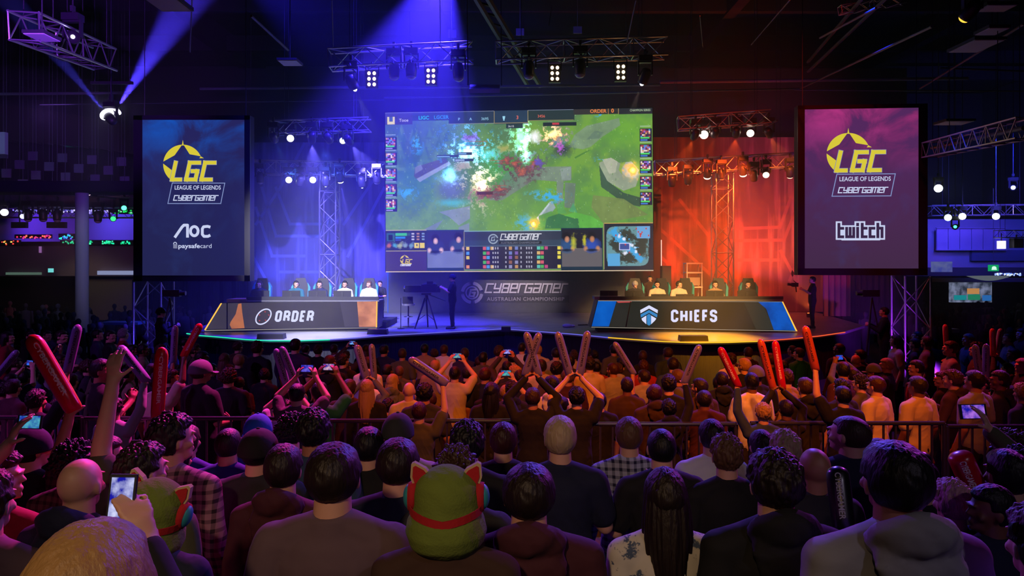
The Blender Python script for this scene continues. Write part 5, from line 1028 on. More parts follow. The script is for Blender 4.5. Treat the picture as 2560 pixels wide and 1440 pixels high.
# stick wavers: stick bottom px, stick top px, width, colour, which hand, label
ST = [((178, 1012), (76, 838), 45, 'red', 'l', 'biggest red stick with white lettering, leaning left in the left foreground'), ((170, 922), (196, 811), 24, 'white', 'r', 'blurred violet stick leaning right at the left, above the dark hall edge'), ((361, 945), (298, 865), 25, 'white', 'r', 'violet stick leaning left beside the raised hand with the camera'),
      ((433, 901), (438, 813), 17, 'white', 'r', 'upright violet stick left of the stage edge'), ((462, 884), (500, 812), 20, 'red', 'r', 'red stick leaning right, in front of the left tip of the stage'), ((-4, 935), (28, 896), 18, 'white', 'r', 'violet stick leaning at the far left edge of the crowd'),
      ((394, 1063), (399, 992), 30, 'red', 'l', 'red stick held low behind the left rail'), ((700, 978), (675, 898), 18, 'white', 'l', 'left one of the violet stick pair below ORDER'), ((742, 984), (703, 887), 18, 'white', 'r', 'right one of the violet stick pair below ORDER'),
      ((917, 1030), (901, 975), 22, 'white', 'l', 'lilac stick tilted left near the rail, centre left'), ((935, 1040), (931, 990), 15, 'white', 'r', 'thin grey stick beside the lilac one near the rail'), ((1108, 1048), (1022, 990), 25, 'white', 'r', 'lilac stick lying steeply left, left of the orange lit tee'),
      ((1295, 975), (1318, 908), 20, 'white', 'l', 'left stick of the joined pair at the centre of the crowd'), ((1344, 985), (1322, 910), 20, 'white', 'r', 'right stick of the joined pair at the centre of the crowd'), ((1419, 1020), (1400, 953), 22, 'white', 'l', 'lilac stick leaning left above the blond head'), ((1450, 1026), (1467, 938), 22, 'white', 'r', 'violet stick leaning right above the blond head'),
      ((1581, 1022), (1535, 948), 15, 'white', 'l', 'pale lettered stick leaning left below the CHIEFS desk'), ((1713, 984), (1747, 903), 18, 'white', 'r', 'pinkish stick leaning right in front of the dark stage skirt'), ((1842, 994), (1808, 922), 19, 'red', 'l', 'red stick leaning left of the yellow lit tee'), ((1940, 1014), (1909, 898), 17, 'orange', 'l', 'orange lettered stick right of the yellow lit tee'),
      ((1955, 1014), (1937, 902), 18, 'red', 'r', 'red stick touching the orange one right of the yellow lit tee'), ((2037, 985), (2014, 892), 20, 'orange', 'l', 'orange stick behind the black hoodie with back print'), ((2366, 866), (2363, 815), 13, 'red', 'r', 'small red stick below the right portrait screen edge'), ((2485, 890), (2483, 826), 14, 'red', 'l', 'red one of the two small sticks at the far right'), ((2492, 884), (2502, 821), 14, 'white', 'r', 'pale one of the two small sticks at the far right'),
      ((2420, 966), (2411, 902), 15, 'white', 'l', 'lettered pale blue stick at the right, left one'), ((2464, 960), (2465, 902), 15, 'white', 'r', 'plain pale blue stick at the right, right one')]
pair_done = set()
HEADS_TAKEN = []
def waver(i, mate=None):
    (bx, by), (tx, ty), w_, col, side, lb = ST[i]; dw = 178/w_; sd = 1 if side == 'r' else -1; best = None
    for q in range(31):
        d = dw*(.8+.5*q/30); z = CZ-(by-HY)/FPX*d; s = (z-gz(d))/1.985; c = abs(s-.98)+.3*abs(math.log(d/dw))
        if best is None or c < best[0]: best = (c, d, s)
    _, d, s = best; s = min(1.08, max(.86, s)); tgt = W(bx, by, d); pk = 'upin' if mate is not None else 'up'; p = ('upin', 'upin') if mate is not None else (('down', 'up') if sd > 0 else ('up', 'down'))
    k = dict(pose=p, turn=0, girth=1.0, hair=rp.choice(['short', 'messy']))
    body(p[0], p[1]); g = GRIP[(sd, pk)]*s; hx = tgt.x-g.x; y = d-g.y; rz = facing(hx, y); Rz = Matrix.Rotation(rz, 3, 'Z'); gg = Rz @ g; x = tgt.x-gg.x; y = d-gg.y
    # keep clear of others
    if i == 0: k.update(long=False, shirt='plaid olive', hair='short', hc='black')
    z0 = tgt.z-g.z; 
    if abs(z0-gz(y)) > .0: z0 = z0 if z0 > gz(y)-.05 and z0 < gz(y)+.25 else min(max(z0, gz(y)), gz(y)+.25)
    o = crowd(x, y, s, bx, by, z=z0, act='raising %s' % ('two sticks' if mate is not None else 'one %s stick' % {'white': 'pale'}.get(col, col)), yaw=0, **k); o.rotation_euler[2] = rz
    for j, sdd in ((i, sd),)+(((mate, -sd),) if mate is not None else ()):
        (bx2, by2), (tx2, ty2), w2, col2, _, lb2 = ST[j]; g2 = Rz @ (GRIP[(sdd, pk)]*s); base = Vector((x, y, z0))+g2; dirv = W(tx2, ty2, d)-W(bx2, by2, d)
        L = dirv.length; dirv = dirv/L; L = min(.85, max(.42, L)); stick(base-dirv*.05, base+dirv*L, col2, lb2, width=min(.125, max(.085, w2*d/FPX*.95)))
for i, m_ in ((0, None), (1, None), (2, None), (3, None), (4, None), (5, None), (6, None), (8, 7), (10, 9), (11, None), (13, 12), (15, 14), (16, None), (17, None), (18, None), (20, 19), (21, None), (22, None), (24, 23), (26, 25)): waver(i, m_)
# phone holders: phone centre px, phone width px
PH = [((75, 911), 20, '4080ff', 'blue lit phone raised at the far left'), ((150, 865), 14, 'ff8040', 'tiny camera with orange screen raised at the left'), ((285, 908), 20, 'c0c8d0', 'silver camera held high by the raised hand at left'), ((881, 857), 13, '80c0ff', 'bright phone raised right under the ORDER desk'), ((768, 985), 24, '7060e0', 'phone showing the stage above the blue cap'), ((1143, 893), 17, '80c0a0', 'phone above the orange lit tee with dark yoke'),
      ((822, 922), 20, 'e0b0c0', 'phone above the dark green shirt'), ((1268, 882), 13, 'c0b0ff', 'small bright phone left of the centre front row'), ((1265, 938), 17, '60c0a0', 'greenish phone right of the orange lit tee'), ((2098, 897), 15, '3070ff', 'blue phone raised below the right portrait screen')]
PK = {4: dict(shirt='mauve', hc='black'), 5: dict(shirt='cream', hc='black'), 6: dict(shirt='green', hc='black'), 2: dict(shirt='olive')}
for i, ((cx, cy_), w_, scr, lb) in enumerate(PH):
    d0 = 150/w_*1.0*FPX/1800*1.8*.55; d0 = .15*FPX/w_; best = None
    for q in range(41):
        d = d0*(.6+.7*q/40); z = CZ-(cy_-HY)/FPX*d; s = (z-gz(d))/1.90; c = abs(s-.98)+.25*abs(math.log(d/d0))
        if best is None or c < best[0]: best = (c, d, s)
    _, d, s = best; s = min(1.08, max(.88, s)); p = ('phone', 'phone'); body(*p); g = (GRIP[(1, 'phone')]+GRIP[(-1, 'phone')])/2*s+Vector((0, .015, .035)); t = W(cx, cy_, d); rz = facing(t.x, d); gg = Matrix.Rotation(rz, 3, 'Z') @ g; x, y = t.x-gg.x, t.y-gg.y; z0 = min(max(t.z-g.z, gz(y)), gz(y)+.25)
    k = dict(hair='short'); k.update(PK.get(i, {})); o = crowd(x, y, s, cx, cy_, pose=p, z=z0, turn=0, yaw=0, girth=1.0, act='holding up a phone', **k); o.rotation_euler[2] = rz
    phone(Vector((x, y, z0))+gg, rz, -.15, lb, scr, True)
# ---------------------------------------------------------------- heads read from the photograph, floor crowd in front of the rail
D_ = {}
R1 = [(50, 680, 95), (70, 180, 110), (85, 310, 110, 'grey'), (450, 170, 90), (600, 170, 110), (950, 160, 90), (1070, 170, 100), (1200, 155, 100, 'grey'), (1290, 310, 80), (1390, 300, 110), (1560, 310, 110), (1800, 240, 80), (1890, 300, 110), (1960, 370, 120), (500, 390, 70), (590, 400, 75), (740, 490, 100), (860, 455, 120, 'red'), (985, 440, 150, 'black', 'black'), (1480, 490, 150, 'black', 'black'), (1660, 550, 130, 'red'),
      (1950, 450, 150, 'cap_grey', 'black'), (2050, 490, 100), (2180, 390, 120), (2310, 280, 90), (2320, 400, 120), (2220, 540, 130, 'purplewavy'), (2500, 275, 120, 'red', 'black'), (1000, 750, 200, 'dark', 'black'), (1860, 770, 150, 'cap_olive', 'mauve'), (2160, 930, 150, 'red', 'black'), (430, 870, 150, 'cap_navy', 'black'), (560, 880, 110), (130, 640, 100), (300, 170, 90), (700, 300, 90), (250, 560, 110), (1150, 870, 110), (1250, 520, 110)]
R2 = [(170, 275, 120, 'red', 'black'), (540, 250, 120, 'dark', 'purple'), (420, 315, 70, 'cap_grey'), (760, 310, 90), (915, 305, 95, 'brown'), (640, 310, 75), (1000, 400, 110), (870, 410, 100), (1230, 305, 90), (1400, 310, 95), (1240, 425, 110), (1575, 345, 85), (1790, 300, 100, 'black', 'tan'), (1885, 355, 80), (1980, 310, 80, 'red'), (1890, 460, 95, 'blond', 'tan'), (2180, 340, 100), (2315, 425, 80, 'red'), (2360, 380, 80), (2510, 320, 90, 'brown', 'tan'), (2200, 525, 90), (2380, 530, 110), (2440, 670, 140, 'longblack'),
      (1060, 640, 130, 'brown'), (1230, 570, 135, 'brown'), (1230, 640, 120, 'longblond'), (1310, 670, 120), (1430, 500, 100), (1480, 590, 120, 'longblond'), (1640, 660, 130, 'bald', 'cream'), (1790, 680, 130, 'black'), (1845, 770, 140, 'red'), (1435, 840, 140, 'black'), (185, 790, 170, 'balding'), (440, 730, 160, 'black')]
R3 = [(185, 320, 95, 'brown', 'tan'), (30, 380, 90), (405, 290, 95), (560, 310, 90, 'blond', 'cream'), (310, 380, 95), (460, 390, 90), (735, 340, 105), (815, 320, 90), (910, 365, 85), (1030, 325, 85), (1105, 365, 80), (1295, 305, 88, 'black', 'olive'), (1370, 435, 90), (1575, 365, 90, 'brown'), (1820, 335, 100, 'brown'), (1870, 430, 120, 'dark', 'denim'), (595, 450, 105, 'dark', 'cream'), (740, 475, 110), (870, 405, 110), (1060, 430, 110), (1335, 490, 100), (1585, 460, 100, 'red', 'red'),
      (1590, 550, 110, 'dark', 'light grey'), (1920, 545, 120), (1830, 600, 120), (850, 545, 120), (50, 530, 110), (340, 510, 110, 'blond'), (310, 660, 120), (110, 665, 120, 'longblack'), (1425, 620, 115), (1160, 770, 140, 'black', 'black'), (1690, 690, 130, 'red', 'brownhood'), (1925, 725, 130, 'beanie', 'tan'), (2130, 630, 135, 'dark', 'brownhood'), (2345, 570, 125), (2420, 390, 90), (1560, 780, 155, 'dark', 'mauve'), (790, 810, 120)]
R4 = [(95, 340, 90), (235, 290, 80, 'red', 'brown'), (205, 380, 100), (300, 440, 115, 'cap_grey'), (420, 340, 95, 'red'), (610, 270, 85), (665, 295, 95, 'dark', 'green'), (530, 400, 65), (560, 475, 110, 'brown', 'tan'), (265, 500, 125, 'black', 'white'), (715, 540, 130, 'brown', 'blackhood'), (1005, 250, 95), (1030, 410, 110), (1140, 345, 100, 'bald'), (1180, 310, 80), (1290, 425, 100, 'cap_olive'), (1400, 380, 110), (1180, 520, 115), (1020, 555, 115), (1310, 530, 125, 'red', 'cream'), (1480, 185, 90), (1640, 215, 90), (1740, 195, 95, 'dark', 'grey'), (1660, 150, 80),
      (1940, 235, 105, 'brown', 'light grey'), (2090, 175, 90), (2160, 250, 105), (2430, 165, 90), (2540, 130, 80), (1650, 395, 105), (1660, 530, 140, 'dark', 'cream'), (1680, 645, 150, 'dark', 'purple'), (1960, 480, 120), (1870, 495, 100), (2140, 480, 130, 'dark', 'light grey'), (2350, 480, 130), (2270, 580, 90), (2010, 690, 125, 'dark', 'mauve'), (2350, 635, 180, 'dark', 'grey'), (2540, 590, 110), (2470, 300, 90), (2250, 330, 90), (2540, 380, 100)]
def from_photo(L, x0, f):
    for h in L:
        px, top, w_ = x0+h[0]/f, 780+h[1]/f, h[2]/f; k = {}
        t = h[3] if len(h) > 3 else None
        if t in ('grey', 'red', 'brown', 'black', 'blond'): k['hc'] = t; k['hair'] = rp.choice(['short', 'short', 'messy'])
        elif t == 'dark': k['hc'] = 'dark brown'; k['hair'] = 'short'
        elif t == 'bald': k['hair'] = 'bald'
        elif t == 'balding': k['hair'] = 'balding'; k['hc'] = 'light brown'
        elif t == 'purplewavy': k['hair'] = 'curly'; k['hc'] = 'brown'
        elif t in ('longblond', 'longblack'): k['hair'] = 'long'; k['hc'] = t[4:]
        elif t and t.startswith('cap_'): k['cap'] = ('cap', {'olive': 'olive', 'navy': 'navy', 'grey': 'grey'}[t[4:]]); k['hair'] = 'short'
        elif t == 'beanie': k['cap'] = ('beanie', 'olive'); k['hair'] = 'short'
        if len(h) > 4:
            c_ = h[4]; k['long'] = c_.endswith('hood'); k['hood'] = k['long']; k['shirt'] = c_.replace('hood', '')
        d, s = solve(px, top, w_); x = (px-CXP)/FPX*d
        for q in range(14):      # step back or forth along the sight line until there is room to stand
            dd = d*(1+(.045*((q+1)//2))*(1 if q % 2 else -1)); xx = (px-CXP)/FPX*dd
            if 8.05 < dd < 17 and all((xx-a)**2+(dd-b)**2 > .38**2 for a, b in USED): break
        else: continue
        z = CZ-(top-HY)/FPX*dd; s = (z-gz(dd))/1.785; s = min(1.13, max(.80, s)); po = rp.choice(['down']*9+['clap', 'clap', 'chest', 'chest'])
        if 'printhood' in k: pass
        o = crowd(xx, dd, s, px, top, pose=(po, po), z=max(gz(dd), z-1.785*s) if z-1.785*s < gz(dd)+.25 else gz(dd), act='clapping' if po == 'clap' else '', turn=(rp.uniform(-50, -10) if px < 560 else rp.uniform(10, 45) if px > 2150 else None), **k)
from_photo(R1, 0, 3.879); from_photo(R2, 600, 3.879); from_photo(R3, 1200, 3.879); from_photo(R4, 1800, 3.368)
# ---- fill the remaining floor
def room(x, y, r): return all((x-a)**2+(y-b)**2 > r*r for a, b in USED)
cells = []
y = 8.15
while y < 15.6:
    n = int((y*.735+.4)/.52)
    for i in range(-n, n+1): cells.append((i*.52+rp.uniform(-.12, .12), y+rp.uniform(-.12, .12)))
    y += .62
rp.shuffle(cells)
LEFT = 272-len(PEOPLE)
for x, y in cells:
    if LEFT <= 0: break
    if not room(x, y, .47): continue
    s = rp.uniform(.86, .97); top = HY+(CZ-gz(y)-1.785*s)*FPX/y; LEFT -= 1
    po = rp.choice(['down']*9+['clap', 'chest']); crowd(x, y, s, CXP+x/y*FPX, top, pose=(po, po), act='clapping' if po == 'clap' else '')
# label them: look, plus the zone of the hall in front of which they stand
ZN = [(-300, 120, 'at the far left edge'), (120, 340, 'below the white column'), (340, 620, 'below left portrait screen'), (620, 800, 'below ORDER lettering'), (800, 965, 'below ORDER desk right half'), (965, 1120, 'below the stage cameraman'), (1120, 1270, 'left of the stage notch'), (1270, 1470, 'right of the stage notch'), (1470, 1660, 'below the blue shield'), (1660, 1830, 'below CHIEFS lettering'), (1830, 2010, 'below CHIEFS desk right end'), (2010, 2310, 'below right portrait screen'), (2310, 2900, 'at the far right')]
RW = [(0, 880, 'front row'), (880, 915, 'second row'), (915, 955, 'mid crowd'), (955, 1000, 'near rail'), (1000, 1500, 'at rail')]
ORDN = ['first', 'second', 'third', 'fourth', 'fifth', 'sixth', 'seventh', 'eighth', 'ninth']
buck = {}
for o, px, top, d, (h, s), act in CROWD:
    zn = next(t for a, b, t in ZN if a <= px < b) if -300 <= px < 2900 else 'at the far edge'; rw = next(t for a, b, t in RW if a <= top < b) if top < 1500 else 'at rail'
    buck.setdefault((h, s, act, zn, rw), []).append((px, o))
for (h, s, act, zn, rw), L in buck.items():
    L.sort(key=lambda t: t[0])
    for i, (px, o) in enumerate(L):
        t = '%s, %s, %s%s, %s' % (s, h, act+', ' if act else '', rw, zn)
        if len(L) > 1: t = '%s, %s, %s %s, %s' % (s, h, ['leftmost', 'second from left', 'third from left', 'fourth from left', 'fifth from left'][i], rw, zn)
        if len(t.split()) > 16: t = t.replace('from left, ', '').replace('holding up a phone', 'phone raised').replace('one ', '').replace(' with ', ' ')
        o['label'] = t; o['group'] = 'standing audience before the stage'
# ---------------------------------------------------------------- more distant audience to both sides: a mass one cannot count
def far_mass(nm, lb, pts):
    b = MB(); base = MB(); h, R = head_parts(); base.ball((0, 0, 1.66), (.085, .10, .11), 10, 8).capsule((0, 0, 1.45), (0, 0, 1.6), .05, .05, 8).loft([((0, 0, .0), None, .12, .09), ((0, 0, .5), None, .15, .11), ((0, 0, .95), None, .17, .12), ((0, 0, 1.3), None, .19, .12), ((0, 0, 1.43), None, .17, .09), ((0, 0, 1.48), None, .07, .06)], 10).capsule((-.21, 0, 1.4), (-.25, .05, 1.0), .05, .04, 8).capsule((.21, 0, 1.4), (.25, .05, 1.0), .05, .04, 8)
    parts = {}
    for x, y in pts:
        s = rp.uniform(.9, 1.03); R = Matrix.Rotation(rp.uniform(-.6, .6), 3, 'Z'); c = rp.choice(['black', 'dark grey', 'grey', 'navy', 'mauve', 'black']); q = parts.setdefault(c, MB()); g = gz(y); q.add([R @ (Vector(v)*s)+Vector((x, y, g)) for v in base.v], base.f)
    r = empty(nm, (0, 0, 0), 0, lb, 'crowd'); r['kind'] = 'stuff'
    for c, q in parts.items(): q.build('people', clothm(c), r, True)['kind'] = 'stuff'
pl = []; pr = []
for i in range(900):
    y = rp.uniform(15.5, 33); x = rp.uniform(-.72*y, .75*y)
    if (x < -11.6 or (x < -9.2 and y < 19)) and abs(x+10.6) > .8 and math.hypot(x+16.7, y-28) > .7 and all((x-a)**2+(y-b)**2 > .4 for a, b in pl): pl.append((x, y))
    if (x > 13.3 or (x > 10.4 and y < 19.5)) and all((x-a)**2+(y-b)**2 > .4 for a, b in pr): pr.append((x, y))
far_mass('distant_crowd', 'dark mass of distant people beyond the left portrait screen', pl[:130]); far_mass('distant_crowd', 'dark mass of distant people beyond the right portrait screen', pr[:110])
# ---------------------------------------------------------------- people on the stage
def seat(px, top, dd, lb, yaw=0, shirt='navy', hc='black', sk='p', headset=True, rzo=0, s=1.0, **k):
    x = W(px, 700, dd).x; z = CZ-(top-HY)/FPX*dd-1.785*s; rz = math.pi+rzo
    o = person((x, dd, SZ+RISER-.42 if abs(z-(SZ+RISER-.42)) < .25 else z), s, rz, pose=('desk', 'desk'), yaw=yaw, seated=True, eyes=True, headset=headset, shirt=shirt, hc=hc, sk=sk, **k); o['label'] = lb; o['group'] = 'players seated at the desks'; return o
seat(648, 712, 23.75, 'player with headset and dark tee, leftmost behind the ORDER desk', 0, 'navy', hair='short'); seat(740, 708, 23.75, 'player turned right, second from left behind the ORDER desk', 25, 'teal', hair='short'); seat(799, 706, 23.7, 'player with headset, third behind the ORDER desk', 0, 'navy', hair='short')
seat(862, 703, 23.7, 'player fourth behind the ORDER desk, in pale tee', 0, 'white', hair='short'); seat(923, 704, 23.75, 'grey haired player in white tee, rightmost behind the ORDER desk', -25, 'white', 'light brown', hair='short')
seat(1588, 712, 23.5, 'player in pale cap behind the second CHIEFS monitor', 0, 'dark grey', hair='short', cap=('backward', 'light grey'), headset=False); seat(1643, 708, 23.5, 'player in cream top, low behind the third CHIEFS monitor', 0, 'cream', 'dark brown', hair='short'); seat(1697, 703, 23.5, 'player looking left in cream tee behind the CHIEFS desk', 45, 'cream', 'dark brown', hair='short')
seat(1788, 705, 23.5, 'player with glasses and fringe behind the second monitor from the right', 0, 'tan', 'black', hair='messy'); seat(1870, 705, 23.5, 'smiling player with headset, rightmost behind the CHIEFS desk', 0, 'dark grey', 'black', hair='short')
def stander(px, top, feet_d, lb, face, base=SZ, **k):
    z = CZ-(top-HY)/FPX*feet_d; s = min(1.12, max(.85, (z-base)/1.785)); x = (px-CXP)/FPX*feet_d; o = person((x, feet_d, base), s, face, shoes=True, **k); o['label'] = lb; o['group'] = 'crew on and beside the stage'; return o
p = on_stage(1131, 822); stander(1131, 684, p.y, 'camera operator in black with cap, standing at the broadcast camera', math.pi/2, pose=('cam', 'cam'), cap=('cap', 'navy'), shirt='black', trousers='black', hair='short')
p = on_stage(2031, 820); co = stander(2031, 690, p.y, 'camera operator in black tee right of the CHIEFS desk', math.pi/2*.8, pose=('cam', 'cam'), shirt='black', trousers='black', hair='short')
p = W(1998, 712, p.y); hc_ = empty('handheld_camera', (p.x-.12, p.y+.05, p.z), 0, 'small black camera held by the operator right of the CHIEFS desk', 'camera'); MB().box((0, 0, 0), (.2, .1, .13)).build('camera_body', M_CASE, hc_); MB().tube((-.1, 0, 0), (-.24, 0, .02), .045, n=14).build('lens', M_CASE, hc_); MB().tube((.03, 0, -.07), (.05, 0, -.24), .02).tube((.05, 0, .06), (-.05, 0, .14), .012).build('grip', M_CASE, hc_)
stander(1625, 688, 26.0, 'dark haired person standing behind the third CHIEFS player', math.pi*.95, pose=('down', 'down'), shirt='brown', long=True, hair='short', hc='black', eyes=True); stander(1662, 700, 27.3, 'person in black standing by the tall loudspeaker', math.pi*.9, shirt='black', hair='messy', hc='black', eyes=True)
stander(950, 702, 25.2, 'person in black standing at the right end of the ORDER desk', math.pi*.9, shirt='black', trousers='black', hair='short', hc='black', pose=('chest', 'chest'))
stander(403, 712, 19.2, 'dark bearded camera operator under the left portrait screen', -math.pi/2*.7, base=.35, pose=('cam', 'cam'), shirt='black', trousers='black', cap=('cap', 'black'), long=True); stander(2210, 708, 19.4, 'dark camera operator under the right portrait screen', math.pi/2*.7, base=.35, pose=('cam', 'cam'), shirt='black', trousers='black', long=True)
for (px, d, lb, lb2, sg) in ((425, 19.2, 'dark camera on a tripod under the left portrait screen', 'dark platform under the left camera operator', 1), (2180, 19.4, 'dark camera on a tripod under the right portrait screen', 'dark platform under the right camera operator', -1)):
    p = W(px, 735, d); t = empty('video_camera', (p.x, d, .35), 0, lb, 'camera'); MB().box((.05*sg, 0, p.z+.02-.35), (.45, .14, .18)).tube((.28*sg, 0, p.z+.02-.35), (.42*sg, 0, p.z+.02-.35), .06, n=14).build('camera_body', M_CASE, t)
    for a in (90, 210, 330): MB().tube((0, 0, p.z-.45), (.4*math.cos(math.radians(a)), .4*math.sin(math.radians(a)), .01), .02).build('tripod_leg', M_CASE, t)
    o = MB().box((p.x-.2*sg, d, .175), (2.0, 1.8, .34)).build('platform', M_BLK); tag(o, lb2, 'platform')
# ---------------------------------------------------------------- raised arms and phones of the near rows
def near_phone(px, py, d, top_px, lb, plb, land, scr, side, w_, **k):
    """phone at px,py; its holder stands below-right or below-left of it"""
    pose = ('phone', 'down') if side == 'l' else ('down', 'phone'); body(*pose); sd = -1 if side == 'l' else 1; t = W(px, py, d); s = .98; g = GRIP[(sd, 'phone')]*s+Vector((-.04*sd, .01, .03)); rz = facing(t.x, d); gg = Matrix.Rotation(rz, 3, 'Z') @ g
    x, y = t.x-gg.x, t.y-gg.y; z0 = t.z-g.z; o = person((x, y, z0), s, rz, pose=pose, **k); o['label'] = lb; o['group'] = 'audience behind the rail'; USED.append((x, y)); phone(t+Vector((0 if land else -.012, 0, 0 if land else .012)), rz, -.2, plb, scr, land, w_); return o
near_phone(2432, 1029, 3.6, 0, 'person in camouflage top holding a phone sideways at the right', 'phone showing the purple lit stage, held sideways above the right rail', True, 'b070e0', 'r', .95, hair='short', hc='black', shirt='olive', long=True)
near_phone(316, 1265, 1.85, 0, 'person hidden at the bottom left holding up an upright phone', 'big bright upright phone glowing white and blue at lower left', False, 'd8dcff', 'r', .9, hair='messy', hc='blond', shirt='black', long=True)
near_phone(75, 1055, 2.9, 0, 'person at the left edge with an open hand raised', 'small phone glowing teal at the left edge', True, '50b0c0', 'l', .7, hair='messy', hc='brown', shirt='mauve')
stick(W(2440, 1230, 3.4), W(2395, 1130, 3.4), 'red', 'shiny crimson stick leaning left at the lower right', width=.11); stick(W(2112, 1340, 2.7), W(2092, 1165, 2.8), 'black', 'black inflatable stick left of the grey hoodie', width=.085); stick(W(2268, 1320, 3.1), W(2310, 1130, 3.2), 'black', 'black inflatable stick right of the black haired head', width=.085)
# ---------------------------------------------------------------- crowd rail
def rail(px0, px1, py, lb):
    d = 7.45; a = W(px0, py, d); c = W(px1, py, d); L = c.x-a.x; g = gz(d)-.0; r = empty('crowd_rail', (a.x, d, g), 0, lb, 'barrier', 'black crowd rails'); h = a.z-g
    MB().tube((0, 0, h), (L, 0, h), .022, n=10).tube((0, 0, .0), (0, 0, h), .022, n=8).tube((L, 0, 0), (L, 0, h), .022, n=8).tube((0, 0, .12), (L, 0, .12), .018, n=8).build('rail_frame', mat('rail_black', (.03, .03, .035), .25, spec=.8), r)
    n = int(L/.125)
    for i in range(1, n): MB().box((L*i/n, 0, (h+.12)/2), (.018, .018, h-.12)).build('picket', mat('rail_black', ''), r)
    MB().box((0, 0, .012), (.06, .5, .022)).box((L, 0, .012), (.06, .5, .022)).build('foot', M_DSTEEL, r)
for a in ((-330, 205, 1044, 'crowd rail panel at the far left'), (212, 760, 1046, 'crowd rail panel behind the raised arm and plaid shirt'), (768, 1308, 1052, 'crowd rail panel left of the blond head'), (1316, 1840, 1060, 'crowd rail panel left of the gap, behind the blue plaid shirt'), (1876, 2360, 1058, 'crowd rail panel right of the gap'), (2368, 2900, 1066, 'crowd rail panel at the far right')): rail(*a)
# ---------------------------------------------------------------- folding chairs of the rear block
fc = empty('folding_chair', (0, 0, 0), 0, 'x', 'chair'); M_CH = mat('chair_plastic_blue_black', (.05, .06, .12), .35)
MB().box((0, 0, .44), (.42, .40, .03)).build('seat', M_CH, fc); MB().prism([(-.21, .62), (.21, .62), (.21, .84), (.17, .88), (-.17, .88), (-.21, .84)], -.24, -.215).build('backrest', M_CH, fc)
for s in (-1, 1):
    MB().tube((.22*s, -.23, .86), (.22*s, .18, .0), .012).build('leg', M_STEEL, fc); MB().tube((.20*s, .16, .44), (.20*s, -.22, .0), .012).build('leg', M_STEEL, fc)
KIDS[fc.name] = [o for o in SC.objects if o.parent == fc]; first = True
for (px, py, d, lb) in ((1535, 1312, 3.6, 'folding chair back below the blue plaid shirt'), (1540, 1368, 3.0, 'folding chair beside the white patterned top'), (545, 1338, 3.1, 'folding chair with pale paper left of the maroon hoodie'), (420, 1290, 3.0, 'folding chair behind the tilted green hat'), (1915, 1390, 2.9, 'folding chair left of the black hoodie at bottom right'), (2420, 1330, 2.7, 'folding chair beside the pinkish blond head')):
    o = fc if first else dup(fc); first = False; z = CZ-(py-HY)/FPX*d-.88; o.location = ((px-CXP)/FPX*d, d+.24, gz(d)); o['label'] = lb; o['group'] = 'folding chairs of the rear block'
# ================================================================== lamps
HM = MB().box((0, 0, -.02), (.34, .24, .14)).mesh('lamp_base')
YM = MB().box((-.17, 0, -.25), (.03, .1, .36)).box((.17, 0, -.25), (.03, .1, .36)).box((0, 0, -.1), (.36, .12, .04)).mesh('lamp_yoke')
CMs = MB().tube((0, 0, .05), (0, 0, .2), .02).box((0, 0, .16), (.06, .1, .12)).mesh('lamp_clamp')
DM = MB().loft([((0, 0, -.17), None, .07, .07), ((0, 0, -.14), None, .11, .11), ((0, 0, .02), None, .14, .14), ((0, 0, .16), None, .13, .13), ((0, 0, .22), None, .125, .125)], 18).mesh('lamp_head', True)
LM = MB().ball((0, 0, .215), (.115, .115, .075), 20, 12).mesh('lamp_lens', True)
def head(px, py, d, aim, lb, col='ffffff', es=6, power=0, ang=20, lens=1.0, lcol=None, blend=.35, grp='moving head lamps', s=1.0):
    """aim is a photo position and distance (or None: towards the camera)"""
    c = W(px, py, d); a = W(*aim) if aim else Vector((0, 0, 4.5)); dr = (a-c).normalized()
    o = empty('moving_head_lamp', c-dr*.2*s+Vector((0, 0, .42*s)), 0, lb, 'lamp', grp); o.scale = (s, s, s)
    link('base', HM, M_CASE, o); link('yoke', YM, M_CASE, o); link('clamp', CMs, M_DSTEEL, o)
    up = None; t_ = o.location
    for p_, q_, w_ in TRUSS:
        if abs(q_.x-p_.x) > 1 and min(p_.x, q_.x)-.3 < t_.x < max(p_.x, q_.x)+.3:
            f_ = (t_.x-p_.x)/(q_.x-p_.x); cy_ = p_.y+(q_.y-p_.y)*f_; cz_ = p_.z+(q_.z-p_.z)*f_-w_/2
            if abs(cy_-t_.y) < .9 and -.6 < cz_-t_.z < 1.3: up = (cy_-t_.y, cz_-t_.z, w_)
    if up: MB().tube((0, 0, .05), (0, 0, max(.12, up[1]/s)), .02).box((0, up[0]/s, up[1]/s), (.05, (abs(up[0])*2+up[2]+.1)/s, .05)).build('hanging_bar', M_DSTEEL, o)
    elif t_.z > 2: MB().tube((0, 0, .05), (0, 0, (15.73-t_.z)/s), .016).build('hanging_bar', M_DSTEEL, o)
    h = link('lamp_head', DM, M_CASE, o, (0, 0, -.42)); h.rotation_euler = dr.to_track_quat('Z', 'Y').to_euler()
    m = glow('lens_%s_%g' % (col, es), col, es) if es else mat('lens_unlit', (.3, .3, .35), .1)
    l = link('lens', LM, m, h); l.scale = (lens, lens, 1)
    if power: spot('beam', c+dr*.22, c+dr*5, lcol or col, power, ang, blend, .03)
    return o
G1 = 'row of lamps above the blue backdrop'; BL = '8078ff'
head(687, 350, 24, (760, 520, 29), 'small teal glowing lamp, leftmost under the short truss above the blue backdrop', '50d8ff', 6, 900, 16, .6, '4080ff')
head(726, 346, 24, None, 'big bright lamp facing the hall, second under the short truss above the blue backdrop', 'd8e0ff', 9)
head(780, 352, 24, (800, 640, 29.5), 'lamp with wide pale cone under the short truss above the blue backdrop', 'ffffff', 9, 6500, 40, .8, '6a60ff')
head(825, 352, 24, (960, 560, 29), 'small teal lamp, fourth under the short truss above the blue backdrop', '50d8ff', 6, 700, 20, .6, '4060ff')
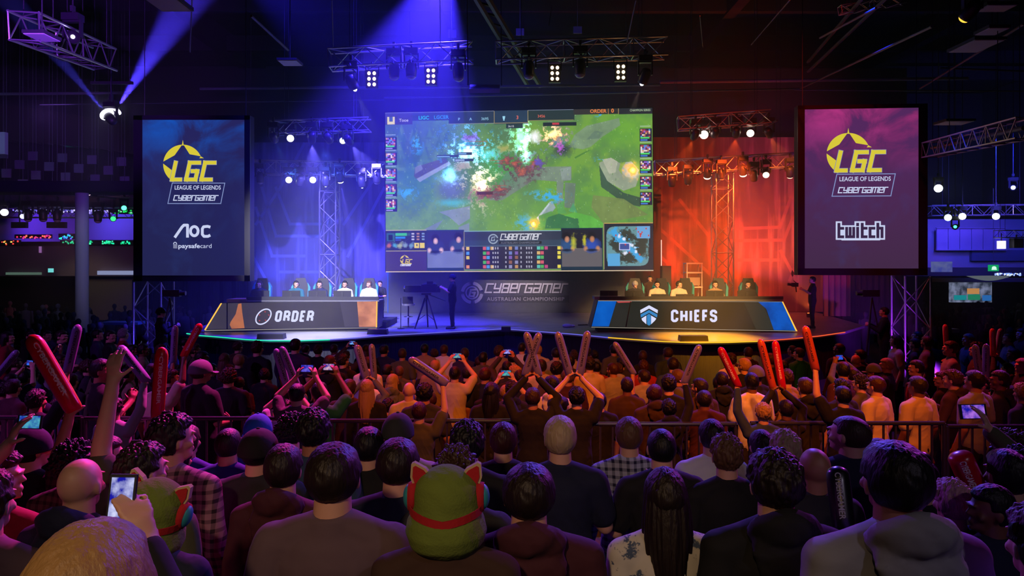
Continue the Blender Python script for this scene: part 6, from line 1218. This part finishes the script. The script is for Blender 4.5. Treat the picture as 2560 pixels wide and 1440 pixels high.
head(857, 352, 24, None, 'bright lamp facing the hall, fifth under the short truss above the blue backdrop', 'd0e8ff', 9, lens=.9)
head(875, 357, 24, (1010, 560, 29.5), 'lamp throwing pale cone rightward, last under the truss above the blue backdrop', 'ffffff', 8, 5500, 36, .7, '7068ff')
for px, py, es, pw, ang, aim, ln, lb in ((650, 455, 0, 0, 0, (650, 700, 27), 1, 'unlit lamp at the left end of the blue truss'), (722, 450, 8, 500, 24, None, 1, 'bright lamp hanging left on the blue truss'),
        (748, 460, 5, 800, 12, (700, 700, 30), .5, 'small lamp between two bright ones on the blue truss'), (782, 450, 8, 600, 30, None, 1, 'bright lamp left of the blue tower'),
        (814, 462, 5, 900, 9, (822, 740, 29), .5, 'small lamp at the top of the blue tower'), (851, 452, 9, 15000, 10, (905, 745, 29.5), 1, 'lamp with the long narrow beam right of the blue tower'),
        (905, 465, 6, 600, 14, (940, 740, 29), .5, 'small lamp near the right end of the blue truss'), (942, 455, 0, 0, 0, (942, 700, 28), 1, 'unlit lamp touching the big screen edge')):
    head(px, py, 26.6, aim, lb, 'e0e4ff', es, pw, ang, ln, '6058ff')
head(1735, 344, 24, (1640, 560, 29.5), 'small lamp throwing an orange cone to the left, first above the red backdrop', 'ffe0c0', 8, 1700, 36, .6, 'ff5a20')
head(1760, 337, 24, None, 'biggest bright lamp facing the hall above the red backdrop', 'ffd8c8', 10, lens=1.2)
head(1786, 338, 24, (1735, 520, 29.5), 'small lamp just right of the biggest lamp above the red backdrop', 'ffd0a8', 7, 1800, 18, .6, 'ff4a18')
head(1840, 338, 24, (1815, 560, 29.5), 'lamp with a wide orange cone, above the red tower', 'ffd8b0', 9, 2200, 40, .7, 'ff5018')
head(1876, 333, 24, (1800, 600, 12), 'tilted bright lamp, fifth above the red backdrop', 'ffe0c0', 8, lens=1.05)
head(1925, 338, 24, (2030, 560, 29.5), 'last lamp above the red backdrop, throwing its cone to the right', 'ffc080', 7, 1500, 34, .6, 'ff7028')
for px, py, es, pw, ang, aim, ln, lb in ((1680, 462, 3, 700, 20, (1680, 700, 29), .3, 'dim lamp at the left end of the red truss'), (1720, 457, 6, 900, 20, (1718, 700, 29), .5, 'small lamp, second on the red truss'),
        (1768, 442, 9, 1500, 24, (1750, 720, 29), 1.1, 'bright lamp left of the red tower'), (1803, 446, 0, 0, 0, (1803, 700, 27), 1, 'unlit lamp in front of the red tower'), (1858, 436, 9, 1500, 26, (1880, 760, 29), 1.1, 'bright lamp right of the red tower'),
        (1885, 449, 6, 1200, 22, (1890, 720, 29.5), .45, 'small lamp between two bright ones on the red truss'), (1915, 437, 9, 500, 24, (1930, 740, 20), 1, 'bright tilted lamp on the right of the red truss'), (1975, 440, 3, 700, 22, (1960, 700, 29), 1, 'half lit golden lamp at the right end of the red truss')):
    head(px, py, 26.4, aim, lb, 'ffc8a8', es, pw, ang, ln, 'ff5018')
# pair of beam lamps upper left
head(268, 287, 20.5, (100, 90, 21.5), 'big white lamp, left one of the crossing beam pair at upper left', 'e8e4ff', 11, 20000, 9, 1.7, '5048ff', .5)
head(288, 278, 20.8, (455, 20, 22), 'smaller white lamp, right one of the crossing beam pair at upper left', 'e8e4ff', 10, 80000, 19, 1.4, '4a38ff', .7)
p = W(280, 270, 20.7); o = MB().box((0, 0, 0), (1.2, .08, .08)).tube((-.5, 0, 0), (-.5, 0, 15.72-p.z-.4), .012).tube((.5, 0, 0), (.5, 0, 15.72-p.z-.4), .012).build('lamp_bar', M_DSTEEL, loc=(p.x, p.y, p.z+.72)); tag(o, 'dark bar holding the crossing beam pair at upper left', 'bar')
# front truss fixtures
def blinder(px, py, d, lb):
    o = empty('blinder_lamp', W(px, py, d), 0, lb, 'lamp', 'six bulb blinders on the front truss'); MB().box((0, .08, 0), (.36, .14, .55)).build('housing', M_CASE, o); MB().tube((-.2, .1, .1), (-.2, .1, .42), .015).tube((.2, .1, .1), (.2, .1, .42), .015).box((0, .1, .42), (.42, .04, .03)).tube((0, .1, .42), (0, .1, .55), .02).build('bracket', M_CASE, o)
    for sx in (-.08, .08):
        for sz in (-.17, 0, .17): MB().ball((sx, 0, sz), (.05, .03, .055), 10, 6).build('bulb', glow('bulb_warm', 'ffd8a8', 5), o)
for a in ((929, 197, 22, 'six bulb blinder at the left end of the front truss'), (1077, 190, 22, 'six bulb blinder, second from left on the front truss'), (1387, 183, 22, 'six bulb blinder right of the centre girder'), (1552, 180, 22, 'six bulb blinder at the right end of the front truss')): blinder(*a)
for (px, py, ax, ay, es, lb) in ((985, 192, 985, 500, 0, 'dark lamp pointing down, left on the front truss'), (1028, 190, 1020, 500, 0, 'dark lamp pointing down between the two left blinders'), (1146, 195, 1150, 500, 0, 'dark lamp pointing down at the right end of the left front truss'),
                             (1322, 190, 1322, 500, 0, 'dark lamp pointing down, left on the right front truss'), (1450, 186, 1445, 500, 0, 'dark lamp pointing down between the two right blinders')): head(px, py, 22, (ax, ay, 22), lb, 'ffffff', es, s=1.25)
head(886, 220, 22, (1010, 500, 24), 'dark lamp with a small white glint, leftmost on the front truss', 'f0f4ff', 5, 500, 24, .5, 'c8d0ff', s=1.2); head(1606, 206, 22, (1500, 500, 24), 'dark lamp with a small white glint, rightmost on the front truss', 'f0f4ff', 5, 300, 20, .5, 'ffe0d0', s=1.2)
p = W(1212, 222, 21.5); o = MB().box((0, 0, 0), (.9, .5, .12), Matrix.Rotation(.5, 3, 'X')).build('projector_panel', mat('panel_grey', (.4, .4, .45), .4), loc=p); tag(o, 'tilted grey panel hanging at the centre under the front truss', 'panel')
MB().tube((-.5, 0, .1), (-.6, 0, 15.72-p.z), .015).tube((.5, 0, .1), (.45, 0, 15.72-p.z), .015).build('hanging_wire', M_DSTEEL, o)
# yellow rimmed spotlight upper right, small distant lamps
head(2412, 44, 14, (2340, 130, 14.6), 'spotlight with yellow barn door glow in the top right', 'ffc040', 1.6, lens=.9)
for (px, py, d, col, es, lb, ln) in ((2346, 471, 30, 'e0f0ff', 9, 'white lamp just right of the right portrait screen', 1.4), (2370, 544, 33, 'c8f0ff', 8, 'pale lamp under the left end of the far right truss', 1.3), (2406, 541, 33, 'e8f0ff', 8, 'white lamp under the far right truss, second from left', 1.3),
                                   (2490, 541, 33, 'd8e0ff', 9, 'round white lamp under the far right truss, third from left', 1.3), (2533, 469, 33, 'c0d0ff', 6, 'small white lamp near the right edge above the far truss', .8), (2388, 567, 33, '40e8c0', 5, 'tiny green lamp above the pale window panel', .6),
                                   (11, 531, 34, 'f0e8ff', 10, 'bright white lamp at the far left edge', 1.4), (57, 541, 34, 'b0b0ff', 7, 'violet white lamp left on the far left gallery truss', 1), (310, 520, 34, '40ff90', 6, 'green lamp above the gallery right of the column', 1),
                                   (222, 482, 29, 'ffb0e0', 8, 'pink white lamp at the top of the column', .9), (283, 547, 34, '30e070', 3, 'green lit lamp on the far left gallery truss', 1), (182, 92, 14.5, 'd8c8ff', 8, 'tiny violet lamp inside the slanting truss', .35)):
    head(px, py, d, None, lb, col, es, lens=ln, grp='distant lamps')
for (px, py, d, lb) in ((70, 549, 34, 'dark lamp silhouette, first on the far left gallery'), (108, 549, 34, 'dark lamp silhouette, second on the far left gallery'), (143, 550, 34, 'dark lamp silhouette, third on the far left gallery'), (245, 552, 34, 'dark lamp silhouette right of the column')): head(px, py, d, (px, 700, d), lb, es=0, grp='distant lamps', s=1.3)
# uplighters on the stage floor
for (px, dx, d, col, pw, lb) in ((1937, 8.9, 27.5, 'ff3814', 1900, 'floor uplighter glowing orange right of the CHIEFS desk'), (2025, 0, 28.0, 'ff6a28', 1500, 'floor uplighter behind the right cameraman'), (1690, 0, 29.8, 'ff2a18', 700, 'floor uplighter beside the light strip'), (1850, 0, 29.9, 'ff2810', 700, 'floor uplighter behind the CHIEFS players'),
                               (650, 0, 29.9, '2838ff', 800, 'floor uplighter behind the left end of the ORDER desk'), (900, 0, 29.6, '3c28ff', 1300, 'floor uplighter behind the right end of the ORDER desk'), (760, 0, 29.9, '2840ff', 700, 'floor uplighter behind the ORDER players')):
    c = W(px, 700, d); o = empty('uplighter', (c.x, d, SZ), 0, lb, 'lamp', 'floor uplighters'); MB().tube((0, 0, .0), (0, 0, .16), .12, .14, n=14).build('housing', M_CASE, o); MB().tube((0, 0, .16), (0, 0, .17), .1, n=14).build('lens', glow('up_'+col, col, 4), o)
    spot('uplight', (c.x, d, SZ+.25), (c.x+(.6 if px < 1300 else -.6), 31, 5.5), col, pw, 70, .8, .1)
# general colour on both stage halves and the blue flood
spot('flood_blue', W(1115, -110, 22), W(1005, 300, 22.5), '3a2aff', 36000, 62, .5, .1)
spot('flood_violet_left', W(560, -120, 21), W(1100, 260, 27), '3020ff', 3500, 60, .9, .1)
spot('flood_blue_right', W(2150, -60, 17), W(2170, 120, 17.2), '1030ff', 1800, 60, .8, .05)
spot('stage_blue', W(760, -700, 14), W(860, 800, 24), '3a34ff', 6000, 44, .8, .1)
spot('stage_blue_mid', W(1150, -560, 15), W(1200, 800, 24.5), '3a34ff', 5000, 30, .8, .1)
spot('stage_red', W(1850, -900, 12), W(1900, 790, 25), 'ff3010', 3600, 44, .8, .1)
spot('stage_white_lip', (-5.6, 15.8, 11), (-5.7, 20.9, 1.37), 'd8d4ff', 34000, 18, 1.0, .1)
spot('stage_amber_lip', (5.4, 15.6, 11), (5.6, 20.7, 1.37), 'ffa020', 60000, 19, 1.0, .1)
spot('truss_violet', W(120, 60, 9), W(170, 105, 15), '9040ff', 3500, 40, .6, .1)
spot('tower_violet', (10.5, 18.0, .5), (11.8, 21.5, 2.0), 'a030ff', 1800, 60, .5, .1)
spot('tower_blue', (-9.3, 19.0, .5), (-10.6, 21.5, 2.2), '6048ff', 500, 60, .5, .1)
spot('stage_tower_blue', (-6.5, 25.0, 7.5), (-7.0, 28, 3.5), '4868ff', 900, 80, .6, .1); spot('stage_tower_red', (8.1, 25.0, 7.0), (8.2, 28, 4.0), 'ff5018', 1500, 80, .6, .1)
# haze over the stage and above it: one body of thin fog
hz = MB().box((0, 25.6, 7.8), (42, 12.0, 12.6)).build('haze'); tag(hz, 'thin smoke haze hanging over the stage catching the beams', 'haze', kind='stuff')
m = bpy.data.materials.new('haze_fog'); m.use_nodes = True; nt = m.node_tree; nt.nodes.clear(); o_ = nt.nodes.new('ShaderNodeOutputMaterial'); v = nt.nodes.new('ShaderNodeVolumeScatter')
v.inputs['Density'].default_value = .018; v.inputs['Anisotropy'].default_value = .25; v.inputs['Color'].default_value = (1, 1, 1, 1); nt.links.new(v.outputs[0], o_.inputs['Volume']); hz.data.materials.append(m)
# ================================================================== far halls
def fbox(nm, px0, py0, px1, py1, d, th, m, lb=None, cat=None, grp=None, kind=None):
    a = W(px0, py1, d); c = W(px1, py0, d); o = MB().box((0, th/2, 0), (c.x-a.x, th, c.z-a.z)).build(nm, m, loc=((a.x+c.x)/2, d, (a.z+c.z)/2))
    tag(o, lb, cat, grp, kind); return o
M_GAL = mat('gallery_fascia', (.16, .12, .15), .8); M_GW = mat('gallery_wall_pale', (.5, .5, .55), .8); M_DK = mat('hall_dark_panel', (.03, .03, .04), .8)
fbox('trim_60', -420, 615, 640, 690, 37, .4, M_GAL, kind='structure'); fbox('trim_61', -420, 480, 640, 516, 37, 2, M_GAL, kind='structure'); fbox('wall_gallery', -420, 500, 640, 616, 40, .2, M_GW, kind='structure'); fbox('trim_66', -420, 604, 640, 618, 37.2, 3, M_DK, kind='structure')
fbox('wall_upper_left', -420, 250, 640, 482, 39, .3, M_WALL, kind='structure')
spot('gallery_violet', (-27, 37.9, 6.1), (-25.5, 40, 5.0), '6a38ff', 300, 130, .9, .3); spot('gallery_violet_b', (-22, 37.9, 6.1), (-21.5, 40, 5.0), '5a48ff', 300, 130, .9, .3); spot('fascia_mauve', (-17, 28, 4.5), (-24, 37, 3.3), 'ff90b0', 420, 70, .8, .3)
spot('column_light', (-12.5, 22, 9), (-16.7, 28, 3.5), 'b8b0ff', 700, 26, .8, .3)
c = W(205, 480, 28); o = MB().tube((0, 0, 0), (0, 0, 6.25), .235, n=28).build('column', mat('column_white', (.65, .65, .68), .6), loc=(c.x, 28, 0), smooth=False); struct(o)
fbox('trim_70', -420, 452, 338, 479, 27.4, 1.4, M_DK, kind='structure')
rr = random.Random(3)
# checker of hanging baffles above the gallery
M_BF = mat('baffle_violet_grey', (.22, .2, .28), .8)
n = 0
for j in range(4):
    for i in range(9):
        if (i+j) % 2: continue
        px = 8+i*37+j*4; py = 385+j*24+i*2.4
        p = W(px, py, 33); o = MB().box((0, 0, 0), (.42, .05, .4)).tube((0, 0, .2), (0, 0, 15.72-p.z), .01, n=4).build('ceiling_baffle', M_BF, loc=p); n += 1
        tag(o, 'small square baffle hanging in a checker pattern above the far left gallery', 'baffle', 'checkered baffles above the far left gallery')
spot('baffle_light', (-17, 26, 9), (-20, 33, 8.5), 'a068ff', 260, 90, .8, .3)
# monitors and glowing signs on the gallery
for (px0, px1, lb) in ((27, 64, 'black hanging monitor at far left of the gallery'), (116, 162, 'black hanging monitor left of the column')):
    o = fbox('hanging_monitor', px0, 555, px1, 570, 35, .2, M_CASE, lb, 'monitor', 'hanging monitors'); MB().tube((0, .1, .1), (0, .1, 15.72-o.location.z), .03).build('pole', M_DSTEEL, o)
def glitter(nm, px0, py0, px1, py1, d, cols, lb, n, sz=(3, 5), cat='sign', lum=1.6):
    o = fbox(nm, px0, py0, px1, py1, d, .1, M_DK, lb, cat); bs = {}
    for i in range(n):
        u = rr.uniform(px0+1, px1-4); v = rr.uniform(py0+1, py1-3); c_ = cols[rr.randrange(len(cols))]; a = W(u, v, d-.02); q = W(u+rr.uniform(*sz), v+rr.uniform(2, 5), d-.02)
        b = bs.setdefault(c_, MB()); b.add([(a.x-o.location.x, -.02, a.z-o.location.z), (q.x-o.location.x, -.02, a.z-o.location.z), (q.x-o.location.x, -.02, q.z-o.location.z), (a.x-o.location.x, -.02, q.z-o.location.z)], [(0, 1, 2, 3)])
    for c_, b in bs.items(): b.build('lit_pattern', glow('lit_'+c_, c_, lum), o)['kind'] = 'stuff'
glitter('led_sign', 36, 586, 128, 596, 36.88, ['ff3070', 'd02890', 'ff7060'], 'pink and red glowing lettering on the far left gallery', 22); glitter('led_sign', 146, 584, 190, 598, 36.88, ['30b0ff', '4060ff', '20e0d0'], 'cyan glowing pattern left of the column', 18)
glitter('led_sign', 218, 600, 332, 611, 36.88, ['20e0a0', '10b070', '40ffb0'], 'green glowing script band right of the column', 34); glitter('led_sign', 150, 600, 186, 610, 36.88, ['109060', '20c080'], 'dim green glowing script left of the column', 10); glitter('led_sign', 2, 600, 50, 613, 36.88, ['ff8030', 'ff4040', 'ffd060'], 'small orange and red lights at the far left gallery rail', 9)
glitter('light_fascia', 30, 522, 190, 531, 35.8, ['a090ff', 'c8c0ff', '7058ff', '404090'], 'sparkling violet light fascia left of the column', 60, (3, 7), 'light'); glitter('light_fascia', 218, 522, 280, 533, 35.8, ['a090ff', 'c8c0ff', '8070e0'], 'sparkling pale light fascia right of the column', 26, (3, 6), 'light'); glitter('light_fascia', 282, 522, 333, 535, 35.8, ['20e060', '10a040', 'a0ffd0'], 'sparkling green light fascia by the left portrait screen', 22, (3, 6), 'light')
for (a, lb) in (((243, 677, 335, 687, 36.78), 'long pale light box above the dark shop front at left'), ((14, 681, 98, 687, 36.78), 'dim light box at the far left under the gallery')): fbox('light_box', *a, .2, glow('lightbox_%d' % a[0], '9098c0' if a[0] == 243 else '50685c', 1), lb, 'light', 'light boxes under the gallery')
o = fbox('exit_sign', 120, 671, 131, 681, 36, .1, glow('exit_teal', '70d8d8', 1.2), 'small teal exit sign under the far left gallery', 'sign'); o = fbox('wall_lamp', 97, 616, 101, 632, 36.88, .1, glow('lamp_mauve', '9060a0', 1), 'thin mauve upright lamp on the gallery fascia', 'lamp')
fbox('shop_front', 215, 698, 335, 800, 38, .3, mat('shop_dim', (.12, .11, .1), .6), 'dim shop front with pale panels behind the left crowd', 'shop front'); spot('shop_light', (-22, 34, 3.6), (-21.5, 38, 1.2), 'd8c8a0', 90, 90, .8, .3)
fbox('wall_ground_left', -420, 690, 640, 830, 41, .2, M_WALL, kind='structure')
# window high in the upper left wall
o = fbox('window_1', 158, 304, 276, 366, 38.6, .3, mat('window_teal_glass', (.02, .10, .11), .1, emit='123038', es=.6), kind='structure')
for (x0, y0, x1, y1) in ((184, 308, 205, 312), (222, 313, 245, 322), (232, 319, 254, 325), (168, 319, 182, 322), (262, 340, 272, 343)): fbox('window_reflection', x0, y0, x1, y1-1.5, 38.55, .04, glow('reflected_tube', '98b8c8', 1.2), None).parent = None  # glowing strips painted as reflections in the glass
for o in [x for x in SC.objects if x.name.startswith('window_reflection')]: o.name = 'painted_reflection'; tag(o, 'slim white reflection painted as a glowing strip on the teal upper left window', 'lamp', 'painted reflections on the teal window')
fbox('trim_62', 210, 304, 214, 366, 38.5, .1, M_DSTEEL, kind='structure')
fbox('curtain_panel', -40, 330, 12, 385, 30, .2, mat('white_panel', (.5, .6, .62), .7), 'pale panel at the left edge', 'panel'); spot('panel_light', (-20, 25, 9), (-22, 30, 8.5), 'b0ffff', 80, 60, .5, .3)
# curved brown band = bulkhead
b = MB(); 
for i in range(14):
    x0 = -60+i*30; y0 = 255+ (i/13)**1.5*60; a = W(x0, y0, 37-i*.1); q = W(x0+30, y0+8, 37-i*.1); r0 = W(x0, y0+95-i*2, 37-i*.1); r1 = W(x0+30, y0+101-i*2, 37-i*.1); b.add([r0, r1, q, a, r0+Vector((0, .4, 0)), r1+Vector((0, .4, 0)), q+Vector((0, .4, 0)), a+Vector((0, .4, 0))], [(0, 1, 2, 3), (4, 5, 6, 7), (0, 3, 7, 4), (1, 2, 6, 5), (0, 1, 5, 4), (3, 2, 6, 7)])
struct(b.build('trim_63', mat('bulkhead_brown', (.09, .06, .06), .8)))
# right hall
fbox('wall_right_hall', 2140, 548, 2760, 690, 41, .3, mat('right_hall_wall', (.4, .42, .5), .8), kind='structure'); fbox('trim_64', 2140, 670, 2760, 690, 38, 3.2, M_DK, kind='structure'); fbox('trim_65', 2430, 625, 2600, 652, 40.7, .2, mat('panel_navy', (.1, .14, .25), .8), kind='structure')
spot('right_hall_blue', (22, 32, 9), (25.5, 41, 4.8), '2838ff', 2600, 90, .8, .3); spot('right_hall_violet', (24.5, 32, 8), (24, 41, 5), '7050ff', 1500, 60, .8, .3); spot('right_truss_blue', (21, 31, 6.0), (25, 36, 6.3), '5a50ff', 2500, 100, .8, .3)
wn = empty('window_2', (0, 0, 0)); wn['kind'] = 'structure'
for i in range(6):
    a = W(2341+i*29, 624, 40.6); q = W(2341+i*29+27.5, 571, 40.6); MB().box(((a.x+q.x)/2, 40.6, (a.z+q.z)/2), (q.x-a.x, .1, q.z-a.z)).build('pane', mat('window_pane_lilac', (.6, .5, .75), .5), wn)
b = MB(); a = W(2340, 625, 40.5); q = W(2516, 570, 40.5)
for z in (a.z, q.z): b.box(((a.x+q.x)/2, 40.5, z), (q.x-a.x, .12, .05))
b.build('window_frame', mat('window_frame_lilac', (.5, .45, .6), .5), wn)
o = fbox('exit_sign', 2473, 662, 2497, 678, 36, .1, glow('exit_green', '10a060', 1.2), 'green exit sign with white symbol in the right hall', 'sign')
MB().ball((0, -.01, 0), (.12, .01, .09), 12, 6).box((0, -.015, -.07), (.26, .01, .05)).build('symbol', glow('exit_white', 'd0ffe8', 1.3), o); MB().tube((0, .05, .16), (0, .05, 4.0), .01).build('hanging_wire', M_DSTEEL, o)
glitter('led_sign', 2484, 681, 2554, 689, 36, ['a0b8ff', 'd8e8ff', '5070e0'], 'bright bluish shop lettering in the right hall', 42, (2, 5), lum=2.0)
b = MB(); 
for i in range(12):
    t0 = i/12; t1 = (i+1)/12; f = lambda t: W(2415+115*t, 690+12*math.sin(math.pi*t), 35); g_ = lambda t: W(2415+115*t, 690-1*math.sin(math.pi*t), 35); b.add([f(t0), f(t1), g_(t1), g_(t0)], [(0, 1, 2, 3)])
o = b.build('curved_sign', glow('sign_pale', '606870', 1)); tag(o, 'curved pale sign above the booth screen in the right hall', 'sign')
o = fbox('booth_screen', 2378, 706, 2480, 756, 35, .2, ledp('booth_picture', '303848', '8088a8', 3), 'bright booth screen with orange and green picture in the right hall', 'screen')
for (x0, y0, x1, y1, c_) in ((2418, 721, 2448, 735, 'c08850'), (2420, 736, 2450, 750, '208060'), (2456, 738, 2478, 752, '2868b0'), (2385, 738, 2416, 750, '188890')):
    a = W(x0, y1, 34.98); q = W(x1, y0, 34.98); MB().box(((a.x+q.x)/2-o.location.x, -.02, (a.z+q.z)/2-o.location.z), (q.x-a.x, .02, q.z-a.z)).build('picture_patch', glow('booth_'+c_, c_, 1.1), o)
o = fbox('booth_canopy', 2330, 695, 2620, 705, 35.6, .4, M_DK, 'dark booth canopy in the right hall', 'canopy'); fbox('poster_screen', 2330, 654, 2381, 680, 36, .1, ledp('poster_lilac', '6068a0', '4048a0', 3), 'lilac hanging poster right of the right portrait screen', 'poster')
o = empty('loudspeaker', W(2541, 608, 30), 0, 'black speaker hanging from the small truss at far right', 'speaker'); MB().box((0, 0, 0), (.4, .3, .4)).tube((0, 0, .2), (0, 0, .36), .03).build('cabinet', M_CASE, o); MB().box((0, -.16, 0), (.34, .02, .34)).build('grille', mat('grille_dark', ''), o)
o = fbox('lantern_lamp', 2500, 602, 2515, 622, 30, .2, glow('lantern_white', 'e8e0ff', 1.6), 'small white lit box lamp under the small truss at far right', 'lamp'); MB().tube((0, .1, .1), (0, .1, .5), .02).build('bracket', M_DSTEEL, o)
fbox('counter', 2330, 823, 2400, 832, 24, .6, mat('counter_pale', (.4, .4, .45), .6), 'pale counter edge below the right hall booth', 'counter'); fbox('counter', 250, 806, 345, 812, 24, .6, mat('counter_teal', (.05, .2, .22), .6), 'teal counter edge below the left shop front', 'counter')
